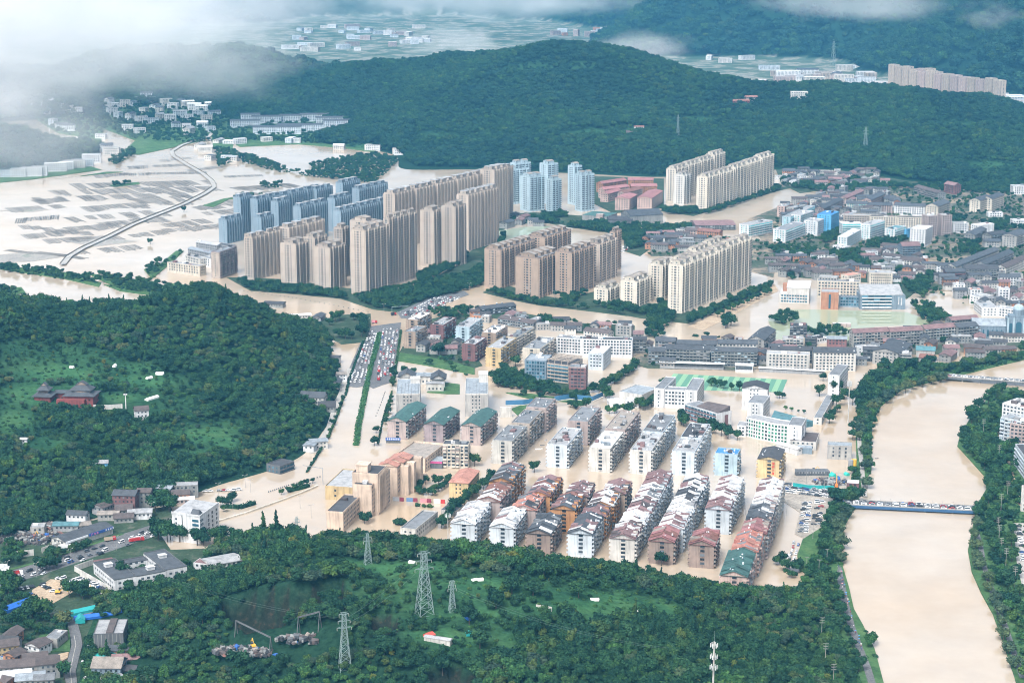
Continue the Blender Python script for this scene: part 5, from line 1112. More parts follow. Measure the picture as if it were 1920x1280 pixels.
block('yellow six-storey block with dark sheds on its roof, right of the market hall', 'apartments', zV(1325,338), zV(1545,345),19,13, 'cream', 'slate', 'balcony', 3.0,3.2, name='apartment_block', clutter=5)
r, L, W = block('ochre house with long terracotta roof beside the garden', 'house', zV(1545,668), zV(1660,562),12,15, 'yellow', 'terracotta', 'grid', 3.1,3.2,1.4,1.5, ang=TA, name='long_house', gab=3, hip=4, front='few')
block('low flat grey-roofed block standing in the flood near the trees', 'block', zV(1092,1072), zV(1284,918),9, zV(985,1040), 'offwhite', 'grey', 'grid', 3.2,4,1.8,1.6, name='low_block', para=1.2, clutter=0)
block('narrow grey roof half under the trees beside the first slab row', 'shed', zV(1440,905), zV(1505,850),4,12, 'concrete', 'slate', 'plain', name='shed', para=0)
r, L, W = block('market portal with pink fascia under a blue-grey roof', 'shop', zV(1172,478), zV(1322,485),5.5,16, 'darkgrey', 'steel', 'plain', name='market_portal', para=0)
m = MB(); m.box(0, L, -.4,-.05,4.2,6.0,0, True); m.build('fascia', plain_mat('pink_sign', (0.45,0.08,0.22)), r)
# white tower, courtyard station, left-hand houses
r, L, W = block('white six-storey building with slanting roof standing at the flooded street corner', 'building', zU(888,772), zU(1050,672),20, zU(705,712), 'white', 'white', 'grid', 3.1,4.2,1.8,1.8, name='white_corner_building', para=0, gend=False)
for ch in list(r.children):
 if ch.name.startswith(('roof', 'windows')): bpy.data.objects.remove(ch)
m = MB(); m.hexa([(0,0,20),(L, 0,20),(L, W, 20),(0, W, 20)], [(0,0,20.3),(L, 0,21.6),(L, W, 22.6),(0, W, 21)]); m.build('slanting_roof', RM('lightgrey'), r)
m = MB(); m.hexa([(-.3,-.3,20),(.3,-.3,20),(.3, W+.3,20),(-.3, W+.3,20)], [(-.3,-.3,21.2),(.3,-.3,21.2),(.3, W+.3,21.9),(-.3, W+.3,21.9)]); m.hexa([(.3,-.3,20),(L+.3,-.3,20),(L+.3,.3,20),(.3,.3,20)], [(.3,-.3,21.2),(L+.3,-.3,22.5),(L+.3,.3,22.5),(.3,.3,21.2)]); m.build('parapet', WM('white'), r)
m = MB(); m.hexa([(.5,.5,20.4),(6,.5,21),(6,8,21),(.5,8,20.6)], [(2.8,1.5,24),(3.6,1.5,24),(3.6,7,24.5),(2.8,7,24.2)]); m.build('grey_hip', RM('slate'), r)
for f in range(5):
 for (x0, x1) in ((0.6,5.2),):
  m = MB(); m.box(x0, x1,-.1,.02,3.6+f*3.1,5.3+f*3.1,0, True); m.build('window', GLASSB, r)
 for x in (L*.42, L*.62, L*.84):
  m = MB(); m.box(x, x+2.1,-.1,.02,3.2+f*3.2+(0.8 if x > L*.5 else 0),5.3+f*3.2+(0.8 if x > L*.5 else 0),0, True); m.build('window', GLASS, r)
 m = MB(); m.box(-.1,.02,1.0,6.0,3.5+f*3.1,5.3+f*3.1,0, True); m.build('window', GLASSB, r)
 m = MB(); m.box(-.1,.02, W*.82, W*.88,3.6+f*3.1,5.0+f*3.1,0, True); m.build('window', GLASS, r)
m = MB(); m.box(-.25,0, W*.62, W*.64,0,20,0, False); m.build('drain_pipe', WM('black'), r)
pol = empty('courtyard_station', (*G(*zS(1020,950),8)[:2], 0),0, 'white two-storey station with dark flat roofs round a square courtyard', 'station')
A, B, D = G(*zS(800,800),8), G(*zS(1410,690),8), G(*zS(1065,935),8); o0 = A; u = (B-A); Lx = u.length; u.normalize(); v = Vector((u.y, -u.x, 0)); Ly = (D-A).dot(v)
pol.location = (A.x, A.y, 0); pol.rotation_euler.z = math.atan2(u.y, u.x)
def wing(x0, x1, y0, y1, h=8):
 m = MB(); m.box(x0, x1,-y1,-y0,0, h, 0, False); m.build('wing', WM('white'), pol)
 m = MB(); m.box(x0+.4, x1-.4,-y1+.4,-y0-.4, h, h+.2,0, False); m.build('flat_roof', RM('slate'), pol)
 m = MB(); t = MB(); parapet(t, x1-x0, y1-y0, h, .9,.35); n = len(t.v); m.v = [(p[0]+x0, p[1]-y1, p[2]) for p in t.v]; m.f = t.f; m.m = t.m; m.build('parapet', WM('darkgrey'), pol)
 m = MB(); wins_y(m, x0+1, x1-1,-y1,0.5,2,3.6,4,2.0,1.4); wins_x(m, -y1+1,-y0-1, x0,.5,2,3.6,4,2.0,1.4); m.build('windows', GLASS, pol, kind='stuff')
wing(0, Lx*.30,0, Ly); wing(Lx*.70, Lx, 0, Ly, 8.3); wing(Lx*.30+.02, Lx*.70-.02,0, Ly*.2,6); wing(Lx*.30+.02, Lx*.70-.02, Ly*.62, Ly, 7.6)
for (x, y) in ((Lx*.12, Ly*.3),(Lx*.86, Ly*.35),(Lx*.55, Ly*.8)):
 m = MB(); m.box(x-2.5, x+2.5,-y-2,-y+2,8.2,10.2,0, False); m.box(x-2.8, x+2.8,-y-2.3,-y+2.3,10.2,10.6,0, True); m.build('roof_hut', WM('white'), pol)
m = MB(); m.box(Lx*.06, Lx*.3,.5,7,0,6.5,0, False); m.hexa([(Lx*.05,0,6.5),(Lx*.31,0,6.5),(Lx*.31,8,6.5),(Lx*.05,8,6.5)], [(Lx*.05,0,7),(Lx*.31,0,7),(Lx*.31,8,7),(Lx*.05,8,7)]); m.build('maroon_entrance', WM('maroon'), pol)
wl = empty('yard_wall', (0,0,0),0, 'long white yard wall left of the courtyard station', 'wall')
def wall_run(parent, pts, h, t=.4, mat=None, name='wall_panel', z=0.3):
 for a, b in zip(pts[:-1], pts[1:]):
  d = (b-a); n = Vector((-d.y, d.x, 0)).normalized()*t/2; m = MB(); m.hexa([(a+n)[:], (a-n)[:], (b-n)[:], (b+n)[:]], [(p.x, p.y, p.z+h) for p in (a+n, a-n, b-n, b+n)]); m.build(name, mat or WM('offwhite'), parent)
wall_run(wl, [R(*zS(640,870),.4), R(*zS(800,960),.4), R(*zS(955,1050),.4)], 3.5); wall_run(wl, [R(*zS(640,870),.4), R(*zS(800,815),.4)], 4)
wl = empty('roadside_wall', (0,0,0),0, 'pale concrete wall between the scrap yard and the road', 'wall'); wall_run(wl, [R(*zS(145,752),.4), R(*zS(290,735),.4)], 4.5); wall_run(wl, [R(*zS(360,715),.4), R(*zS(600,640),.4), R(*zS(680,610),.4)], 4.0)
r, L, W = block('white annex with weathered shed roof right of the courtyard station', 'annex', zU(985,1190), zU(1255,1140),6,16, 'offwhite', 'lightgrey', 'grid', 3, name='annex', gab=1.5)
block('small maroon-roofed annex between the station and the shed roof', 'annex', zU(835,1165), zU(975,1180),5,9, 'white', 'maroon', 'grid', 3, name='annex', para=.4)
r, L, W = block('long grey-roofed shop row with blue and pink signboards', 'shop row', zS(560,620), zS(965,490),5,15, 'offwhite', 'slate', 'plain', name='shop_row', gab=2.0, z0=.6)
SIGN = [plain_mat('sign_blue', (0.03,0.09,0.32)), plain_mat('sign_pink', (0.75,0.25,0.45)), plain_mat('sign_white', (0.8,0.82,0.85))]
m = MB(); m.box(L*.48, L*.99,-1.3,-1.0,3.8,5.8,0, True); m.build('signboard', SIGN[0], r)
m = MB(); m.box(0, L*.46,-.9,-.6,3.9,5.3,0, True); m.build('signboard', SIGN[2], r)
SHOP = (r, L, W)
HS = 'houses at the foot of the wooded hill'
for lab, px, LL, WW, ang, h, wall, roof, gab in (
  ('red-walled house with dark curved roof at the foot of the hill', zS(1080,200),17,14,-5,9, 'maroon', 'slate', 2.5),
  ('grey house with dark gable beside the white smokestack', zS(1060,330),12,11,15,5, 'dirty', 'tile', 3),
  ('low dark-roofed house below the dark gable', zS(1060,400),14,10,10,4, 'dirty', 'tile', 2.5),
  ('white workshop with pale tin roof near the street', zS(1200,355),17,11,8,5.5, 'white', 'lightgrey', 1.2),
  ('tan tin-roofed shed left of the dark gable', zS(930,370),15,9,5,4.5, 'concrete', 'tan', 1.2),
  ('stone house with weathered wall behind the red-walled house', zS(1240,180),10,10,0,9, 'dirty', 'tile', 2),
  ('open shed with grey roof and white posts', zS(1390,145),16,11,-8,6, 'grey', 'steel', 1),
  ('ruined terrace house with debris on its roof', zS(1560,125),24,10,8,7, 'dirty', 'lightgrey', 0),
  ('small dark-roofed house right of the white workshop', zS(1550,200),13,10,10,5, 'brick', 'tile', 2.5),
  ('white tin shed behind the white corner building', zS(1560,245),18,8,8,3.5, 'rose', 'white', 1),
  ('blue-roofed long shed beside the shop row', zS(570,465),18,9,0,5, 'grey', 'teal', 1.5),
  ('tan shed between the blue roof and the shop row', zS(700,465),12,9,20,4.5, 'concrete', 'tan', 1)):
 house(lab, HS, px, 1.0, LL, WW, ang, h, wall, roof, gab, hill=True)
for lab, px, LL, WW, ang, h, wall, roof, gab in (
  ('small white house in the trees below the shrine road, with purple-brown roof', zT(1210,400),11,8,20,6, 'white', 'tile', 3),
  ('blue tarpaulin shed hidden in the trees on the left hill', zT(850,850),13,9,10,4, 'skyblue', 'lightgrey', 1.5),
  ('small white hut at the left on the hill', zT(205,650),5,4,0,3, 'white', 'white', .8)):
 house(lab, 'huts on the left hill', px, 0, LL, WW, ang, h, wall, roof, gab, hill=True)
HR = 'houses between the hill and the main road'
for i, (px, LL, WW, h, wall, roof, gab, d) in enumerate((
  ((545,745),20,12,9, 'offwhite', 'slate', 3, 'with sweeping slate roof'),((588,742),22,12,11, 'offwhite', 'slate', 4, 'with tall slate gable and white gallery'),((523,758),12,9,6, 'maroon', 'maroon', 0, 'with maroon flat roof'),((525,752),14,12,6, 'paleblue', 'steel', 2, 'with pale blue roof'),((613,760),15,12,5, 'dirty', 'dark', 4, 'with dark hipped roof'),((573,760),14,9,4, 'white', 'white', .8, 'with white sheet roof'),
  ((635,700),14,10,7, 'white', 'tan', 1, 'with pinkish terrace'),((628,715),16,10,6, 'offwhite', 'slate', 2.5, 'with grey roof by the road'),((606,660),14,10,6, 'skyblue', 'blue', 1.5, 'with bright blue tarpaulin roof'),((620,668),18,10,6, 'white', 'dark', 1, 'with black and white roof'),((597,825),14,10,6, 'offwhite', 'steel', 1, 'with pale roof above the lower road'),((582,832),12,9,5, 'white', 'steel', 1, 'with blue-grey roof above the lower road'),
  ((480,720),14,6,3, 'white', 'white', .5, 'alone in the trees'),((515,568),22,12,4, 'dirty', 'dark', 2, 'with dark roof beside the tan floodwater'),((560,590),26,10,4, 'offwhite', 'white', 1, 'with white roof beside the tan floodwater'),((598,592),20,10,4, 'grey', 'slate', 2, 'with slate roof beside the tan floodwater'))):
 house('house %s, between hill and road' % d, HR, px, 0.4, LL, WW, (5,-10,15,80)[i % 4], h, wall, roof, gab)
block('low dark shop with white lettering on its roof edge below the hill', 'shop', zU(1575,345), zU(1700,300),6,14, 'darkgrey', 'dark', 'bands', name='shop', glass=GLASSB)
r, L, W = block('pale cream three-storey villa block at the flooded corner', 'villas', zI(152,880), zI(430,915),12,12, 'cream', 'lightgrey', 'grid', 3.2,4,1.6,2.0, name='villa_block', clutter=4)
for k, (p0, p1, wall, roof) in enumerate(((zI(305,820), zI(430,850), 'offwhite', 'lightgrey'),(zI(330,760), zI(520,800), 'grey', 'steel'),(zI(440,835), zI(525,850), 'white', 'grey'),(zI(400,705), zI(580,735), 'grey', 'lightgrey'),(zI(560,720), zI(690,745), 'grey', 'slate'))):
 block('row of grey villas with pale roofs behind the cream villa block, %s from the left' % ORD[k], 'villas', p0, p1,11,11, wall, roof, 'grid', 3.2,3.6,1.8,1.8, group='villas by the fields', name='villa_block', clutter=3, gab=2 if k % 2 else 0)
for i, (x, y, LL, roof) in enumerate(((185,570,34,'dark'),(198,576,30,'white'),(215,572,24,'slate'),(228,578,30,'lightgrey'),(182,578,20,'white'))):
 house('low flooded greenhouse shed %s behind the left hill, roof nearly awash' % ORD[i], 'half-sunk sheds behind the left hill', (x, y),0, LL, 10,10*(i % 3),2.6, 'grey', roof, .8)
LC = 'buildings beside the lower-left lane'
r, L, W = block('black weathered concrete block with pale roof halves and a rusty middle strip', 'building', zQ(800,865), zQ(1056,858),11,24, 'darkgrey', 'lightgrey', 'plain', name='concrete_block', para=.6, z0=3, clutter=0)
m = MB(); m.box(L*.42, L*.66,.5, W-.5,11.3,12.3,0, True); m.build('rusty_strip', RM('tile', 1), r)
for k in range(int(L/2.2)):
 m = MB(); m.box(k*2.2+.2, k*2.2+.55,-.25,0,0,11,0, False); m.build('pilaster', WM('dirty'), r)
for lab, px, LL, WW, ang, h, wall, roof, gab in (
  ('gatehouse with grey gable and blue front below the black block', zQ(935,1110),17,15,-3,6, 'slate', 'tan', 4),('dark hut right of the gatehouse', zQ(1105,1150),9,8,-5,3, 'dirty', 'dark', 1.5),('green hut at the foot of the wooded slope', zQ(1315,1110),11,5,10,3, 'white', 'green', 1),
  ('ochre house with brown roof at the left edge', zQ(50,945),14,10,22,6, 'yellow', 'tile', 3),('cream shed at the bottom edge beside the earth track', zQ(960,1240),12,9,25,3.5, 'cream', 'offwhite' if 0 else 'lightgrey', 1),
  ('stone house with brown roof beside the lane', zQ(410,1090),13,11,15,7, 'dirty', 'tile', 3),('long brown-roofed workshop at the left', zQ(150,1110),24,12,10,5, 'concrete', 'tile', 2.5),('brown-roofed house behind the stone house', zQ(300,1050),14,10,15,5, 'dirty', 'tile', 2.5),('workshop with white roof sheets at the bottom left', zQ(130,1200),18,11,15,4.5, 'brick', 'white', 1.5),('grey tin-roofed workshop at the bottom left', zQ(260,1220),16,12,12,4.5, 'dirty', 'steel', 1.5),('grey tin shed beside the bottom lane', zQ(380,1225),11,10,8,4.5, 'dirty', 'grey', 1.5),('brown hut near the lane with pale roof light', zQ(400,1060),12,6,12,4, 'dirty', 'tile', 1.5),('red-brick shed at the left bottom corner', zQ(20,1230),16,9,-35,4, 'brick', 'tile', 1.5),('white hut at the left edge of the car yard', zQ(10,300),9,7,8,3.5, 'white', 'white', .5)):
 house(lab, LC, px, 2.5, LL, WW, ang, h, wall, roof, gab)
# hill shrine
shr = empty('hill_shrine', R(112,757), math.radians(-4), 'red shrine with two tiered grey sweeping roofs on the left hill', 'shrine')
def sh_box(x0, x1, y0, y1, h, mat='red', z=0):
 m = MB(); m.box(x0, x1, y0, y1, z-4, h, 0, False); m.build('shrine_wall', WM(mat), shr)
 m = MB(); wins_y(m, x0+.5, x1-.5, y0, z, int((h-z)/3.2),3.2,3,1.6,1.4); m.build('windows', GLASS, shr, kind='stuff')
def sweep(x0, x1, y0, y1, z, h, top=0.35, oh=1.8):
 """hipped lower skirt with an upturned eave and a gable on top, ridge left to right"""
 m = MB(); cx, cy_ = (x0+x1)/2,(y0+y1)/2; a = [(x0-oh, y0-oh),(x1+oh, y0-oh),(x1+oh, y1+oh),(x0-oh, y1+oh)]; b = [(x0+(x1-x0)*.22, y0+(y1-y0)*.25),(x1-(x1-x0)*.22, y0+(y1-y0)*.25),(x1-(x1-x0)*.22, y1-(y1-y0)*.25),(x0+(x1-x0)*.22, y1-(y1-y0)*.25)]
 mid = [((p[0]*.5+q[0]*.5),(p[1]*.5+q[1]*.5)) for p, q in zip(a, b)]
 for i in range(4):
  j = (i+1) % 4; m.face([(*a[i], z+.35),(*a[j], z+.35),(*mid[j], z+h*.28),(*mid[i], z+h*.28)]); m.face([(*mid[i], z+h*.28),(*mid[j], z+h*.28),(*b[j], z+h*.6),(*b[i], z+h*.6)])
  m.face([(*a[j], z),(*a[i], z),(*a[i], z+.35),(*a[j], z+.35)])
 m.face([(*a[3], z),(*a[2], z),(*a[1], z),(*a[0], z)])
 m.gable(b[0][0], b[1][0], b[0][1], b[2][1], z+h*.6, h*.4,.5,.3,0,1); m.build('sweeping_roof', [RM('slate', 1.2), WM('tan')], shr)
sh_box(-22,-8,0,16,6); sweep(-22,-8,0,16,6,4); sh_box(-19,-11,4,12,10, 'tan', 6); sweep(-19,-11,4,12,10.5,6)
sh_box(-8,10,14,20,6); sh_box(6,30,-4,14,8); sweep(6,30,-4,14,8,4); sh_box(10,26,2,12,11, 'tan', 8); sweep(10,26,2,12,11.5,7)
sh_box(0,24,-9,-4,6); m = MB(); gablex(m, 18,8,6,1.6,.8,.3,0,0,-8,0,13); m.build('side_roof', RM('slate', 1), shr)
pw = empty('shrine_wall', (0,0,0),0, 'long pale retaining wall on the terrace right of the shrine', 'wall'); wall_run(pw, [R(*zT(800,400),0), R(*zT(930,400),0), R(*zT(1050,392),0)], 4)
gt = empty('shrine_post', R(*zT(1080,395)),0, 'tall white cross-shaped post at the end of the shrine terrace', 'post'); m = MB(); m.box(-.35,.35,-.3,.3,-1,13,0, False); m.box(-1.6,1.6,-.3,.3,12,13.2,0, True); m.build('post', WM('white'), gt)
keep_clear((55,722),(168,722),(172,760),(270,755),(285,790),(240,785),(170,772),(60,765)); keep_clear((170,755),(285,745),(290,790),(175,775))
# church
ch = empty('church', (*G(*zM(1740,425))[:2], 0), math.radians(-6), 'grey-blue church with tall arched windows and a domed tower', 'church')
m = MB(); m.box(0,24,0,14,-2,24,0, False); m.box(2,22,1,13,24,27,0, False); m.build('tower_base', WM('slate'), ch)
m = MB(); [m.box(x-.8, x+.8,-1.2,0,0,25,0, False) for x in (1,7,17,23)]; m.build('buttresses', WM('paleblue'), ch)
for x, w in ((4,3),(12,6),(20,3)):
 m = MB(); n = 7; pts = [(x-w/2,-.12,5),(x+w/2,-.12,5)]+[(x+math.cos(math.pi*i/n)*w/2,-.12,18+math.sin(math.pi*i/n)*w/2) for i in range(n+1)]; m.face(pts); m.build('arched_window', GLASSB, ch)
def ring_mesh(r0, r1, z0, z1, n=10):
 m = MB(); m.hexa([(12+math.cos(6.283*i/n)*r0,7+math.sin(6.283*i/n)*r0, z0) for i in range(n)], [(12+math.cos(6.283*i/n)*r1,7+math.sin(6.283*i/n)*r1, z1) for i in range(n)]); return m
ring_mesh(5.5,5.5,27,33).build('drum', WM('slate'), ch)
m = MB()
for a, b, c, d in ((5.8,5.2,33,35.5),(5.2,3.2,35.5,37.6),(3.2,.4,37.6,38.6)): q = ring_mesh(a, b, c, d); n = len(m.v); m.v += q.v; m.f += [tuple(n+i for i in f) for f in q.f]; m.m += q.m
m.build('dome', WM('paleblue'), ch); m = MB(); m.bar((12,7,38),(12,7,42),.2); m.box(11.2,12.8,6.9,7.1,40.2,40.6); m.build('spire_cross', WM('paleblue'), ch)
m = MB(); m.box(-34,0,4,24,-2,15,0, False); m.build('nave', WM('slate'), ch); m = MB(); gablex(m, 34,20,15,6,.6,.3,0,1,-34,0,4); m.build('nave_roof', [RM('steel', 1), WM('slate')], ch)
for k in range(7): m = MB(); m.box(-33+k*4.6,-31.4+k*4.6,3.85,4.02,4,11,0, False); m.build('nave_window', GLASSB, ch)
block('pale green-roofed parish house in front of the church', 'house', zM(1575,360), zM(1715,365),7,13, 'offwhite', 'slate', 'grid', 3, name='parish_house', gab=2.5)
# right bank buildings
RB = 'white apartment houses at the right edge above the river'
block('tall white apartment house with terraced roof at the right edge, farthest of them', 'apartments', zR(1735,350), zR(1960,395),24,24, 'white', 'white', 'grid', 3.1,3.4,1.8,1.6, group=RB, clutter=8, tank=4)
block('white apartment house with dark side windows in front of the terraced one', 'apartments', zR(1720,470), zR(1960,520),22,15, 'bluewhite', 'lightgrey', 'balcony', 3.1,3.4, group=RB, clutter=6)
block('pinkish white house with red awnings at the right edge', 'apartments', zR(1800,525), zR(1980,545),20,14, 'rose', 'lightgrey', 'grid', 3.1,3.2,2.0,1.6, group=RB, clutter=4)
block('grey-roofed white block cut by the right edge, with long window bands', 'apartments', zR(1845,700), zR(1990,900),17,26, 'bluewhite', 'dark', 'bands', 3.1, group=RB)
block('white slab cut by the right edge beside the lower bridge end', 'apartments', zX(1900,235), zX(2000,260),20,40, 'offwhite', 'lightgrey', 'grid', 3.1,3.2,1.6,1.5, group=RB)
# far villages and towns
def far_block(px, L, W, h, wall, roof, lab, grp, ang=None, gab=0, cat='house', name='far_house', flat=False):
 p = G(px[0], px[1], 1.0) if flat else R(px[0], px[1]); th = math.radians(random.choice((0,5,-12,30,75)) if ang is None else ang)
 loc = Vector((p.x-(math.cos(th)*L-math.sin(th)*W)/2, p.y-(math.sin(th)*L+math.cos(th)*W)/2,0)); z0 = max(p.z, 0)+.3
 return block(lab, cat, None, None, h, W, wall, roof, 'grid', 3.1,3.6,1.7,1.6, group=grp, name=name, gab=gab, z0=z0, frame=(loc, th, L), para=.8 if gab == 0 else 0)
def far_set(pts, lab, grp, L=(16,30), W=(11,15), h=(8,14), walls=('white', 'white', 'offwhite', 'bluewhite'), roofs=('lightgrey', 'slate', 'white'), cat='house', name='far_house', gp=.45, ang=None, flat=False):
 nb = -(-len(pts)//14); pts = sorted(pts, key=lambda q: q[1]); k = -(-len(pts)//nb); bands = {1: [''], 2: ['upper line, ', 'lower line, '], 3: ['top line, ', 'middle line, ', 'bottom line, '], 4: ['top line, ', 'second line, ', 'third line, ', 'bottom line, ']}[nb]
 for bi in range(nb):
  for i, (x, y) in enumerate(sorted(pts[bi*k:(bi+1)*k])):
   w = random.choice(walls); rf = random.choice(roofs); g = random.uniform(2,3.5) if random.random() < gp else 0
   far_block((x, y), random.uniform(*L), random.uniform(*W), random.uniform(*h), w, rf, '%s, %s%s from left' % (lab, bands[bi], ORD[i]), grp, ang, g, cat, name, flat)
far_set([(205,198),(215,203),(235,200),(248,199),(262,190),(275,186),(285,190),(255,196),(210,215),(222,222),(245,225),(270,212),(290,205),(300,212),(312,198),(325,205),(340,196),(352,203),(365,208),(378,210),(395,205),(405,206),(300,225),(320,228),(338,222),(355,226),(372,220),(388,228),(265,230),(285,232),(330,240),(350,244),(380,240),(395,248),(240,246),(262,250),(355,252),(402,218)], 'white house of the misty village below the mountain', 'houses of the misty village', h=(8,16))
far_set([(68,200),(95,198),(82,212),(110,206),(130,208),(145,213),(100,235),(115,240),(130,246),(190,260),(200,285),(210,290)], 'white house half hidden in the cloud on the left slope', 'houses in the cloud')
far_set([(10,332),(35,332),(60,331),(75,330),(105,322),(125,318),(140,315),(155,312),(172,305)], 'pale block in the line at the foot of the left slope', 'blocks at the foot of the left slope', L=(24,40), h=(10,16), gp=0, ang=8, cat='block', name='far_block')
far_set([(375,278),(385,285),(395,300),(425,300),(410,268),(430,270),(450,270),(545,268),(556,268),(500,266),(636,280),(745,288),(755,290),(700,282),(435,302)], 'white farmhouse beside the reservoir', 'farmhouses by the reservoir', h=(6,10))
for i, (x, y, L) in enumerate(((460,240,60),(500,232,60),(520,252,95),(565,248,95),(545,230,45),(590,228,60),(620,234,60),(640,240,70),(470,228,40))):
 far_block((x, y), L, 15,15, 'bluewhite', 'slate', 'long pale institute block with blue-grey roof below the mountain, %s of the group' % ORD[i], 'institute blocks below the mountain', 4,2.5, 'institute', 'institute_block')
def far_towers(p0, p1, n, h, lab, grp):
 a, b = G(*p0,1.0), G(*p1,1.0); d = (b-a); th = math.atan2(d.y, d.x); L = d.length
 for i in range(n): q = a.lerp(b, i/n); t = tower('%s, %s from the left' % (lab, ORD[i]), grp, None, None, h*random.uniform(.92,1.06),14, random.choice(('beige', 'rose', 'beige')),0, 'stripes', L=L/n*.82, at=(Vector((q.x, q.y, 0)), th, L/n*.82), crown=False); t.location.z = max(0, q.z)
far_towers((1665,168),(1760,182),7,60, 'hazy far tower in the back rank behind the right hill', 'far towers behind the right hill'); far_towers((1705,184),(1878,207),11,66, 'hazy far tower in the front rank behind the right hill', 'far towers behind the right hill')
far_set([(1430+i*17+random.uniform(-6,6),135+random.uniform(-6,26)) for i in range(16)]+[(1470+i*14,150+random.uniform(-6,12)) for i in range(12)], 'pale factory or house of the far town behind the hills', 'far town behind the hills', L=(24,64), W=(16,26), h=(9,20), walls=('white', 'rose', 'bluewhite', 'beige', 'offwhite'), cat='building', name='far_building', gp=.1, flat=True)
far_set([(1600+i*18,129+i*1.5) for i in range(6)]+[(1455,100),(1470,98),(1472,104),(1490,101),(1330,112),(1340,108),(1360,118),(1400,112),(1795,120),(1740,128)], 'small white building at the foot of the far range', 'white specks below the far range', L=(22,50), W=(14,20), h=(7,13), cat='building', name='far_building', gp=0, flat=True)
far_set([(1880+i*9,188+i*4) for i in range(5)]+[(1760,196),(1890,205),(1905,212)], 'low far building beside the far towers', 'low buildings beside the far towers', L=(40,70), W=(20,30), h=(12,20), cat='building', name='far_building', gp=0, flat=True)
far_set([(540+random.uniform(0,260),52+random.uniform(0,45)) for i in range(40)], 'tiny pale building in the far valley, left part', 'far valley buildings, left', L=(20,60), W=(14,24), h=(7,15), walls=('white', 'bluewhite', 'rose', 'offwhite'), cat='building', name='far_building', gp=0, flat=True)
far_set([(1120+random.uniform(0,120),55+random.uniform(0,45)) for i in range(22)]+[(1040+random.uniform(0,80),62+random.uniform(0,8)) for i in range(8)], 'tiny pale building in the far valley, right part', 'far valley buildings, right', L=(16,40), W=(12,20), h=(8,22), walls=('white', 'rose', 'bluewhite', 'brick'), cat='building', name='far_building', gp=0, flat=True)
far_block((1498,184),34,14,12, 'offwhite', 'white', 'cream building on the saddle between the two wooded hills', None, 0,0, 'building', 'hilltop_building'); far_block((1388,198),34,12,9, 'red', 'rust', 'red temple roof in the trees of the middle mountain', None, 12,3, 'temple', 'hill_temple'); far_block((1408,190),24,12,8, 'dirty', 'rust', 'brown temple roof just above the red one', None, 12,3, 'temple', 'hill_temple')
far_block((1183,258),18,14,9, 'maroon', 'tile', 'dark red temple on the lower slope of the middle mountain', None, 5,4, 'temple', 'hill_temple'); far_block((1198,243),18,8,5, 'white', 'rust', 'white hall above the dark red temple', None, 5,2, 'temple', 'hill_temple')
# the crowd of small dark-roofed houses between the larger blocks
def crowd(zone, polys, step, grp, z=.35, hmax=9, seed=1, cap=70, angs=(0,6,-8,62,78)):
 rg = random.Random(seed); got = []
 for poly in polys:
  w = [tuple(G(a, b, z)[:2]) for a, b in poly]; xs = [p[0] for p in w]; ys = [p[1] for p in w]; x = min(xs)
  while x < max(xs):
   y = min(ys)
   while y < max(ys):
    q = (x+rg.uniform(-.35,.35)*step, y+rg.uniform(-.35,.35)*step)
    if rg.random() < .86 and bool(inpoly(*q, w)) and is_free(*q) and len(got) < cap: got.append(q)
    y += step
   x += step
 pix = sorted([(float(PX(q[0], q[1], z)[1]), q) for q in got]); nb = max(1,-(-len(pix)//18)); k = -(-len(pix)//nb) if pix else 1
 for bi in range(nb):
  for i, (py, q) in enumerate(sorted(pix[bi*k:(bi+1)*k], key=lambda r: r[1][0]/r[1][1])):
   wall = rg.choice(('dirty', 'offwhite', 'white', 'concrete', 'dirty', 'grey', 'brick')); roof = rg.choice(('slate', 'slate', 'tile', 'dark', 'maroon', 'grey', 'lightgrey')); L = rg.uniform(.6,1.15)*step; W = rg.uniform(8,11); th = math.radians(rg.choice(angs)); h = rg.uniform(5, hmax)
   loc = Vector((q[0]-(math.cos(th)*L-math.sin(th)*W)/2, q[1]-(math.sin(th)*L+math.cos(th)*W)/2,0)); g = rg.uniform(1.8,2.8) if roof not in ('grey', 'lightgrey') else 0
   wn = {'dirty': 'grey', 'offwhite': 'pale', 'white': 'white', 'concrete': 'concrete', 'brick': 'brick', 'grey': 'light grey'}[wall]
   block('%s %s-roofed small house %s, row %d, %s from left' % (wn, {'lightgrey': 'pale', 'tile': 'brown', 'dark': 'black'}.get(roof, roof), zone, bi+1, ORD[i]), 'house', None, None, h, W, wall, roof, 'grid', 3.0,3.2,1.4,1.4, group=grp, name='small_house', gab=g, z0=z, frame=(loc, th, L), para=.6 if g == 0 else 0, clutter=1 if g == 0 else 0)
crowd('in the right-hand town', [[(1450,395),(1560,365),(1640,350),(1760,355),(1920,365),(1920,420),(1740,400),(1600,420),(1480,430)], [(1740,400),(1920,425),(1920,520),(1860,525),(1800,480),(1740,470)]], 21, 'small houses of the right-hand town', .35,13,11,72)
crowd('left of the grass field', [[(1600,470),(1730,480),(1735,540),(1640,520)]], 19, 'small houses left of the grass field', .4,9,12,30)
crowd('below the long slate slabs', [[(1730,500),(1920,520),(1920,590),(1800,560)], [(1820,545),(1920,560),(1920,600),(1850,590)]], 20, 'small houses below the slate slabs', .4,11,13,36)
crowd('near the church', [[(1600,690),(1640,660),(1920,650),(1920,625),(1850,605),(1700,625),(1600,640)]], 19, 'small houses near the river trees', .35,9,14,30)
crowd('behind the cream towers', [[(1215,445),(1300,428),(1340,445),(1330,455),(1250,478),(1215,478)], [(1455,478),(1540,482),(1640,512),(1640,525),(1500,512),(1455,500)]], 18, 'small houses behind the cream towers', .4,8,15,36)
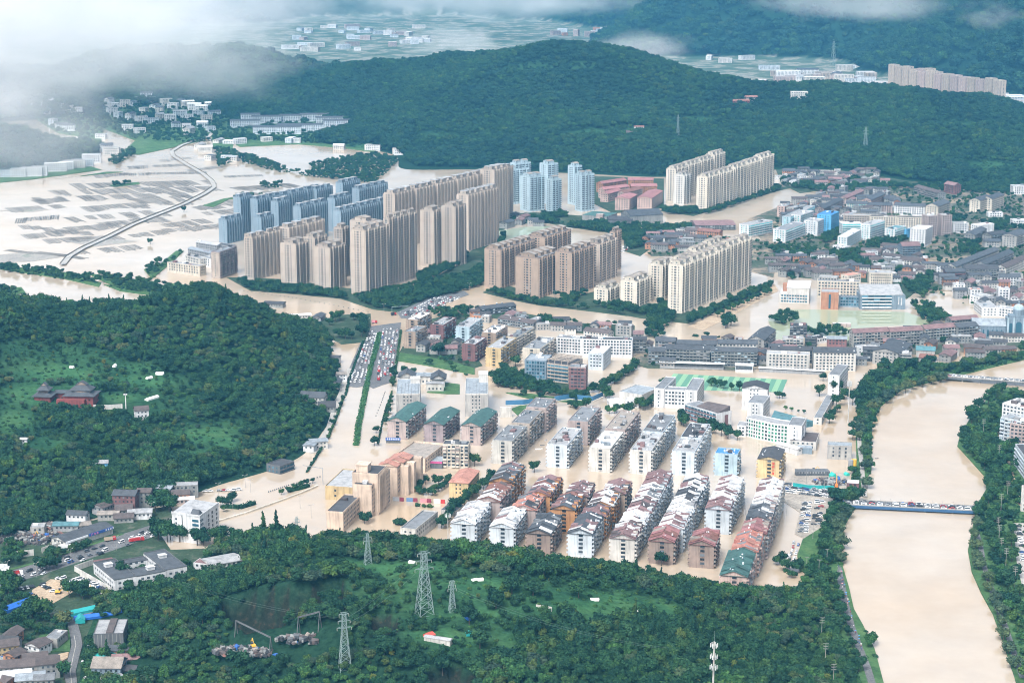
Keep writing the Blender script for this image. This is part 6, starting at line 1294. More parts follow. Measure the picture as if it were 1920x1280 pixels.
crowd('below the forested hill', [[(1460,322),(1600,325),(1750,348),(1920,345),(1920,358),(1750,352),(1640,347),(1540,354),(1470,345)]], 22, 'small houses at the foot of the forest', .5,9,16,34)
crowd('behind the brown and maroon blocks', [[(755,640),(800,622),(860,640),(890,672),(800,668)], [(860,590),(905,585),(1000,600),(1090,612),(1180,615),(1180,632),(1100,630),(1000,618),(900,612)]], 18, 'small houses behind the coloured blocks', .35,7,17,26)
crowd('beside the lower-left lane', [[(-30,1190),(120,1200),(125,1290),(-30,1290)], [(200,1200),(240,1210),(240,1285),(200,1285)]], 15, 'small houses beside the lower-left lane', 1.6,5,19,24)
crowd('below the wooded hill', [[(60,1000),(110,985),(220,950),(300,932),(320,940),(220,965),(120,1000)]], 15, 'small houses below the wooded hill', 1.0,6,20,18)
crowd('among the stadium slabs', [[(1205,650),(1330,645),(1440,640),(1590,660),(1590,690),(1440,690),(1380,690),(1215,688)]], 17, 'small houses between the old slabs', .3,8,18,26)
# dry land, verges, roads
def ground_mat(name, stops, s1=0.05, s2=0.5, rough=0.95, bump=0.5):
 m, t, b = new_mat(name); tc = N(t, 'ShaderNodeTexCoord'); P = tc.outputs['Object']
 n1 = noise(t, s1,6, P, 0.7); n2 = noise(t, s2,4, P, 0.7)
 c = mix(t, 1.0, ramp(t, n1.outputs[0], stops).outputs[0], ramp(t, n2.outputs[0], [(0.3,(0.65,)*3),(0.7,(1.25,)*3)]).outputs[0], 'MULTIPLY')
 t.links.new(c, b.inputs['Base Color']); b.inputs['Roughness'].default_value = rough; b.inputs['Specular IOR Level'].default_value = 0.2
 bp = N(t, 'ShaderNodeBump'); bp.inputs['Strength'].default_value = bump; bp.inputs['Distance'].default_value = 0.4; t.links.new(n2.outputs[0], bp.inputs['Height']); t.links.new(bp.outputs[0], b.inputs['Normal'])
 return m
GRASS = ground_mat('grass', [(0.3,(0.03,0.075,0.03)),(0.5,(0.055,0.125,0.045)),(0.7,(0.09,0.16,0.06))], 0.06,0.6)
DIM = ground_mat('planted_ground', [(0.3,(0.018,0.04,0.022)),(0.55,(0.04,0.07,0.04)),(0.72,(0.13,0.125,0.10))], 0.06,0.5)
TOWN = ground_mat('town_ground', [(0.30,(0.03,0.055,0.035)),(0.44,(0.06,0.085,0.055)),(0.52,(0.14,0.13,0.11)),(0.6,(0.30,0.24,0.17)),(0.7,(0.05,0.08,0.05))], 0.018,0.3)
ASPH = ground_mat('asphalt', [(0.3,(0.10,0.105,0.11)),(0.7,(0.16,0.163,0.168))], 0.05,0.8,0.85,0.1)
PALE = ground_mat('pale_concrete', [(0.3,(0.30,0.29,0.27)),(0.7,(0.42,0.41,0.38))], 0.06,0.8,0.85,0.1)
EARTH = ground_mat('sandy_earth', [(0.3,(0.30,0.22,0.15)),(0.7,(0.48,0.39,0.28))], 0.08,0.6)
MUD = ground_mat('grey_mud', [(0.3,(0.20,0.18,0.155)),(0.5,(0.33,0.30,0.26)),(0.7,(0.42,0.38,0.33))], 0.06,0.5,0.6)
STUB = ground_mat('wet_field', [(0.3,(0.22,0.21,0.19)),(0.55,(0.33,0.31,0.28)),(0.72,(0.10,0.15,0.09))], 0.03,0.3,0.5)
LANDZ = []
def land(name, pts, z, mat):
 LANDZ.append(z); z += .0025*len(LANDZ); p = [G(a, b, z) for a, b in pts]
 m = MB(); m.prism([(q.x, q.y) for q in p], -1.0, z); o = m.build(name, mat, kind='structure'); return o
LB = [(1660,1290),(1640,1215),(1618,1170),(1601,1140),(1592,1100),(1580,1060),(1577,1020),(1583,985),(1600,955),(1607,935),(1620,905),(1634,880),(1634,830),(1636,790),(1652,760),(1690,730),(1740,716),(1790,705),(1850,690),(1925,672),(1925,655),(1850,668),(1780,688),(1700,680),(1640,695),(1612,740),(1604,800),(1606,860),(1592,910),(1560,945),(1545,985),(1535,1040),(1500,1100),(1480,1135),(1520,1175),(1560,1290)]
land('river_bank', LB, 0.9, GRASS)
land('river_bank', [(1925,1310),(1925,735),(1890,725),(1850,748),(1818,785),(1800,815),(1795,835),(1820,862),(1845,890),(1850,915),(1832,945),(1826,975),(1815,1030),(1822,1070),(1840,1110),(1862,1150),(1880,1200),(1900,1260),(1915,1310)], 0.9, GRASS)
land('riverside_lane', [(1900,980),(1925,980),(1925,1130),(1907,1060)], 1.05, PALE)
land('flooded_lane', [(1860,830),(1876,790),(1890,770),(1900,775),(1885,830),(1895,870),(1915,930),(1925,960),(1905,940),(1880,880)], 1.0, EARTH)
LANE = [(1571,1062),(1577,1090),(1585,1130),(1597,1175),(1612,1215),(1626,1250),(1638,1290)]
def strip(name, pts, w, z, mat, kind='structure'):
 P = [G(a, b, z) for a, b in pts]; m = MB(); L = []
 for i, p in enumerate(P):
  d = (P[min(i+1, len(P)-1)]-P[max(i-1,0)]).normalized(); n = Vector((-d.y, d.x, 0))*w/2; L.append((p+n, p-n))
 for a, b in zip(L[:-1], L[1:]): m.face([a[1], b[1], b[0], a[0]])
 o = m.build(name, mat); o['kind'] = kind; return o
strip('riverside_road', LANE, 4.5,1.05, ASPH); strip('riverside_road', [(1622,930),(1618,900),(1616,870),(1612,840),(1610,810),(1612,790)], 3.5,1.05, PALE)
strip('riverside_road', [(1832,1000),(1838,1020),(1845,1060),(1858,1100),(1870,1140),(1884,1170),(1900,1220),(1918,1270)], 3.6,1.05, ASPH)
def clear_strip(pts, w, both=True):
 P = [G(a, b, .9) for a, b in pts]
 for a, b in zip(P[:-1], P[1:]):
  d = (b-a).normalized(); n = Vector((-d.y, d.x, 0))*w; q = [tuple(v[:2]) for v in (a-d+n, a-d-n, b+d-n, b+d+n)]; FOOT.append(q); NOTREE.append(q)
clear_strip(LANE, 7); clear_strip([(1832,1000),(1838,1020),(1845,1060),(1858,1100),(1870,1140),(1884,1170),(1900,1220),(1918,1270)], 4.5); clear_strip([(1622,930),(1616,870),(1610,810)], 4); clear_strip([(1898,985),(1907,1060),(1922,1140)], 7)
land('estate_garden', [(425,520),(470,545),(560,552),(640,560),(700,580),(745,585),(800,560),(862,545),(910,520),(950,495),(945,440),(900,455),(850,500),(780,540),(740,545),(650,540),(560,525),(470,520)], 0.3, DIM)
land('estate_garden', [(905,548),(960,562),(1010,572),(1060,578),(1120,585),(1175,592),(1200,590),(1180,560),(1120,545),(1060,560),(1000,552),(940,530)], 0.3, DIM)
land('estate_garden', [(1115,580),(1200,596),(1262,603),(1290,606),(1350,580),(1448,536),(1448,528),(1300,585),(1240,570),(1160,565)], 0.3, DIM)
land('estate_garden', [(900,430),(935,405),(1000,398),(1100,405),(1130,425),(1265,432),(1300,420),(1290,445),(1235,455),(1200,480),(1170,470),(1170,440),(1060,425),(1010,415),(950,425),(930,450),(915,455)], 0.3, DIM)
land('estate_garden', [(1235,395),(1300,405),(1330,395),(1470,355),(1500,350),(1455,350),(1330,380)], 0.3, DIM)
land('town_ground', [(1400,412),(1480,380),(1560,362),(1640,346),(1760,350),(1925,360),(1925,520),(1880,528),(1770,500),(1730,470),(1650,520),(1560,500),(1470,490),(1445,470),(1420,440)], 0.3, TOWN)
land('town_ground', [(1640,520),(1740,470),(1925,520),(1925,560),(1860,560),(1780,545),(1700,548)], 0.35, TOWN)
land('town_ground', [(1455,318),(1600,322),(1750,347),(1925,342),(1925,362),(1760,352),(1640,346),(1560,354),(1500,362),(1465,345)], 0.4, DIM)
land('town_ground', [(1110,330),(1245,335),(1245,390),(1150,400),(1110,380)], 0.3, DIM)
land('town_ground', [(1215,450),(1300,430),(1330,445),(1440,452),(1460,480),(1450,520),(1300,480),(1220,480)], 0.3, TOWN)
land('town_ground', [(1450,470),(1500,480),(1560,495),(1700,520),(1720,545),(1700,560),(1640,530),(1500,520),(1450,500)], 0.4, DIM)
land('town_ground', [(1200,655),(1330,650),(1430,640),(1460,655),(1440,690),(1380,695),(1215,690),(1180,680)], 0.25, TOWN)
land('town_ground', [(1590,690),(1640,660),(1740,665),(1925,650),(1925,615),(1850,600),(1780,602),(1580,640),(1590,660)], 0.3, TOWN)
land('town_ground', [(748,662),(800,669),(888,690),(905,685),(890,665),(850,640),(880,600),(860,585),(800,600),(760,640)], 0.3, DIM)
land('town_ground', [(975,715),(1060,742),(1108,742),(1100,720),(1010,690),(980,690)], 0.3, DIM)
land('town_ground', [(905,575),(1000,590),(1080,605),(1190,610),(1190,640),(1000,610),(905,592)], 0.25, DIM)
land('canal_bank', [(745,660),(800,668),(850,678),(890,690),(890,701),(850,694),(800,684),(745,675)], 0.7, GRASS)
land('canal_bank', [(948,735),(1000,738),(1050,745),(1110,748),(1100,755),(1000,748)], 0.7, GRASS)
land('lawn', [(958,766),(985,756),(1030,760),(1010,780),(975,782)], 0.4, GRASS); land('lawn', [(800,735),(825,715),(862,720),(862,738),(840,738)], 0.4, GRASS)
land('muddy_flat', [(1470,905),(1498,880),(1590,888),(1600,925),(1570,935),(1480,930)], 0.35, MUD)
land('parking_ground', [(1468,905),(1520,925),(1585,930),(1575,955),(1548,980),(1540,1000),(1510,1010),(1490,1000),(1500,960),(1470,940)], 0.25, MUD)
land('grass_plot', [(1505,1010),(1545,985),(1575,975),(1572,1060),(1565,1090),(1535,1060),(1500,1070),(1495,1040)], 1.0, GRASS)
land('wooded_patch', [(600,600),(640,590),(695,588),(695,610),(690,640),(640,645),(605,625)], 0.4, DIM)
land('roadside_strip', [(580,850),(605,845),(632,790),(650,720),(660,690),(652,690),(630,740),(612,800)], 0.25, PALE)
land('street_ground', [(-400,1002),(0,1018),(60,1005),(140,985),(220,962),(320,948),(335,985),(300,1000),(320,1030),(450,1025),(475,1050),(400,1090),(330,1110),(250,1115),(235,1150),(245,1200),(270,1300),(-400,1310)], 0.4, DIM)
strip('street', [(-40,1098),(60,1070),(150,1040),(230,1012),(300,990),(340,975)], 22,0.48, ASPH)
strip('street_median', [(-40,1082),(60,1056),(150,1028),(230,1000)], 3,0.56, GRASS)
land('car_yard', [(60,1105),(95,1085),(150,1090),(135,1110),(100,1130),(60,1125)], 0.52, EARTH); land('station_forecourt', [(150,1090),(205,1125),(215,1118),(150,1075)], 0.53, PALE)
strip('hill_lane', [zQ(*p) for p in ((840,620),(720,690),(620,760),(650,880),(660,950),(630,1060),(600,1180),(620,1330))], 6.5,1.2, ASPH)
strip('lane_marking', [zQ(*p) for p in ((635,870),(650,950),(625,1060),(603,1180),(620,1330))], 0.35,1.23, PALE)
strip('earth_track', [zQ(*p) for p in ((1000,1285),(1150,1235),(1300,1190),(1420,1150))], 4,1.3, EARTH); land('roadside_verge', [zQ(*p) for p in ((350,830),(600,800),(600,1000),(300,1010))], 1.1, GRASS)
land('yard', [zQ(*p) for p in ((440,1040),(590,1010),(580,1060),(500,1110))], 1.2, EARTH)
land('main_road', [(641,722),(655,690),(672,650),(690,612),(752,604),(748,640),(742,680),(735,716),(715,722),(700,728),(690,722),(668,726)], 0.16, ASPH)
land('side_road', [(742,582),(790,560),(870,545),(880,552),(830,570),(775,598),(752,596)], 0.16, ASPH)
land('flooded_avenue_verge', [(1290,612),(1400,560),(1452,532),(1460,545),(1420,565),(1360,598),(1320,618)], 0.12, EARTH)
def hedge(name, pts, w, h, z, label, cat='hedge', mat=None):
 """clipped planting: many leaf clumps over a low box"""
 P = [G(a, b, z) for a, b in pts]; m = MB()
 for a, b in zip(P[:-1], P[1:]):
  d = b-a; L = d.length; d.normalize(); n = Vector((-d.y, d.x, 0))
  m.hexa([(a+n*w*.38)[:], (a-n*w*.38)[:], (b-n*w*.38)[:], (b+n*w*.38)[:]], [(q.x, q.y, z+h*.7) for q in (a+n*w*.3, a-n*w*.3, b-n*w*.3, b+n*w*.3)])
  for k in range(int(L*w*1.3)):
   p = a+d*random.random()*L+n*random.uniform(-.5,.5)*w+Vector((0,0, random.uniform(.35,1.1)*h)); r = random.uniform(.35,.75); u = Vector((random.gauss(0,1), random.gauss(0,1), random.gauss(0,.5))).normalized(); v = u.orthogonal().normalized()
   m.face([p-u*r-v*r*.6, p+u*r-v*r*.7, p+u*r*.8+v*r*.7, p-u*r*.7+v*r*.6])
 o = m.build(name, mat or LEAF[3]); return tag(o, label, cat)
hedge('median_hedge', [(668,835),(672,800),(680,760),(688,720),(696,685),(706,650),(712,625)], 5.5,1.8,0.1, 'long planted green median dividing the flooded main road', 'median hedge')
hedge('roadside_hedge', [(648,742),(655,712),(668,675),(682,640)], 2.5,1.6,0.1, 'thin dark hedge on the left edge of the queue of cars', 'hedge', LEAF[0]); hedge('roadside_hedge', [(737,722),(742,690),(747,655),(752,620)], 2.5,2,.1, 'thin dark hedge on the right edge of the queue of cars', 'hedge', LEAF[0])
hedge('roadside_hedge', [(598,850),(618,815),(634,775),(644,745)], 2.2,1.5,0.2, 'dark hedge strip along the left edge of the flooded carriageway', 'hedge', LEAF[0])
hedge('roadside_hedge', [(575,885),(590,862),(602,842)], 2.2,1.5,0.2, 'last stretch of dark hedge on the left of the flooded carriageway, near the junction', 'hedge', LEAF[0]); hedge('roadside_hedge', [(709,832),(716,795),(724,765),(733,742)], 1.6,1.3,0.1, 'thin dotted hedge on the right of the flooded right carriageway', 'hedge', LEAF[0])
hedge('yard_hedge', [(723,790),(728,760),(735,735)], 1.5,1.5,0.1, 'low dark hedge in front of the left office slab', 'hedge', LEAF[0])
hedge('clipped_hedge', [zU(1110,690),zU(1230,700),zU(1360,660)], 5,3,0.1, 'squared dark hedge trees on the flooded traffic island, nearest the white corner building', 'hedge', LEAF[0]); hedge('clipped_hedge', [zU(1650,555),zU(1760,530),zU(1820,510)], 5,3,0.1, 'squared dark hedge trees on the flooded traffic island, farther along', 'hedge', LEAF[0])
ww = empty('river_wall', (0,0,0),0, 'low pale kerb wall separating the flooded side street from the pond', 'wall'); wall_run(ww, [G(*zU(*p)) for p in ((1040,815),(1290,740),(1560,645),(1760,570),(1900,510))], 1.2,1.4, WM('cream'))
for lab, pts in (('blue hoarding along the canal, left stretch with a white gatepost', (zC(585,185), zC(740,180), zC(820,170))),('blue hoarding along the canal, curved right stretch', (zC(1005,150), zC(1140,130), zC(1330,150), zC(1420,110)))):
 o = empty('hoarding', (0,0,0),0, lab, 'hoarding'); wall_run(o, [G(a, b) for a, b in pts], 5,.4, plain_mat('blue_panel', (0.05,0.16,0.30)), 'panel'); wall_run(o, [G(a, b, 5.0) for a, b in pts], .5,.9, WM('cream'), 'coping', 0)
o = empty('gate_pillar', G(*zC(540,285)),0.1, 'tall white slab wall at the end of the blue hoarding', 'wall'); m = MB(); m.box(0,10,0,3,-1,9,0, False); m.build('slab', WM('offwhite'), o)
# flooded fields on the left: plots of half drowned crops, tracks, grass islands
plots = MB(); rg = random.Random(5)
def plot_row(x0, y0, x1, y1, n, ln, ang, seed, dens=.85):
 r = random.Random(seed); a = G(x0, y0); b = G(x1, y1)
 for i in range(n):
  if r.random() > dens: continue
  p = a.lerp(b, (i+r.uniform(-.15,.15))/max(1, n-1)); th = math.radians(ang+r.uniform(-4,4)); d = Vector((math.cos(th), math.sin(th),0)); nn = Vector((-d.y, d.x, 0)); L = ln*r.uniform(.7,1.15)
  k = r.randint(4,6)
  for j in range(k):
   q = p+nn*(j*3.3); w = r.uniform(1.0,1.5); l2 = L*r.uniform(.8,1.0)
   plots.hexa([(q-nn*w)[:], (q+d*l2-nn*w)[:], (q+d*l2+nn*w)[:], (q+nn*w)[:]], [(*(q-nn*w*.6)[:2], .35),(*(q+d*l2-nn*w*.6)[:2], .35),(*(q+d*l2+nn*w*.6)[:2], .35),(*(q+nn*w*.6)[:2], .35)], r.choice((0,0,1)))
for k, (x0, y0, x1, y1, n, ln, ang) in enumerate(((240,312,330,308,7,38,-75),(210,326,370,322,11,30,-80),(130,345,390,338,18,75,-62),(70,358,380,350,17,75,-62),(20,372,330,362,16,70,-62),(220,375,360,366,8,75,-60),(30,410,95,404,5,40,-75),(120,408,260,396,8,55,-62),(180,418,300,406,7,55,-62),(300,420,360,412,4,50,-60),(10,420,150,435,7,45,-62),(350,318,395,312,4,30,-70),(420,330,470,328,5,26,-75),(430,352,525,345,9,60,-58),(360,388,420,376,6,50,-58),(60,450,200,442,7,40,-60),(240,440,300,430,4,40,-60),(330,428,410,420,6,40,-60),(10,470,110,480,5,60,-30),(150,330,220,325,4,40,-70),(60,375,140,368,5,60,-62),(10,390,90,385,5,50,-62),(150,388,250,380,6,55,-62),(260,385,330,376,4,50,-62),(100,428,200,420,6,50,-62),(210,405,290,398,5,45,-62),(40,440,120,432,5,45,-62),(140,470,240,460,6,45,-60),(360,400,430,392,5,45,-60),(440,362,520,358,6,50,-58),(300,300,340,296,3,26,-75))):
 plot_row(x0, y0, x1, y1, n, ln, ang, 100+k)
o = plots.build('crop_rows', [ground_mat('drowned_crop', [(0.3,(0.10,0.098,0.09)),(0.7,(0.19,0.18,0.165))], .1,.6), ground_mat('drowned_crop_pale', [(0.3,(0.15,0.145,0.135)),(0.7,(0.26,0.25,0.23))], .1,.6)], kind='stuff')
for (pts) in ([(0,395),(60,398),(95,392),(60,390)], [(120,452),(200,446),(260,452),(180,462)], [(0,478),(70,470),(115,482),(60,490),(0,492)]):
 land('wet_field', pts, 0.12, STUB)
FR = [(118,495),(130,480),(155,465),(200,445),(250,420),(300,400),(345,382),(385,362),(402,350),(398,340),(380,325),(350,308),(325,292),(322,283),(340,272),(365,263),(392,256),(404,240)]
strip('field_road', FR, 7,1.6, PALE)
m = MB(); P = [G(a, b, 0) for a, b in FR]
for a, b in zip(P[:-1], P[1:]):
 d = (b-a); d.normalize(); n = Vector((-d.y, d.x, 0)); q = lambda p, w, z: (p.x+n.x*w, p.y+n.y*w, z)
 for s in (-1,1): m.face([q(a, s*4.5,-.5), q(b, s*4.5,-.5), q(b, s*3.5,1.58), q(a, s*3.5,1.58)])
m.build('road_embankment', MUD, kind='structure')
for pts in ([(0,497),(60,503),(140,512),(190,530),(185,537),(120,522),(40,510),(0,504)], [(165,512),(230,520),(290,528),(330,545),(370,548),(300,552),(240,545),(195,528)], [(195,533),(230,536),(290,540),(340,546),(318,556),(260,550),(225,545)],
   [(315,530),(360,535),(350,541),(310,537)], [(270,505),(300,495),(330,470),(345,470),(312,500),(285,522)], [(0,540),(40,538),(48,548),(0,556)], [(205,347),(260,341),(262,345),(215,350)], [(430,372),(500,380),(520,372),(470,366)], [(150,330),(230,322),(200,322)], [(380,385),(420,372),(436,370),(400,388)], [(395,248),(440,262),(435,282),(400,275)], [(405,250),(520,262),(650,270),(720,275),(700,285),(650,278),(560,270),(450,275)], [(230,285),(255,262),(330,265),(385,262),(330,275),(260,290)], [(0,330),(60,325),(170,312),(190,318),(60,336),(0,342)]):
 land('grass_bank', pts, 0.6, GRASS)
land('village_ground', [(180,208),(300,192),(420,190),(540,212),(660,225),(690,262),(560,268),(430,264),(400,256),(330,268),(250,262),(190,240)], .5, GRASS); land('village_ground', [(60,200),(160,205),(200,215),(190,262),(110,250),(70,225)], .5, GRASS)
def pond(name, pts, z, col, rough):
 m, t, b = new_mat(name+'_water'); b.inputs['Base Color'].default_value = (*col, 1); b.inputs['Roughness'].default_value = rough; b.inputs['IOR'].default_value = 1.33
 p = [G(x, y, z) for x, y in pts]; mb = MB(); mb.face([q[:] for q in p]); o = mb.build(name, m); o['kind'] = 'structure'
pond('green_pond', [(1440,600),(1462,580),(1530,580),(1700,585),(1740,600),(1752,608),(1640,612),(1600,640),(1545,632),(1455,636)], 0.012,(0.30,0.33,0.22),0.03)
pond('green_pond', [(912,452),(935,433),(985,425),(1050,424),(1040,432),(985,442),(950,455)], 0.49,(0.30,0.36,0.27),0.03)
m = MB(); c = G(*zS(490,985),.5); n = 12
for k in range(2): m.hexa([(c.x+math.cos(6.283*i/n)*(11-k*5)*random.uniform(.85,1.1), c.y+math.sin(6.283*i/n)*(9-k*4),.4+k*1.5) for i in range(n)], [(c.x+math.cos(6.283*i/n)*(6-k*5), c.y+math.sin(6.283*i/n)*(5-k*4),1.9+k*1.2) for i in range(n)])
tag(m.build('sand_heap', EARTH), 'sandy heap in the middle of the earth car yard', 'heap')
# single trees: river belts, streets, gardens, big crowns on the near hills
def tline(pts, n, kind, size, label, group, z=0.0, jx=1.5, hill=False, squash=1.0, cat='tree', name='broadleaf_tree'):
 P = [R(a, b) if hill else G(a, b, z) for a, b in pts]; ls = [(b-a).length for a, b in zip(P[:-1], P[1:])]; T = sum(ls)
 rev = pts[0][0] > pts[-1][0]
 for i in range(n):
  t = T*(i+.5)/n; k = 0
  while k < len(ls)-1 and t > ls[k]: t -= ls[k]; k += 1
  p = P[k].lerp(P[k+1], min(1, t/ls[k]))+Vector((random.uniform(-jx, jx), random.uniform(-jx, jx),0))
  kd = random.choice(kind) if isinstance(kind, (list, tuple)) else kind
  lb = label if n > 14 else '%s, %s from left' % (label, ORD[n-1-i if rev else i])
  tree(p, kd, size*random.uniform(.8,1.22), lb, group, cat, name, squash)
BL = 'trees on the left river bank'; BR = 'trees on the right river bank'
tline([(1608,830),(1616,800),(1640,765),(1680,740),(1730,722),(1775,712)], 17, 'grey', 1.35, 'soft grey-green round tree at the left water edge above the lower bridge', 'grey-green trees at the water edge', .9,2)
tline([(1630,930),(1622,860),(1622,838)], 3, 'grey', 1.2, 'grey-green tree right at the lower bridge end of the left bank', 'trees at the bridge end', .9)
tline([(1560,735),(1600,760),(1625,745),(1640,715),(1690,700),(1750,690)], 14, ['deep', 'mid'], 1.5, 'big dark green tree in the inner belt above the left bank bend', BL, .9,4)
tline([(1650,690),(1700,690),(1760,684)], 6, 'deep', 1.45, 'dark green tree between parked cars and old roofs by the upper bridge', 'trees behind the parked cars', .9,3)
tline([(1800,690),(1860,680),(1915,668)], 7, 'grey', 1.25, 'grey-green tree on the left bank beyond the upper bridge', 'trees beyond the upper bridge', .9,3)
tline([(1552,945),(1575,938),(1600,945),(1605,935)], 5, 'deep', 1.4, 'dark tree standing between the car park and the lower bridge', 'trees by the lower bridge', .9,3)
tline([(1590,965),(1575,985),(1570,1010),(1572,1040),(1575,1060)], 8, 'grey', 1.4, 'grey-green willow-like tree overhanging the river below the lower bridge', 'willow-like trees below the bridge', .9,1.5)
tline([(1556,975),(1548,1010),(1555,1040),(1552,1068)], 5, 'deep', 1.15, 'dark clipped tree between grass plot and river below the bridge', 'inner row below the bridge', .9,1)
tline([(1560,1085),(1568,1120),(1578,1160),(1592,1195),(1602,1230),(1612,1270)], 9, 'deep', 1.05, 'dark round tree in the spaced row left of the riverside road', 'spaced row along the riverside road', .9,.6, name='round_tree')
tree(G(1563,968,.9), 'bright', 1.3, 'yellow-green tree at the edge of the car park by the bridge', None)
tline([(1612,760),(1607,790),(1600,815),(1590,830)], 5, ['deep', 'mid'], 1.2, 'dark tree beside the tall white mast by the river road', 'trees by the mast', .9,2)
tline([(1552,800),(1565,775),(1572,755)], 4, 'deep', 1.2, 'dark tree along the long corridor roof near the river road', 'trees by the corridor', .2,2)
tline([(1818,800),(1830,775),(1855,750),(1890,733)], 8, ['deep', 'mid'], 1.5, 'big dark tree on the right bank below the upper bridge', BR, .9,4)
tline([(1812,815),(1806,830),(1822,855),(1845,868),(1852,885)], 7, ['deep', 'mid'], 1.45, 'broad dark tree overhanging the bulge of the right bank', 'trees on the bulge of the right bank', .9,3)
tline([(1845,790),(1850,815),(1865,845),(1880,880),(1885,915)], 8, ['deep', 'bright'], 1.3, 'tree in the inner belt of the right bank, beside the flooded lane', 'inner belt of the right bank', .9,3)
tline([(1855,905),(1862,935),(1845,950),(1835,975)], 6, ['deep', 'mid'], 1.45, 'dark tree round the right end of the lower bridge', 'trees at the right bridge end', .9,3)
tline([(1832,985),(1826,1020),(1834,1060),(1848,1090),(1862,1125),(1875,1165),(1890,1215),(1905,1265)], 13, 'grey', 1.3, 'grey-green tree at the right water edge below the lower bridge', 'water-edge trees of the right bank', .9,1.5)
tline([(1860,980),(1865,1020),(1872,1060),(1885,1100),(1905,1150)], 10, ['deep', 'mid'], 1.3, 'dark tree between riverside path and car-lined lane on the right bank', 'inner trees of the lower right bank', .9,3)
tline([(1895,960),(1898,1010),(1905,1080),(1915,1130)], 6, ['mid', 'deep'], 1.2, 'tree at the edge of the car-lined lane on the far right', 'trees along the car-lined lane', .9,2)
tline([(1895,830),(1910,860),(1912,890)], 4, 'deep', 1.1, 'dark tree in the flooded lane in front of the right-edge houses', 'lane trees at the right edge', .3,2)
tline([(1148,722),(1165,710),(1180,698),(1192,685)], 8, 'mid', 1.05, 'tree in the slanting row between hospital and stadium', 'slanting row by the stadium', .1,1)
tline([(1328,722),(1345,726),(1362,730),(1395,733)], 5, 'deep', 1.05, 'dark tree along the near edge of the striped pitch', 'trees along the pitch', .1,1); tline([(1240,722),(1262,728)], 3, 'deep', 1.0, 'dark tree between the two white school wings', 'trees between the school wings', .1,1)
tree(G(*zG(715,835)), 'deep', 1.55, 'broad spreading tree alone in the flooded playground', None); tree(G(*zG(745,705)), 'deep', 1.1, 'round tree beside the white teaching tower and the stand', None)
tline([zG(340,850), zG(410,855)], 3, 'deep', .8, 'small dark tree in the group of three on the flooded playground', 'three playground trees', 0,.5)
tline([zG(395,945), zG(470,960), zG(560,980), zG(615,990)], 4, 'bright', .5, 'thin pale green sapling in the flooded playground', 'playground saplings', 0,.5)
tline([zF(610,840), zF(660,870)], 3, 'mid', 1.3, 'leafy tree left of the grey-roofed gymnasium', 'trees by the gymnasium', .1,1)
tree(G(*zF(365,940)), 'tall', 1.25, 'tall dark cypress-like tree by the canal hoarding', None, 'tree', 'conifer_tree'); tline([zF(290,930), zF(430,950), zF(480,930)], 4, 'deep', 1.1, 'dark bushy tree round the tall conifer by the canal', 'trees round the conifer', .1,2)
tline([zF(900,930), zF(960,960), zF(1060,900), zF(1090,880)], 7, 'deep', 1.35, 'big dark tree between gymnasium and slab blocks', 'trees below the gymnasium', .1,2)
tline([zF(600,960), zF(680,990), zF(760,960), zF(850,1000)], 7, ['mid', 'bright'], 1.1, 'leafy tree in the green yard behind the flat-roofed blocks', 'yard trees behind the flat roofs', .1,2)
tline([zF(1220,1060), zF(1300,1100), zF(1250,1010)], 4, 'deep', 1.2, 'dark tree left of the maroon and white block', 'trees left of the maroon block', .1,2); tline([zF(1400,1060), zF(1620,1190), zF(1690,1200), zF(1780,1230)], 7, ['deep', 'mid'], 1.4, 'large tree in front of the maroon and white block', 'trees before the maroon block', .1,3)
tline([zE(1100,690), zE(1180,760), zE(1240,700)], 5, ['deep', 'mid'], 1.5, 'big dark tree right of the tall lift tower', 'trees right of the office slabs', .1,2); tline([zE(1290,680), zE(1400,740), zE(1520,770), zE(1640,760)], 8, 'deep', 1.15, 'dark tree in the row at the foot of the hospital', 'row below the hospital', .2,1.5)
tree(G(*zE(650,500)), 'deep', 2.0, 'large dark tree between the brown and maroon blocks', None); tree(G(*zE(1310,580)), 'mid', 1.7, 'large green tree beside the yellow block', None)
tline([zE(265,620), zE(265,680), zE(258,770)], 4, 'deep', .95, 'dark tree at the corner of the hall by the main road', 'roadside trees by the hall', .1,1)
tree(G(*zE(115,1150)), 'deep', .85, 'small round tree in the flooded right carriageway, upper of two', None, 'tree', 'round_tree'); tree(G(*zE(100,1260)), 'deep', 1.05, 'round tree in the flooded right carriageway, lower of two', None, 'tree', 'round_tree')
gdn = (740,880); zW = zoomer(740,880,16.0)
tline([zW(950,420), zW(800,480), zW(720,580), zW(700,740), zW(900,770), zW(1050,760), zW(1180,800)], 11, 'deep', .8, 'dark clipped tree in the ring of the flooded town hall garden', 'ring of garden trees', 0,.5); tline([zW(1100,660), zW(1310,680), zW(1450,560), zW(1560,470), zW(1620,370)], 6, 'deep', .75, 'dark round bush in the right half of the flooded garden', 'garden bushes', 0,.4); tree(G(*zW(1310,500)), 'deep', 1.35, 'tall umbrella-shaped tree rising from the flooded garden', None)
tline([zW(610,1080), zW(870,1110), zW(1140,1130)], 3, 'bush', 1.3, 'small round bush in the water in front of the hoardings', 'bushes before the hoardings', 0,.2); tline([zV(925,1020), zV(1000,1010)], 2, 'bush', 2.0, 'small rounded tree in the flood beside the low flat block', 'bushes beside the low block', 0,.3)
tree(G(*zV(1600,520)), 'deep', 1.35, 'dark tree right of the yellow six-storey block', None); tree(G(*zC(830,755)), 'deep', 1.25, 'dark round tree standing in the wide flooded lane', None, 'tree', 'round_tree')
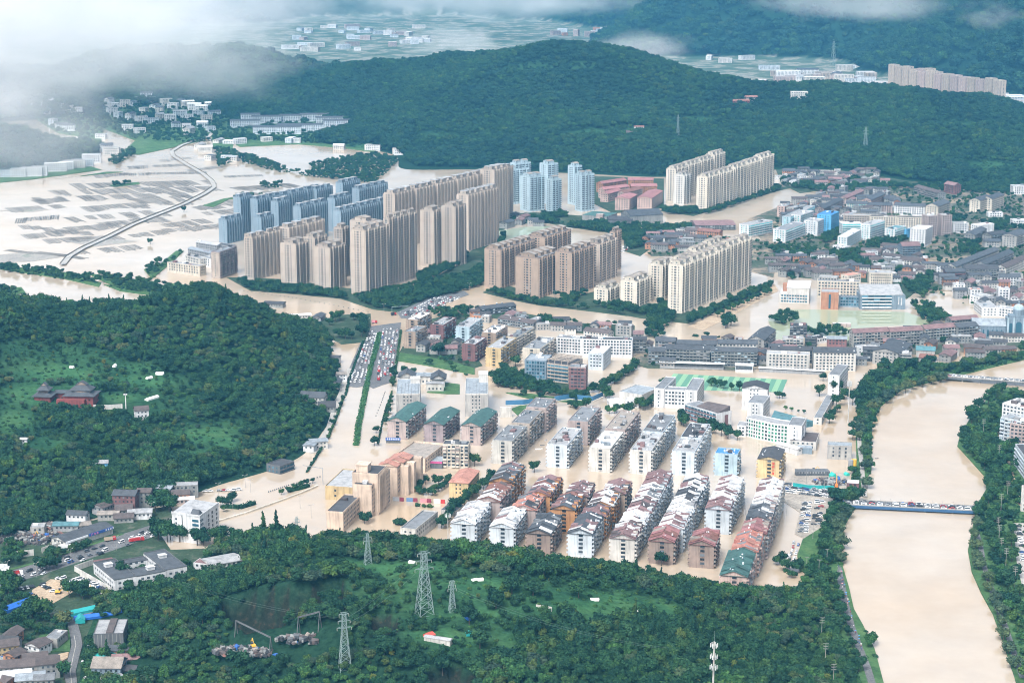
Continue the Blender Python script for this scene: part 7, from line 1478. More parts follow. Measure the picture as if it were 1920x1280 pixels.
tline([zV(1290,1070), zV(1440,900), zV(1540,820), zV(1700,690), zV(1760,610)], 14, ['deep', 'mid'], 1.15, 'tree in the hedge line left of the first slab row', 'hedge line left of the slab rows', .1,1); tline([zV(640,1020), zV(690,990)], 3, 'deep', .9, 'dark shrub at the corner of the low tan wing', 'shrubs at the tan wing', 0,.6)
tline([zU(1110,670), zU(1180,620), zU(1100,730), zU(1060,660)], 5, 'mid', 1.0, 'young tree on the flooded island beside the white corner building', 'island trees', .1,1)
tline([zU(540,680), zU(600,700), zU(640,720), zU(500,720)], 5, 'deep', 1.7, 'big dark tree left of the white corner building', 'trees left of the white building', .4,3)
tline([zU(460,960), zU(560,980), zU(680,960), zU(800,990), zU(900,1010), zU(1000,1010), zU(1100,990), zU(1200,1000)], 12, 'deep', 1.6, 'dark tree at the foot of the white corner building', 'trees below the white building', .4,4)
tline([zS(600,690), zS(700,690), zS(780,660), zS(480,750), zS(400,780)], 9, 'mid', .8, 'thin street tree on the median of the lower-left street', 'median trees of the lower-left street', .5,1); tline([zS(330,880), zS(420,850), zS(520,820)], 7, 'deep', 1.0, 'dark tree between the street and the earth car yard', 'trees beside the car yard', .5,2)
tline([zS(60,1080), zS(120,1060), zS(30,1050)], 4, 'deep', 1.5, 'dark tree left of the earth car yard', 'trees left of the car yard', .5,3); tline([zS(620,1080), zS(720,1090), zS(800,1120)], 6, 'deep', 1.3, 'dark tree below the row of parked cars', 'trees below the parked cars', .5,3)
tree(G(*zQ(550,780),1), 'grey', 1.6, 'half bare tree beside the bend of the lane', None); tline([zQ(290,740), zQ(370,730)], 3, 'deep', 1.7, 'big dark tree above the bend of the lane', 'trees above the lane bend', .8,2); tree(G(*zQ(550,1240),1.2), 'bright', 1.4, 'bright green tree at the bottom beside the lane', None)
tree(G(1363,612), 'deep', 1.8, 'broad dark tree clump in front of the muddy avenue, left one', None); tline([(1378,610),(1352,617)], 2, 'deep', 1.6, 'dark tree in the clump beside the muddy avenue', 'clump by the avenue', .1,2)
tline([(1340,596),(1395,572),(1445,548)], 12, 'deep', .95, 'tree in the row at the foot of the cream towers', 'row below the cream towers', .2,1)
tline([(1010,602),(1030,612),(1055,612)], 5, 'deep', 1.3, 'dark tree on the muddy field in front of the tan towers', 'trees on the muddy field', .1,2)
tline([(618,612),(640,600),(665,600),(685,610),(680,632),(650,638),(625,630)], 14, 'deep', 1.35, 'dark tree in the clump at the head of the main road', 'clump at the head of the main road', .4,4)
tree(G(282,458), 'deep', 1.1, 'single dark round tree in the flooded field', None, 'tree', 'round_tree'); tree(G(345,398), 'deep', 1.1, 'dark tree beside the field road', None)
for i, (x, y) in enumerate(((1000,1190),(1020,1085),(1060,1160),(1085,1120),(1090,1230),(1180,1050),(1180,1200),(1190,1085),(1240,1060),(1280,1225),(1300,1150),(1335,1138),(1380,1180),(1450,1215),(1480,1255),(230,1085),(290,1200),(320,1130),(350,1245),(380,1175),(450,1262),(480,1050),(560,1060),(720,1230),(830,1265),(880,1170),(900,1215),(930,1140),(960,1115),(1000,1120))):
 tree(R(x, y),('deep', 'mid', 'mid', 'deep')[i % 4], random.uniform(1.3,1.7), 'broad tree crown on the near hill, %s half, %s from left' % ('right' if i < 15 else 'left', ORD[i % 15]), 'large trees on the near hill')
def grove(name, polys, step, kinds, size, label, z=0.3, seed=3):
 rg = np.random.RandomState(seed); pts = []; kd = []; sz = []
 for poly in polys:
  w = [tuple(G(a, b, z)[:2]) for a, b in poly]; xs = [p[0] for p in w]; ys = [p[1] for p in w]
  gx, gy = np.meshgrid(np.arange(min(xs), max(xs), step), np.arange(min(ys), max(ys), step)); x = gx.ravel()+rg.uniform(-.5,.5, gx.size)*step; y = gy.ravel()+rg.uniform(-.5,.5, gx.size)*step
  m = inpoly(x, y, w); m[m] = [is_free(a, b) for a, b in zip(x[m], y[m])]; x, y = x[m], y[m]
  for a, b in zip(x, y):
   pts.append((a, b, z-.4)); kd.append(kinds[rg.randint(len(kinds))]); s = size*rg.uniform(.6,1.3); sz.append((s, s, s*rg.uniform(.8,1.15)))
 return scatter(name, pts, kd, sz, label)
grove('estate_trees', [[(440,528),(520,535),(640,550),(655,562),(560,552),(470,545)], [(660,556),(750,540),(860,520),(905,500),(915,480),(945,440),(950,480),(905,535),(862,548),(800,562),(745,580),(705,578)], [(780,520),(800,508),(850,495),(870,470),(880,490),(840,510),(790,535)], [(905,545),(985,560),(1060,575),(1150,585),(1175,592),(1120,582),(1010,573),(960,562)], [(1035,548),(1060,560),(1090,552),(1110,545),(1060,575)], [(1288,600),(1350,574),(1446,530),(1449,538),(1352,584),(1292,610)], [(985,716),(1060,738),(1106,742),(1106,748),(1000,738),(960,720)], [(940,690),(985,700),(980,735),(950,730),(925,720)], [(1100,735),(1150,712),(1192,684),(1197,690),(1160,718),(1110,742)], [(1115,575),(1165,582),(1200,590),(1262,600),(1265,580),(1240,570),(1215,585),(1165,575)], [(900,440),(935,418),(1010,418),(1060,420),(1000,408),(930,408),(905,425)], [(1010,402),(1060,400),(1065,408),(1020,410)], [(1060,425),(1160,440),(1180,470),(1230,455),(1290,440),(1295,425),(1220,425),(1140,415)], [(1235,392),(1320,392),(1460,350),(1462,357),(1330,402),(1250,402)]], 5.5, [0,1,2,3,4], .95, 'garden trees packed round the feet of the apartment towers', .3,3)
grove('old_town_trees', [[(1450,500),(1470,520),(1500,530),(1475,515),(1460,480)], [(1530,480),(1600,470),(1690,500),(1690,515),(1620,505),(1560,495)], [(1540,430),(1600,420),(1600,450),(1545,455)], [(1440,470),(1520,465),(1540,490),(1480,495)], [(1620,455),(1700,445),(1690,460),(1625,465)], [(1800,455),(1840,450),(1835,475),(1800,478)], [(1690,520),(1760,510),(1730,560),(1700,545)], [(1820,540),(1900,545),(1900,560),(1830,556)], [(1700,570),(1740,575),(1790,600),(1740,610)], [(1460,335),(1520,345),(1600,335),(1700,350),(1620,360),(1540,360),(1470,350)], [(1660,350),(1925,345),(1925,365),(1760,360)], [(1215,600),(1240,585),(1260,600),(1240,635),(1210,640)], [(1740,395),(1760,390),(1810,410),(1780,425)], [(1840,420),(1925,410),(1925,430),(1850,435)], [(1440,600),(1470,590),(1500,600),(1470,612)], [(1500,620),(1570,615),(1600,630),(1520,632)], [(800,585),(900,580),(905,600),(830,600)], [(980,600),(1050,605),(1090,618),(1010,612)], [(1095,618),(1135,612),(1140,628),(1100,632)]], 7, [0,1,3,4,2], 1.0, 'trees crowding between the old roofs', .3,4)
grove('street_trees', [[(1455,395),(1560,365),(1640,350),(1920,365),(1920,520),(1860,525),(1730,480),(1560,490),(1450,470)], [(1640,520),(1735,480),(1920,525),(1920,595),(1850,590),(1780,560),(1690,545)], [(1590,690),(1640,660),(1920,650),(1920,620),(1850,602),(1700,622),(1590,650)], [(1205,655),(1330,648),(1440,642),(1590,660),(1590,690),(1380,690),(1215,690)], [(755,650),(800,625),(880,600),(905,690),(860,690)], [(905,585),(1000,600),(1190,612),(1190,635),(1000,615)], [(1215,450),(1330,440),(1450,460),(1450,500),(1300,480),(1215,480)]], 12, [0,1,3,4,7,9], .75, 'trees and shrubs between the houses of the town', .3,8)
grove('village_trees', [[(180,208),(300,192),(420,190),(540,212),(660,225),(690,262),(560,268),(430,264),(400,256),(330,268),(250,262),(190,240)], [(60,200),(160,205),(200,215),(190,262),(110,250),(70,225)]], 14, [0,1,3,4,9], 1.1, 'trees between the houses of the misty village', .5,9)
tline([zU(1560,590), zU(1700,545), zU(1880,470)], 6, 'deep', .7, 'small round tree on the kerb between road and pond', 'kerb trees', .2,.5)
tline([(606,842),(628,790),(645,745)], 8, 'deep', .6, 'small dark tree along the left kerb of the flooded carriageway', 'left kerb trees', .2,.5)
tline([(735,745),(728,775),(722,800)], 6, 'mid', .7, 'small tree between the right carriageway and the office slab', 'right kerb trees', .2,.5)
tline([(760,715),(775,700),(748,700)], 4, 'deep', 1.0, 'dark tree at the corner of the courtyard hall', 'trees of the courtyard hall', .2,1)
grove('bank_undergrowth', [LB, [(1925,1290),(1925,745),(1890,735),(1830,790),(1805,830),(1850,890),(1852,915),(1838,945),(1830,1030),(1850,1110),(1895,1215)]], 5.0, [9,10,9,10,3,7], 1.15, 'undergrowth on the river banks', .9,5)
grove('verge_bushes', [[(0,498),(140,512),(190,532),(120,524),(0,508)], [(165,512),(290,528),(370,548),(240,545)], [(195,533),(290,540),(318,556),(225,545)], [(270,505),(345,470),(285,522)], [(0,540),(48,545),(0,556)], [(205,347),(262,343),(215,350)], [(430,372),(520,372),(470,368)], [(485,345),(530,345),(525,352),(490,352)], [(410,315),(400,275),(460,290),(520,310),(570,330),(700,345),(750,300),(700,290),(620,300),(580,310),(590,325),(520,322),(440,300)], [(330,270),(420,262),(520,265),(680,275),(560,262),(430,255)], [(1250,625),(1400,635),(1300,630)], [(755,672),(870,698),(890,706),(830,692)], [(950,738),(1100,752),(1000,746)], [(1435,1045),(1540,1060),(1560,1085),(1480,1090)], [(200,300),(250,280),(255,290),(215,310)]], 6.5, [9,10,0,3,9,4], 1.0, 'bushes on the grassy strips left above the water', .4,6)
grove('lower_left_scrub', [[(-40,1115),(50,1110),(60,1130),(20,1150),(-40,1150)], [(0,1150),(80,1160),(135,1180),(130,1200),(70,1220),(0,1200)], [(160,1195),(180,1180),(180,1240),(160,1250)], [(240,1080),(330,1060),(440,1060),(460,1075),(330,1105),(240,1110)], [(0,1020),(30,1015),(60,1040),(30,1060),(0,1060)], [(80,1035),(140,1018),(200,1000),(200,1008),(120,1038),(80,1048)], [(225,1180),(250,1150),(270,1290),(250,1290)], [(165,1130),(200,1120),(230,1130),(225,1150),(190,1165)]], 5.5, [0,1,3,9,10,7], .9, 'scrub and small trees beside the lower-left lanes', .5,7)
keep_clear(zQ(800,900), zQ(830,700), zQ(1100,700), zQ(1100,1010)); keep_clear(zS(600,830), zS(800,760), zS(1410,660), zS(1720,790), zS(2080,790), zS(2130,900), zS(1740,930), zS(1420,1010), zS(1060,1130), zS(900,1060)); keep_clear(zU(970,1200), zU(985,1110), zU(1270,1080), zU(1270,1190)); keep_clear(zQ(800,1280), zQ(830,1080), zQ(1180,1080), zQ(1440,1080), zQ(1440,1180), zQ(1000,1290))
keep_clear((430,1245),(430,1180),(640,1170),(640,1225),(600,1235)); keep_clear((790,1195),(835,1180),(850,1205),(800,1210))
# bridges
def bridge(lab, a, b, w, z, girder, posts=True):
 A, B = G(*a, z), G(*b, z); d = B-A; L = d.length; th = math.atan2(d.y, d.x); o = empty('road_bridge', (A.x, A.y, 0), th, lab, 'bridge')
 m = MB(); m.box(0, L, 0, w, z-.5, z, 0, True); m.build('deck', ASPH, o)
 for y in (-.35, w+.05): m = MB(); m.box(-1, L+1, y, y+.3, z-2.0, z+.1,0, True); m.build('girder', girder, o)
 for y in (-.3, w+.1): m = MB(); m.box(-1, L+1, y, y+.18, z+.1, z+1.0,0, False); m.build('railing', WM('concrete'), o)
 for k in range(1,5): m = MB(); x = L*k/5; [m.bar((x, y, -3),(x, y, z-.5),.7,0, None, 8) for y in (1.5, w/2, w-1.5)]; m.box(x-.8, x+.8,.3, w-.3, z-1.3, z-.5); m.build('pier', WM('grey'), o)
 if posts:
  for k in range(13):
   m = MB(); x = L*(k+.5)/13; m.bar((x, w+.2, z),(x, w+.2, z+2.6),.09); m.box(x-.25, x+.25, w, w+.4, z+2.5, z+2.9); m.build('lamp_post', WM('concrete'), o)
 return o, L, th, A
BLUEG = plain_mat('blue_girder_paint', (0.03,0.09,0.19),.5)
br1 = bridge('lower road bridge with blue side girder, packed with cars', (1583,946),(1838,958),11,3.2, BLUEG)
br2 = bridge('upper road bridge on dark piers across the bend of the river', (1772,706),(1935,718),10,4.0, WM('darkgrey'), False)
# vehicles
PAINT = {n: plain_mat('car_paint_'+n, c, .25,0,.04,.6) for n, c in (('white', (.78,.79,.80)),('silver', (.42,.44,.46)),('black', (.03,.032,.036)),('grey', (.16,.17,.185)),('red', (.42,.03,.03)),('blue', (.03,.10,.32)),('tan', (.42,.34,.25)),('orange', (.70,.20,.05)),('green', (.05,.28,.22)),('yellow', (.72,.42,.05)),('pink', (.62,.25,.28)))}
TYRE = plain_mat('tyre', (.02,.02,.022),.8)
def car_meshes(col, van=False):
 L, w = (4.9,1.85) if van else (4.5,1.8); m = MB(); e = -L/2; h1 = .95 if not van else 1.1
 m.hexa([(e, -w/2,.35),(-e, -w/2,.35),(-e, w/2,.35),(e, w/2,.35)], [(e+.12,-w/2+.05, h1-.12),(-e-.1,-w/2+.05, h1-.2),(-e-.1, w/2-.05, h1-.2),(e+.12, w/2-.05, h1-.12)], 0, True)
 cab = ((-1.9,1.0,-1.35,.35,1.48) if not van else (-2.3,1.7,-2.1,1.1,1.95)); x0, x1, t0, t1, ht = cab; y = w/2-.06
 m.hexa([(t0,-y+.22, ht-.03),(t1,-y+.22, ht-.03),(t1, y-.22, ht-.03),(t0, y-.22, ht-.03)], [(t0+.05,-y+.24, ht+.03),(t1-.05,-y+.24, ht+.03),(t1-.05, y-.24, ht+.03),(t0+.05, y-.24, ht+.03)], 0, True)
 for px in (x0, x1):
  for s in (-1,1): m.bar((px, s*y, h1-.15),(t0 if px == x0 else t1, s*(y-.2), ht),.06)
 for wx in (-L*.3, L*.3):
  for s in (-1,1): m.bar((wx, s*(w/2-.16),.33),(wx, s*(w/2+.02),.33),.33,1, None, 8)
 body = m.mesh('car', [PAINT[col], TYRE]); g = MB(); g.hexa([(x0,-y, h1-.18),(x1,-y, h1-.22),(x1, y, h1-.22),(x0, y, h1-.18)], [(t0,-y+.2, ht-.04),(t1,-y+.2, ht-.04),(t1, y-.2, ht-.04),(t0, y-.2, ht-.04)])
 return body, g.mesh('window_glass', GLASS)
CARS = {(c, v): car_meshes(c, v) for c in ('white', 'silver', 'black', 'grey', 'red', 'blue', 'green') for v in (False, True)}
CPOOL = ['white']*11+['silver']*3+['black']*4+['grey']*3+['red', 'blue']; CN = [0]
def car(p, th, where, group, col=None, van=None):
 c = col or random.choice(CPOOL); v = (random.random() < .3) if van is None else van; b, g = CARS[(c, v)]
 o = link('van' if v else 'car', b, None, p, th+(math.pi if random.random() < .5 else 0)+random.uniform(-.04,.04))
 tag(o, '%s %s %s' % (c, 'van' if v else 'car', where), 'van' if v else 'car', group); link('window_glass', g, o); CN[0] += 1; return o
def car_rows(a0, a1, b0, b1, lanes, n, where, group, z=.2, fill=.92, stuff=None, side=False):
 """lanes between the pixel lines a0-a1 and b0-b1, cars nose to tail along them (side: parked across)"""
 A0, A1, B0, B1 = (G(*q, z) for q in (a0, a1, b0, b1))
 for l in range(lanes):
  f = (l+.5)/lanes; s, e = A0.lerp(B0, f), A1.lerp(B1, f); d = e-s; th = math.atan2(d.y, d.x)
  for i in range(n):
   if random.random() > fill: continue
   p = s.lerp(e, (i+.5+random.uniform(-.22,.22))/n)+Vector((-d.y, d.x, 0)).normalized()*random.uniform(-.35,.35)
   if stuff is not None: stuff.append((p, th+(math.pi/2 if side else 0)))
   else: car(p, th+(math.pi/2 if side else 0), where, group)
MQ = 'cars in the standing queue on the main road'
car_rows((652,718),(692,622),(688,716),(709,622),4,27, 'in the packed left carriageway beyond the water edge', MQ, .2,.9)
FARC = []
car_rows((705,707),(716,620),(735,705),(748,620),5,26, 'in the jammed right carriageway of the main road', MQ, .2,.55)
car_rows((705,707),(716,612),(735,705),(750,612),5,29, '', '', .2,.45, FARC)
car_rows((752,590),(815,556),(785,596),(868,558),6,18, '', '', .2,.85, FARC); car_rows((1195,450),(1290,425),(1200,458),(1300,430),4,22, '', '', .4,.8, FARC); car_rows((1155,470),(1195,448),(1170,474),(1200,452),4,7, '', '', .4,.9, FARC)
o1, L1, th1, A1 = br1
for k in range(3):
 for i in range(17):
  if random.random() < .93: p = A1+Vector((math.cos(th1)*(L1*(i+.5)/17)-math.sin(th1)*(2.0+k*3.4), math.sin(th1)*(L1*(i+.5)/17)+math.cos(th1)*(2.0+k*3.4),3.25-A1.z)); car(p, th1, 'parked nose to tail on the lower bridge', 'cars on the lower bridge')
o2, L2, th2, A2 = br2
for k in range(2):
 for i in range(15): FARC.append((A2+Vector((math.cos(th2)*(L2*(i+.5)/15)-math.sin(th2)*(2.5+k*4), math.sin(th2)*(L2*(i+.5)/15)+math.cos(th2)*(2.5+k*4),4.05-A2.z)), th2))
car_rows((1470,905),(1575,922),(1468,925),(1560,935),4,15, 'crammed together at the far end of the car park by the bridge', 'cars in the far end of the car park', .3,.9)
car_rows((1505,940),(1497,1000),(1522,940),(1514,1000),2,12, 'in the left double row of the grassy car park', 'cars in the left rows of the car park', .3,.9, None, True); car_rows((1530,938),(1522,985),(1545,938),(1538,985),2,10, 'in the right double row of the car park', 'cars in the right rows of the car park', .3,.75, None, True)
car_rows((1484,1010),(1474,1075),(1506,1010),(1490,1050),2,9, 'left on the flooded kerb below the car park', 'cars on the flooded kerb', .1,.6)
car_rows((1655,697),(1785,690),(1655,702),(1790,694),1,16, 'parked in the line along the upper left river bank', 'cars parked along the upper bank', 1.0,.9)
car_rows((1898,985),(1912,1060),(1920,985),(1930,1060),1,14, 'parked across in the line at the right edge', 'cars parked at the right edge', 1.15,.95, None, True); car_rows((1868,805),(1885,775),(1872,808),(1890,778),2,6, 'parked under the arched lamps of the flooded lane', 'cars under the arched lamps', 1.1,.9)
car_rows((5,1085),(300,985),(20,1100),(310,1000),4,17, 'standing on the dry lower-left street', 'cars on the lower-left street', .55,.5)
car_rows(zS(730,965), zS(910,1050), zS(750,950), zS(930,1040),1,12, 'in the slanting row beside the courtyard station', 'cars beside the courtyard station', .55,1, None, True); car_rows(zS(600,960), zS(700,930), zS(620,975), zS(720,945),2,4, 'parked at the corner of the courtyard station', 'cars at the station corner', .55,.8)
car_rows(zS(150,1030), zS(290,1000), zS(160,1035), zS(300,1005),1,6, 'lined up at the left of the earth car yard', 'cars lined up in the earth yard', .6,1, None, True); car_rows(zS(350,990), zS(410,1030), zS(370,980), zS(430,1020),1,4, 'in the tight dark group in the earth yard', 'dark cars in the earth yard', .6,1, None, True)
for x, y, c in ((450,1045,'white'),(255,1070,'blue'),(500,935,'white'),(540,935,'white')): car(G(*zS(x, y),.6), random.random(), 'parked alone in the earth yard' if y > 1000 else 'parked beside the sand heap', None if c == 'blue' else 'cars round the sand heap', c)
car_rows(zU(920,550), zU(1240,535), zU(920,560), zU(1240,545),1,8, 'parked below the wooded hill by the flooded road', 'cars below the wooded hill', .4,.8)
car_rows(zQ(745,975), zQ(780,880), zQ(790,985), zQ(800,880),2,3, 'parked beside the black concrete block', 'cars beside the black block', 1.3,.9); car_rows(zQ(700,1130), zQ(710,1060), zQ(712,1130), zQ(722,1060),1,2, 'parked on the verge of the lane', 'cars on the lane verge', 1.3,1); car_rows(zQ(730,1230), zQ(820,1215), zQ(740,1250), zQ(830,1240),2,4, 'parked at the bottom beside the gatehouse', 'cars by the gatehouse', 1.3,.9)
fm = MB(); fc = ['white', 'white', 'white', 'silver', 'black', 'grey', 'red']; fmats = [PAINT[c] for c in fc]+[GLASS]
for p, th in FARC:
 k = random.choice((0,0,0,1,2,3,3,4,5,6)); c, s = math.cos(th), math.sin(th); t = lambda x, y, z: (p.x+x*c-y*s, p.y+x*s+y*c, p.z+z)
 fm.hexa([t(-2.25,-.9,.2), t(2.25,-.9,.2), t(2.25,.9,.2), t(-2.25,.9,.2)], [t(-2.1,-.85,.85), t(2.1,-.85,.75), t(2.1,.85,.75), t(-2.1,.85,.85)], k)
 fm.hexa([t(-1.8,-.82,.84), t(1.0,-.82,.8), t(1.0,.82,.8), t(-1.8,.82,.84)], [t(-1.3,-.65,1.4), t(.4,-.65,1.4), t(.4,.65,1.4), t(-1.3,.65,1.4)], 7); fm.hexa([t(-1.25,-.63,1.41), t(.35,-.63,1.41), t(.35,.63,1.41), t(-1.25,.63,1.41)], [t(-1.2,-.6,1.47), t(.3,-.6,1.47), t(.3,.6,1.47), t(-1.2,.6,1.47)], k)
fo = fm.build('packed_cars', fmats, kind='stuff'); fo['label'] = 'far cars packed on the roads beyond the crossroads'
def truck(p, th, lab, cab, bed, kind='dump', L=9.0):
 o = empty('truck', p, th, lab, 'truck')
 m = MB(); m.hexa([(L/2-2.2,-1.2,.6),(L/2,-1.2,.6),(L/2,1.2,.6),(L/2-2.2,1.2,.6)], [(L/2-2.2,-1.2,3.0),(L/2-.2,-1.15,3.0),(L/2-.2,1.15,3.0),(L/2-2.2,1.2,3.0)], 0, True); m.build('cab', PAINT[cab], o)
 m = MB(); m.face([(L/2-.08,-1,1.8),(L/2-.08,1,1.8),(L/2-.2,.95,2.8),(L/2-.2,-.95,2.8)]); m.build('windscreen', GLASS, o)
 m = MB(); m.box(-L/2, L/2-2.5,-1.25,1.25,1.0,1.3,0, True)
 if kind == 'dump': [m.box(*q, 1.3,2.8,0, False) for q in ((-L/2, L/2-2.5,-1.25,-1.1),(-L/2, L/2-2.5,1.1,1.25),(-L/2,-L/2+.15,-1.1,1.1),(L/2-2.65, L/2-2.5,-1.1,1.1))];
 elif kind == 'box': m.box(-L/2, L/2-2.5,-1.25,1.25,1.3,3.4,0, False)
 m.build('bed' if kind != 'box' else 'cargo_box', PAINT[bed], o)
 if kind == 'ladder': m = MB(); m.box(-L/2+.5, L/2-2.8,-1.2,1.2,1.3,2.9,0, False); m.build('equipment_body', PAINT['red'], o); m = MB(); [m.bar((-L/2, y, 3.3),(L/2+1, y, 3.6),.14) for y in (-.5,.5)]; [m.bar((x, -.5,3.4),(x, .5,3.4),.08) for x in np.linspace(-L/2, L/2,12)]; m.build('ladder', WM('white'), o)
 for x in (-L*.32,-L*.18, L*.34):
  for s in (-1,1): m = MB(); m.bar((x, s*.95,.5),(x, s*1.28,.5),.5,0, None, 10); m.build('wheel', TYRE, o)
 return o
TS = math.radians(25)
truck(G(*zS(130,905),.5), TS, 'red dump truck with white cab on the lower-left street', 'white', 'red', 'dump', 10.5); truck(G(*zS(1170,615),.5), TS, 'long red fire engine with ladder at the corner of the lower-left street', 'red', 'red', 'ladder', 11); truck(G(*zS(945,610),.5), TS, 'red truck with tan load behind the fire engine', 'red', 'tan', 'dump', 8.5)
truck(G(*zS(20,850),.5), TS, 'white box van cut by the left edge of the street', 'white', 'white', 'box', 7); truck(G(*zS(560,680),.5), TS, 'white box truck on the lower-left street below the concrete wall', 'white', 'white', 'box', 9); truck(G(1478,1048,0),1.2, 'white box truck half sunk beside the flooded kerb', 'white', 'white', 'box', 7)
for i, (x, y, c) in enumerate(((711,697,'red'),(722,703,'red'),(710,712,'red'))): truck(G(x, y, .2),1.6, 'red fire engine at the water edge of the main road, %s of three' % ORD[i], c, c, 'ladder', 8)
truck(G(702,606,.2),.3, 'red truck at the crossroads', 'red', 'pink', 'box', 6); truck(G(738,591,.2),.6, 'red and black truck on the side road', 'red', 'black', 'box', 6)
def boat(p, th, lab, col, L=6):
 o = empty('boat', p, th, lab, 'boat'); m = MB(); b = [(-L/2,-.7),(L*.25,-.8),(L/2,0),(L*.25,.8),(-L/2,.7)]; m.hexa([(x*.9, y*.8,-.2) for x, y in b], [(x, y, .55) for x, y in b], 0, True); m.build('hull', PAINT[col], o); m = MB(); [m.box(x, x+.35,-.65,.65,.56,.66,0, True) for x in (-L*.3,0, L*.2)]; m.build('thwart', WM('tan'), o); return o
boat(G(*zC(870,556)),.2, 'white boat in the wide flooded lane between the flat-roofed blocks', 'white', 7); boat(G(*zC(930,480)),1.2, 'small grey boat farther up the wide flooded lane', 'silver', 5); boat(G(*zC(860,665)),.1, 'dark boat near the round tree in the flooded lane', 'black', 4); boat(G(*zC(900,525)),.0, 'small dark boat above the white boat', 'grey', 4); boat(G(*zX(560,400)),1.0, 'white boat on the river just below the lower bridge', 'white', 6)
boat(G(*zG(500,150)),.1, 'bright blue raft on the green pond', 'blue', 9); boat(G(*zR(660,820)),.3, 'small dark boat alone in the river', 'grey', 3)
# construction ground, excavator, digger, scrap yards
def excavator(p, th, lab, sc=1.0):
 o = empty('excavator', p, th, lab, 'excavator'); o.scale = (sc,)*3
 for s in (-1,1): m = MB(); m.box(-1.8,1.8, s*1.1-.3, s*1.1+.3,0,.8,0, True); m.build('track', TYRE, o)
 m = MB(); m.box(-1.9,1.2,-1.2,1.2,.9,1.9,0, True); m.build('body', PAINT['yellow'], o); m = MB(); m.box(.2,1.5,-.2,1.1,1.9,3.0,0, True); m.build('cab', GLASS, o)
 m = MB(); m.bar((1.2,-.6,1.7),(3.6,-.6,4.4),.28,0,.2); m.bar((3.6,-.6,4.4),(5.4,-.6,2.2),.2,0,.16); m.build('arm', PAINT['yellow'], o); m = MB(); m.hexa([(5.0,-1.1,1.2),(5.8,-1.1,1.2),(5.8,-.1,1.2),(5.0,-.1,1.2)], [(5.1,-1,2.3),(5.6,-1,2.2),(5.6,-.2,2.2),(5.1,-.2,2.3)], 0, True); m.build('bucket', PAINT['yellow'], o)
excavator(G(*zX(110,110),.4),.3, 'yellow excavator with raised arm on the construction ground'); excavator(G(*zS(500,1060),.6),.2, 'orange-yellow loader in the earth car yard', 1.1); excavator(R(*zS(760,1035),.5),1.5, 'orange digger behind the row of parked cars', .7)
excavator(R(475,1213),2.0, 'yellow excavator among the scrap in the quarry', 1.0); excavator(R(*zS(340,585),.5),2.5, 'yellow excavator among the rubble of the scrap yard', 1.0)
cr = empty('crane', G(*zX(312,240),.4),1.4, 'orange telescopic crane with its boom raised on the construction ground', 'crane'); m = MB(); m.box(-3,3,-1.2,1.2,.4,1.4,0, True); m.build('carrier', PAINT['orange'], cr); m = MB(); m.box(-1.5,.5,-1,1,1.4,2.8,0, True); m.build('cabin', PAINT['orange'], cr); m = MB(); m.bar((-1,0,2.4),(9,0,8.5),.45,0,.25); m.build('boom', PAINT['orange'], cr)
tn = plain_mat('tarpaulin_green', (.04,.42,.34),.5);
def tarp(p, L, w, h, th, lab, mat): m = MB(); m.gable(-w/2, w/2,-L/2, L/2, h*.5, h*.5,.1,.05,0,0); m.box(-w/2, w/2,-L/2, L/2,0, h*.5); o = m.build('tarpaulin', mat, None, p, th); tag(o, lab, 'tarpaulin'); return o
tarp(G(*zX(285,160),.4),6,5,4,.3, 'bright green tarpaulin heap on the construction ground', tn); tarp(G(*zX(400,140),.4),4,3,2.5,.5, 'small green tarpaulin by the yellow silo', tn)
blu = plain_mat('tarpaulin_blue', (.02,.12,.45),.5); gre = plain_mat('tarpaulin_teal', (.02,.30,.30),.5); ora = plain_mat('tarpaulin_orange', (.75,.22,.05),.5); wht = plain_mat('tarpaulin_white', (.8,.8,.78),.5); rdt = plain_mat('tarpaulin_red', (.65,.08,.06),.5)
tarp(G(*zQ(150,630),.6),24,7,4,-.6, 'long blue tarpaulin roof left of the wooded slope', blu); tarp(G(*zQ(650,690),1),26,5,3.5,-.95, 'teal mesh covering beside the upper lane', gre); tarp(G(*zQ(840,715),1),30,5,3,-1.2, 'blue tarpaulin beside the black concrete block', blu); tarp(G(*zQ(690,750),1),8,6,4,.2, 'small green roof at the lane fork', gre)
tarp(G(*zQ(850,1080),1.5),11,9,4,.9, 'left teal tarpaulin heap behind the gatehouse', gre); tarp(G(*zQ(945,1050),1.5),12,10,5,.3, 'right teal tarpaulin heap behind the gatehouse', gre); tarp(G(*zQ(1010,1025),1.5),9,8,3.5,.2, 'cream tarpaulin behind the gatehouse', plain_mat('tarpaulin_cream', (.75,.55,.3),.6)); tarp(G(*zQ(1075,1075),1.5),6,5,2.5,.2, 'orange tarpaulin right of the gatehouse', ora)
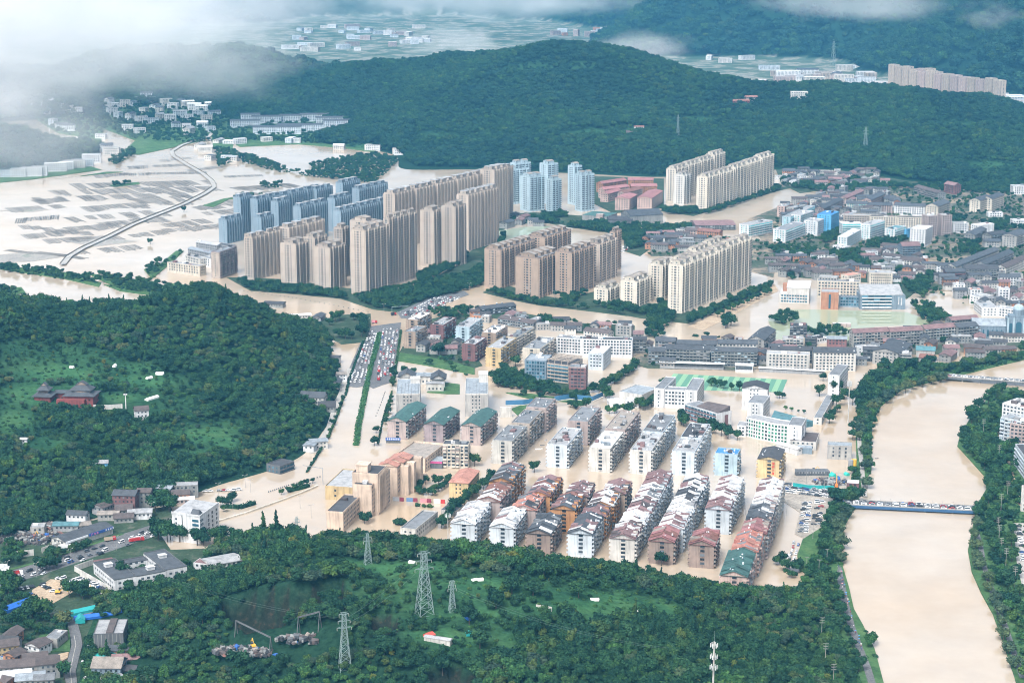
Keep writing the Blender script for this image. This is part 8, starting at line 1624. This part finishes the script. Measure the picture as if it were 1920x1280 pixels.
for x, y, L, w, h, mt, lab in ((*(805,1192),5,5,2.2, rdt, 'red tarpaulin at the end of the field shed on the near hill'),(880,1190,4,4,2, gre, 'green and white tarpaulin on the near hill'),(880,1160,4,4,1.8, blu, 'blue tarpaulin above the terraces of the near hill'),(895,1088,7,3,1.6, wht, 'white plastic tunnel on the near hill, upper'),(773,1055,4,3,1.6, wht, 'white sheet beside the big pylon'),(1196,1149,4,3,2, wht, 'small white hut in the clearing of the near hill'),(1180,1086,4,3,1.6, wht, 'white sheet between the trees of the near hill'),(1115,1125,5,3,1.6, wht, 'white sheet under a tree on the near hill'),(300,702,7,4,2.5, wht, 'white tent on the left hill clearing'),(280,710,6,3,2.2, wht, 'white sheets on the left hill clearing'),(135,690,4,3,2, wht, 'small white roof above the shrine'),(215,688,4,3,3, wht, 'white post hut above the shrine clearing'),(285,748,14,4,2.4, wht, 'row of white sheets at the end of the shrine terrace')): tarp(R(x, y), L, w, h, random.random()*3, lab, mt)
sh = empty('field_shed', R(822,1202),2.75, 'narrow grey field shed lying on the near hill beside the red tarpaulin', 'shed'); m = MB(); m.box(-8,8,-2,2,-1,2.2,0, True); m.build('walls', WM('offwhite'), sh); m = MB(); m.gable(-2.0,2.0,-8,8,2.2,.8,.3,.1,0,0); o = m.build('roof', RM('lightgrey'), sh, (0,0,0), math.pi/2)
sh = empty('field_wall', R(1020,1140),2.7, 'short white wall in an earth patch on the near hill', 'wall'); m = MB(); m.box(-5,5,-.4,.4,-1,1.6,0, True); m.build('slab', WM('offwhite'), sh)
si = empty('silo', G(*zX(460,85),.5),0, 'yellow cement silo beside a grey one at the construction ground', 'silo'); m = MB(); m.bar((0,0,0),(0,0,8),2.2,0, None, 12); m.build('tank', PAINT['yellow'], si); si = empty('silo', G(*zX(433,90),.5),0, 'grey cement silo beside the yellow one', 'silo'); m = MB(); m.bar((0,0,0),(0,0,8),2.0,0, None, 12); m.build('tank', WM('grey'), si)
shp = empty('steel_barge', G(*zX(100,135),.4),.03, 'dark steel barge-like shed lying on the construction ground', 'barge'); m = MB(); m.hexa([(-13,-3,0),(13,-3,0),(13,3,0),(-13,3,0)], [(-14,-3.5,3.5),(14,-3.5,3.5),(13,3,4),(-13,3,4)], 0, True); m.build('hull', WM('darkgrey'), shp); m = MB(); [m.box(-11+k*2.2,-10+k*2.2,-3.9,-3.45,2.2,3.3,0, True) for k in range(10)]; m.build('side_openings', WM('grey'), shp, kind='stuff')
o = empty('green_fence', (0,0,0),0, 'teal site fence between car park and construction ground', 'fence'); wall_run(o, [G(*zX(-60,235),.3), G(*zX(60,255),.3), G(*zX(290,262),.3)], 3,.25, gre, 'panel')
def scrap(name, c, n, rx, ry, z, label):
 m = MB(); cols = [WM('dirty'), WM('black'), RM('tile'), WM('darkgrey'), PAINT['blue'], RM('tan'), RM('rust')]
 for k in range(n):
  a = random.random()*6.28; r = math.sqrt(random.random()); x, y = c.x+math.cos(a)*r*rx, c.y+math.sin(a)*r*ry; zz = c.z+(1-r)*random.uniform(0, z); s = random.uniform(.6,2.4); e = [random.uniform(.3,1)*s for _ in range(3)]; th = random.random()*3; cc, ss = math.cos(th), math.sin(th)
  q = lambda X, Y, Z: (x+X*cc-Y*ss, y+X*ss+Y*cc, zz+Z+X*.15); m.hexa([q(-e[0], -e[1], -.3), q(e[0], -e[1], -.3), q(e[0], e[1], -.3), q(-e[0], e[1], -.3)], [q(-e[0]*.8,-e[1], e[2]), q(e[0]*.7,-e[1], e[2]*.8), q(e[0], e[1]*.8, e[2]), q(-e[0], e[1]*.9, e[2]*.6)], random.choice((0,1,1,1,2,2,3,3,4,5,6) if random.random() < .4 else (1,2,0)))
 o = m.build(name, cols, kind='stuff'); o['label'] = label
scrap('scrap_heap', R(470,1222)+Vector((0,0,.3)),260,22,8,2.5, 'heaps of scrap on the quarry floor'); scrap('scrap_heap', R(575,1200)+Vector((0,0,.3)),130,18,6,2, 'rusty scrap at the back of the quarry'); scrap('scrap_heap', R(*zS(280,590),.5),420,30,15,3.0, 'scrap and rubble heaps beside the lower-left street'); scrap('scrap_heap', R(*zS(450,490),.5),160,16,8,2.5, 'rusty scrap below the hill'); scrap('scrap_heap', G(*zQ(110,1040),2.5),160,14,9,2, 'pale rubbish heap beside the ochre house'); scrap('scrap_heap', G(*zX(260,200),.5),160,14,10,1.5, 'steel and timber stacks on the construction ground')
for k, (a, b, lab) in enumerate(((R(443,1190, lift=9), R(508,1222, lift=9), 'grey gantry crane beam slanting over the scrap in the quarry, left one'),(R(560,1190, lift=11), R(600,1180, lift=11), 'grey gantry frame at the right end of the quarry'))):
 o = empty('gantry', (0,0,0),0, lab, 'gantry'); m = MB(); m.bar(a, b, .55); m.build('beam', WM('darkgrey'), o)
 for p in (a, b):
  for s in (-2,2): m = MB(); m.bar(p, p+Vector((s*.5, s*.8,-12)),.28); m.build('leg', WM('darkgrey'), o)
# pylons, masts, poles, lines
STEEL = plain_mat('galvanised_steel', (.20,.27,.27),.6,.1)
def pylon(p, h, lab, w=None, arms=3, lattice=9):
 w = w or h*.17; o = empty('pylon', p, random.uniform(.2,.6), lab, 'pylon'); r = .08+h*.0022
 cor = lambda f: [(sx*w/2*(1-f*.86 if f < .7 else .398*(1-(f-.7)*.9)), sy*w/2*(1-f*.86 if f < .7 else .398*(1-(f-.7)*.9)), f*h) for sx, sy in ((-1,-1),(1,-1),(1,1),(-1,1))]
 for i in range(4): m = MB(); a, b, c = cor(0)[i], cor(.7)[i], cor(.97)[i]; m.bar((a[0], a[1], -2), b, r*1.3); m.bar(b, c, r); m.build('leg', STEEL, o)
 m = MB(); fs = [1-(1-k/lattice)**1.25 for k in range(lattice+1)]
 for f0, f1 in zip(fs[:-1], fs[1:]):
  A, B = cor(f0*.97), cor(f1*.97)
  for i in range(4): j = (i+1) % 4; m.bar(A[i], B[j], r*.7,0, None, 3); m.bar(A[j], B[i], r*.7,0, None, 3); m.bar(A[i], A[j], r*.6,0, None, 3)
 m.build('bracing', STEEL, o, kind='stuff')
 for k in range(arms):
  z = h*(.72+.12*k); a = w*(.62-.1*k); m = MB()
  for s in (-1,1): m.bar((0,-.5, z),(s*a, 0, z+.3), r*.9); m.bar((0,.5, z),(s*a, 0, z+.3), r*.9); m.bar((0,0, z+h*.04),(s*a, 0, z+.3), r*.8)
  ca = m.build('crossarm', STEEL, o)
  for s in (-1,1): m = MB(); m.bar((s*a, 0, z+.2),(s*a, 0, z-1.4),.12,0, None, 6); m.build('insulator', WM('offwhite'), ca)
 m = MB(); m.bar((-w*.3,0, h),(w*.3,0, h), r*.9); m.bar((0,0, h*.95),(0,0, h), r); m.build('top_bar', STEEL, o); return o
PY = [pylon(R(796,1150),38, 'tallest lattice pylon, on the grassy top of the near hill', 9), pylon(R(848,1146),19, 'small lattice pylon right of the tallest one on the near hill', 4), pylon(R(690,1056),20, 'lattice pylon at the far edge of the near hill, against the trees', 4.5,2), pylon(R(647,1252),33, 'lattice pylon in the trees at the bottom, right of the quarry', 6.5), pylon(G(557,1008),16, 'small lattice pylon standing in the flooded pond', 4,2), pylon(R(1622,286),45, 'thin distant pylon on the right forested hill', 8,2,6), pylon(R(1562,122),70, 'faint distant pylon below the far range', 12,2,6), pylon(R(1271,255),40, 'thin distant mast-like pylon on the middle mountain', 5,2,6)]
def wire(a, b, sag, lab, n=14):
 m = MB(); P = [Vector(a).lerp(Vector(b), i/n)-Vector((0,0, sag*4*(i/n)*(1-i/n))) for i in range(n+1)]
 for p, q in zip(P[:-1], P[1:]): m.bar(p, q, .028,0, None, 3)
 o = m.build('power_line', STEEL); tag(o, lab, 'power line', 'power lines over the near hill')
pl = lambda k, z, dx: PY[k].location+Vector((dx, 0, z))
for dx in (-3,3):
 wire(pl(0,30, dx), pl(2,16, dx*.6),3, 'power line from the tallest pylon to the one at the far hill edge'); wire(pl(1,15, dx*.5), R(1240,1292)+Vector((dx, 0,24)),5, 'power line running from the small pylon down to the lower right'); wire(pl(0,33, dx), pl(3,27, dx),3, 'power line from the tallest pylon down to the one by the quarry')
 wire(pl(2,18, dx*.5), pl(4,13, dx*.5),3, 'power line from the hill edge to the pylon in the pond'); wire(pl(3,29, dx), R(250,1120)+Vector((dx, 0,24)),6, 'power line from the quarry pylon over the station')
def cell_mast(p, h, lab, rings, r=.55):
 o = empty('phone_mast', p, 0, lab, 'mast'); m = MB(); m.bar((0,0,-1),(0,0, h-4), r, 0, r*.6,8); m.build('pole', WM('offwhite'), o); m = MB(); m.bar((0,0, h-4),(0,0, h+2),.1,0,.05); m.build('lightning_rod', STEEL, o)
 for z in rings:
  m = MB(); n = 8; [m.bar((math.cos(6.283*i/n)*1.6, math.sin(6.283*i/n)*1.6, z),(math.cos(6.283*(i+1)/n)*1.6, math.sin(6.283*(i+1)/n)*1.6, z),.09) for i in range(n)]; [m.bar((0,0, z),(math.cos(6.283*i/4)*1.6, math.sin(6.283*i/4)*1.6, z),.08) for i in range(4)]; ar = m.build('antenna_ring', STEEL, o)
  for i in range(6): m = MB(); a = 6.283*i/6; x, y = math.cos(a)*1.85, math.sin(a)*1.85; m.box(x-.22, x+.22, y-.15, y+.15, z-.7, z+1.6); m.build('antenna', WM('white'), ar)
cell_mast(R(1336,1330),43, 'white phone mast with three rings of antennas, cut by the bottom edge', (36.5,30,24),.6); cell_mast(G(1590,792,.5),43, 'tall slim white phone mast by the river road', (36,33.5),.5); cell_mast(R(840,1015),22, 'white phone mast between trees in front of the first slab row', (19,),.35)
def pole(p, h, lab, arms=2, grp=None, cat='utility pole'):
 o = empty('utility_pole', p, random.uniform(-.3,.3), lab, cat, grp); m = MB(); m.bar((0,0,-1),(0,0, h),.18,0,.12,6); m.build('pole', WM('concrete'), o)
 for k in range(arms): m = MB(); z = h-.4-k*1.6; m.bar((-1.4,0, z),(1.4,0, z),.1); [m.bar((x, 0, z),(x, 0, z+.5),.12) for x in (-1.3,-.6,.6,1.3)]; m.build('crossarm', WM('concrete'), o)
for x, y in ((1888,920),(1876,945),(1870,990),(1872,1005),(1876,1030),(1885,1050),(1902,1085),(1843,800),(1872,850)): pole(G(x, y+22,.9),17, 'concrete utility pole rising above the trees of the right bank', 3, 'utility poles on the right bank')
for x, y in ((1547,1250),(1562,1290),(1540,1200)): pole(R(x, y),15, 'utility pole in the scrub left of the riverside road', 3, 'utility poles on the left bank')
for x, y in ((1524,1010),(1512,1075),(1535,1080),(1550,1060),(1475,965),(1545,925),(1512,905)): pole(G(x, y, .9),12, 'thin grey pole near the car park and grass plot', 1, 'poles near the car park')
for x, y in ((1268,1022),(1300,1000),(1326,970),(1345,955),(1372,1010),(1398,965),(1216,1035)): pole(G(x, y, 0),9, 'dark pole standing in a flooded lane between the slab rows', 0, 'poles in the flooded lanes')
def lamp(p, h, lab, grp, th=0.0, two=True):
 o = empty('street_lamp', p, th, lab, 'street lamp', grp); m = MB(); m.bar((0,0,-.5),(0,0, h),.13,0,.08,6); m.build('pole', WM('concrete'), o)
 for s in ((-1,1) if two else (1,)): m = MB(); m.bar((0,0, h-.3),(s*1.8,0, h+.2),.08); m.build('arm', WM('concrete'), o); m = MB(); m.box(s*1.8-.5, s*1.8+.5,-.2,.2, h+.1, h+.3,0, True); m.build('lamp_head', WM('offwhite'), o)
for x, y in zip((180,70,316,610,1000),(1010,905,920,800,690)): lamp(G(*zS(x, y),.5),10, 'street lamp beside the lower-left street', 'lamps of the lower-left street', 1.0)
for x, y in ((482,760),(1060,780),(1175,740),(1325,560),(1280,520),(1050,590),(1750,700),(1845,780)): lamp(G(*zU(x, y)),10, 'street lamp standing in the flood near the white corner building', 'lamps in the flooded junction', .6)
for x, y in ((690,612),(668,668),(655,715),(748,600),(742,650),(738,700),(736,745),(610,830),(628,790),(720,585),(1040,560),(880,545)): lamp(G(x, y, .2),9, 'street lamp along the main road', 'lamps of the main road', .1)
gf = empty('camera_gantry', (0,0,0),0, 'dark traffic camera gantry beside the flooded junction', 'gantry'); a = G(*zV(300,680)); b = G(*zV(215,690)); m = MB(); m.bar(a, a+Vector((0,0,14)),.35); m.build('post', WM('grey'), gf); m = MB(); m.bar(a+Vector((0,0,13.5)), a+Vector((-16,6,14.2)),.3); m.build('beam', WM('grey'), gf)
gf = empty('sign_gantry', (0,0,0),0, 'grey sign gantry spanning the road beyond the crossroads', 'gantry'); a = G(735,590,.2); b = G(752,580,.2); m = MB(); m.bar(a, a+Vector((0,0,9)),.3); m.build('post', STEEL, gf); m = MB(); m.bar(a+Vector((0,0,9)), a+Vector((18,4,9)),.35); m.build('beam', STEEL, gf)
ho = empty('hoarding_row', (0,0,0),0, 'row of red and white poster boards standing in the flood before the town hall garden', 'hoarding'); A = G(*zV(898,815)); B = G(*zV(1368,840)); n = 8
for i in range(n):
 a, b = A.lerp(B, i/n), A.lerp(B, (i+(.62 if i % 2 else .95))/n); wall_run(ho, [a, b], 3.0,.5,(PAINT['silver'], plain_mat('poster_maroon', (.22,.03,.06)), plain_mat('poster_blue', (.12,.22,.38)), plain_mat('poster_maroon', (.22,.03,.06)), PAINT['pink'], plain_mat('poster_maroon', (.22,.03,.06)), PAINT['white'], PAINT['red'])[i], 'poster_board')
wall_run(empty('small_fence', (0,0,0),0, 'tan slatted rack standing in the flood behind the garden', 'rack'), [G(*zV(1085,610)), G(*zV(1195,612))], 2.5,.6, RM('tan'), 'rack')
for lab, pts, n in (('line of dark bollards across the flooded junction', (zU(1480,560), zU(1660,500), zU(1920,430)),22),('row of dark posts along the flooded right carriageway', ((705,780),(716,752),(722,735)),12),('dark posts along the flooded avenue below the estate', ((450,545),(560,560),(690,585)),30)):
 P = [G(*q) for q in pts]; o = empty('bollard_row', P[0], 0, lab, 'bollards')
 for i in range(n): f = i/(n-1)*(len(P)-1); k = min(int(f), len(P)-2); p = P[k].lerp(P[k+1], f-k)-P[0]; m = MB(); m.box(p.x-.35, p.x+.35, p.y-.35, p.y+.35,-.3,1.0); m.build('bollard', WM('darkgrey'), o)
# writing
def text(body, parent, loc, size, mat, rot, vertical=False, name='lettering'):
 for i, c in enumerate(body if vertical else [body]):
  cu = bpy.data.curves.new(name, 'FONT'); cu.body = c; cu.size = size; cu.extrude = .05; cu.align_x = 'CENTER'; tmp = bpy.data.objects.new('tmp', cu); C.objects.link(tmp)
  me = bpy.data.meshes.new_from_object(tmp.evaluated_get(bpy.context.evaluated_depsgraph_get())); bpy.data.objects.remove(tmp); me.materials.clear(); me.materials.append(mat)
  o = link(name, me, parent, (loc[0], loc[1], loc[2]-i*size*1.18)); o.rotation_euler = rot
REDL = plain_mat('red_letters', (.62,.03,.03))
r, L, W = ORANGE_END; text('福都大厦', r, (-.25, W*.28,11.8),2.3, REDL, (math.pi/2,0,-math.pi/2), True)
r, L, W = SHOP; text('广', r, (L*.54,-1.36,3.95),2.0, SIGN[1], (math.pi/2,0,0))
for k in range(2): m = MB(); x = L*.58+k*2.2; [m.box(x, x+1.6,-1.38,-1.31,4.1+j*.5,4.3+j*.5) for j in range(3)]; m.box(x+.7, x+.9,-1.38,-1.31,4.0,5.5); m.build('sign_character', SIGN[1], r)
for k in range(4): m = MB(); x = L*.82+k*2.2; [m.box(x, x+1.2,-1.38,-1.31,4.2+j*.45,4.4+j*.45) for j in range(3)]; m.box(x+.5, x+.7,-1.38,-1.31,4.1,5.4); m.build('sign_character', SIGN[2], r)
sg = empty('shop_sign', G(*zE(200,1235)), math.radians(-3), 'blue signboard with white characters over a flooded shop by the main road', 'sign'); m = MB(); m.box(0,12,0,2,-1,2.4,0, False); m.build('shop_base', WM('darkgrey'), sg); m = MB(); m.box(-.3,12.3,-.3,0,2.4,4.8,0, True); m.build('signboard', SIGN[0], sg)
for k in range(7): m = MB(); x = .8+k*1.6; [m.box(x, x+1.0,-.38,-.31,3.0+j*.5,3.25+j*.5) for j in range(3)]; m.box(x+.4, x+.6,-.38,-.31,2.9,4.4); m.build('sign_character', SIGN[2], sg)
# people on the riverside road
SKIN = plain_mat('skin', (.45,.28,.2),.6); HAIR = plain_mat('hair', (.02,.016,.014),.7); CLO = [plain_mat('cloth_'+n, c, .8) for n, c in (('blue', (.05,.15,.4)),('white', (.7,.7,.72)),('red', (.5,.06,.08)),('dark', (.05,.05,.07)),('grey', (.25,.26,.28)))]
def person_mesh(shirt):
 m = MB(); n = 6
 def rings(rs, mi):       # (z, x, y, rx, ry): one continuous tube through the rings
  pr = None
  for (z, cx, cy, rx, ry) in rs:
   k = len(m.v); m.v.extend([(cx+math.cos(6.283*i/n)*rx, cy+math.sin(6.283*i/n)*ry, z) for i in range(n)])
   if pr is not None: m.f.extend([(pr+i, pr+(i+1) % n, k+(i+1) % n, k+i) for i in range(n)]); m.m.extend([mi]*n)
   pr = k
  m.f.append(tuple(range(pr, pr+n))); m.m.append(mi)
 for s, f in ((-1,.12),(1,-.1)): rings([(0, f+.06, s*.1,.11,.05),(.08, f, s*.1,.05,.05),(.45, f*.6, s*.1,.065,.06),(.85,0, s*.09,.09,.085)], 1); rings([(.80,-f*1.2, s*.26,.04,.04),(1.1,-f*.5, s*.25,.05,.045),(1.42,0, s*.2,.06,.06)], 0)
 rings([(.82,0,0,.12,.17),(1.05,0,0,.11,.15),(1.3,.01,0,.12,.19),(1.45,0,0,.08,.12),(1.5,0,0,.05,.05)], 0); rings([(1.48,.01,0,.05,.05),(1.55,.03,0,.09,.08),(1.65,.02,0,.1,.085),(1.7,.01,0,.09,.08)], 2); rings([(1.62,-.02,0,.1,.09),(1.7,0,0,.1,.09),(1.75,0,0,.05,.05)], 3)
 return m.mesh('person', [shirt, CLO[3], SKIN, HAIR])
PM = [person_mesh(c) for c in CLO]
um = {}
for nme, mt in (('blue', plain_mat('umbrella_blue', (.04,.25,.55))),('pink', plain_mat('umbrella_pink', (.75,.3,.35))),('white', wht)):
 m = MB(); n = 8; k = 0; top = (0,0,2.35); [m.face([(math.cos(6.283*i/n)*.62, math.sin(6.283*i/n)*.62,2.05),(math.cos(6.283*(i+1)/n)*.62, math.sin(6.283*(i+1)/n)*.62,2.05), top]) for i in range(n)]; m.bar((0,0,1.15),(0,0,2.35),.025); um[nme] = m.mesh('umbrella', mt)
P = [G(*q, 1.06) for q in LANE]
for i in range(46):
 f = random.random()**1.2*4.2; k = min(int(f),5); p = P[k].lerp(P[k+1], f-k)+Vector((random.uniform(-.2,2.0),0,0)); ci = random.randrange(5); o = link('person', PM[ci], None, p, random.random()*6.28); o.scale = (1,1, random.uniform(.92,1.05))
 cn = ('blue', 'white', 'red', 'dark', 'grey')[ci]; tag(o, 'person in a %s shirt in the crowd on the riverside road' % cn, 'person', 'crowd on the riverside road')
 if i % 3 == 0: nme = random.choice(('blue', 'blue', 'pink', 'white')); q = link('umbrella', um[nme], None, p+Vector((.15,.1,0))); tag(q, 'open %s umbrella held in the crowd on the riverside road' % nme, 'umbrella', 'umbrellas on the riverside road')
def forest(name, x0, x1, y0, y1, step, size, zmin, label, seed, lean=0.0, frame=True, zmax=1e9):
 rg = np.random.RandomState(seed)
 gx, gy = np.meshgrid(np.arange(x0, x1, step), np.arange(y0, y1, step)); x = gx.ravel()+rg.uniform(-.48,.48, gx.size)*step; y = gy.ravel()+rg.uniform(-.48,.48, gx.size)*step
 m = np.abs(x) < y*0.36+30; x, y = x[m], y[m]
 z = hz(x, y); m = (z > zmin) & (z < zmax); x, y, z = x[m], y[m], z[m]
 q = np.maximum(np.maximum(cutin(x, y, QUARRY, 1.0), cutin(x, y, CUT2,1.0)), cutin(x, y, CUT3,1.0))
 m = (q < 0.01) | (rg.rand(len(x)) < 0.5)
 cutm = q >= 0.01
 for poly in NOTREE: m &= ~inpoly(x, y, poly)
 x, y, z = x[m], y[m], z[m]; g = np.where(cutm[m], 1.0,0.0)
 g = np.maximum(g, grass_mask(x, y, z)); patch = fbm(x, y, 60 if y1 < 2500 else 260,3, seed)
 keepp = rg.rand(len(x)) > g*1.15
 n = len(x); kind = np.zeros(n, int); r = rg.rand(n)
 stand = fbm(x, y, 45 if y1 < 2500 else 200,3, seed+5)
 kind = np.where(stand < 0.42, rg.randint(0,3, n), np.where(stand < 0.52, rg.randint(3,6, n), np.where(r < 0.35, rg.randint(3,6, n), np.where(r < 0.55,6, rg.randint(7,9, n)))))
 big = fbm(x, y, 38 if y1 < 2500 else 160,2, seed+9)
 odd = rg.rand(n); kind = np.where(odd < .05,14, np.where(odd < .075,15, kind))
 if y0 > 2900: kind = np.where(kind == 14,4, np.where((stand < .46) | (r < .12),11+kind % 3, np.where((stand < .54) & (r < .8), kind % 3, np.where(r < .8,3+kind % 3,7+kind % 2))))
 s = size*(0.42+0.62*rg.rand(n)+0.75*np.clip(big-.38,0,.4)*2.2)*(0.8+0.5*patch)
 low = (g > 0.25) & keepp; s = np.where(low, s*0.6, s)
 bush = ~keepp; kind = np.where(bush, np.where(rg.rand(n) < .7,10,9), kind); s = np.where(bush, size*(0.4+0.75*rg.rand(n)), s)
 keep2 = ~(bush & (rg.rand(n) < 0.35)); x, y, z, kind, s = x[keep2], y[keep2], z[keep2], kind[keep2], s[keep2]
 sz = np.stack([s*rg.uniform(.9,1.15, len(s)), s*rg.uniform(.9,1.15, len(s)), s*rg.uniform(.8,1.2, len(s))], 1)
 return scatter(name, np.stack([x, y, z-0.5*s], 1), kind, sz, label)
forest('front_hill_forest', -460,380,860,1340,5.2,0.95,0.9, 'dense green trees and scrub covering the near hill', 1)
forest('left_hill_forest', -760,-60,1260,2060,5.8,0.95,0.9, 'dense green trees covering the hill left of the flooded road', 2)
forest('middle_mountain_forest', -760,1500,3050,4750,9.0,1.35,0.9, 'forest covering the mountain behind the towers', 3)
forest('misty_mountain_forest', -1500,-180,3150,5400,11,1.6,0.9, 'forest on the mountain below the cloud', 4)
forest('far_range_forest', -2400,2700,4600,7600,24,3.2,7, 'forest on the far mountain range', 5)
# haze and low cloud
hb = MB(); hb.box(-4200,4200,-60,13000,-6,450,0)
m, t, b = new_mat('haze'); t.nodes.remove(b)
pv = N(t, 'ShaderNodeVolumePrincipled'); pv.inputs['Color'].default_value = HAZE_COL; pv.inputs['Density'].default_value = HAZE; pv.inputs['Anisotropy'].default_value = 0.1
t.links.new(pv.outputs[0], t.nodes['Material Output'].inputs['Volume'])
hb.build('haze', m, kind='stuff')
def cloud(lab, px, py, dist, size, dens, thr, scale, seed, fall=1.0, soft=0.2):
 """a bank of low cloud: an ellipsoid of uneven white vapour; px, py: where its middle appears, dist: metres away"""
 g = G(px, py, 0); d = Vector((g.x, g.y, -CH)).normalized(); c = Vector((0,0, CH))+d*(dist/math.hypot(d.x, d.y)); sx, sy, sz = size
 c.z = max(c.z, 4); mb = MB(); n = 20; mrow = 9; base = 0
 for j in range(1, mrow):
  ph = math.pi*j/mrow
  for i in range(n): mb.v.append((math.cos(6.2832*i/n)*math.sin(ph), math.sin(6.2832*i/n)*math.sin(ph), math.cos(ph)))
 for j in range(mrow-2):
  for i in range(n): k = (i+1) % n; mb.f.append((j*n+i, j*n+n+i, j*n+n+k, j*n+k)); mb.m.append(0)
 mb.f.append(tuple(range(n))); mb.m.append(0); mb.f.append(tuple(range((mrow-1)*n-1,(mrow-2)*n-1,-1))); mb.m.append(0)
 m, t, b = new_mat('cloud_vapour'); t.nodes.remove(b)
 tc = N(t, 'ShaderNodeTexCoord'); ln = N(t, 'ShaderNodeVectorMath', operation='LENGTH'); t.links.new(tc.outputs['Object'], ln.inputs[0])
 mp = N(t, 'ShaderNodeMapping'); mp.inputs['Location'].default_value = (seed*3.7, seed*1.3, seed*2.1); mp.inputs['Scale'].default_value = (sx/scale*.8, sy/scale, sz/scale*1.6); t.links.new(tc.outputs['Object'], mp.inputs[0])
 nz = noise(t, 1.0,8, mp.outputs[0], 0.64)
 f = N(t, 'ShaderNodeMapRange'); f.inputs[1].default_value = 1.0; f.inputs[2].default_value = 0.25; f.inputs[3].default_value = -0.42*fall; f.inputs[4].default_value = 0.16; t.links.new(ln.outputs['Value'], f.inputs[0])
 ad = N(t, 'ShaderNodeMath', operation='ADD'); t.links.new(nz.outputs[0], ad.inputs[0]); t.links.new(f.outputs[0], ad.inputs[1])
 r = N(t, 'ShaderNodeMapRange'); r.inputs[1].default_value = thr; r.inputs[2].default_value = thr+soft; r.inputs[3].default_value = 0; r.inputs[4].default_value = dens; t.links.new(ad.outputs[0], r.inputs[0])
 pv = N(t, 'ShaderNodeVolumePrincipled'); pv.inputs['Color'].default_value = (1,1,1,1); pv.inputs['Anisotropy'].default_value = 0.0; t.links.new(r.outputs[0], pv.inputs['Density'])
 t.links.new(pv.outputs[0], t.nodes['Material Output'].inputs['Volume'])
 o = mb.build('low_cloud', m, kind='stuff'); o.location = c; o.scale = size; o['label'] = lab; return o
for c in CLOUDS: cloud(*c)
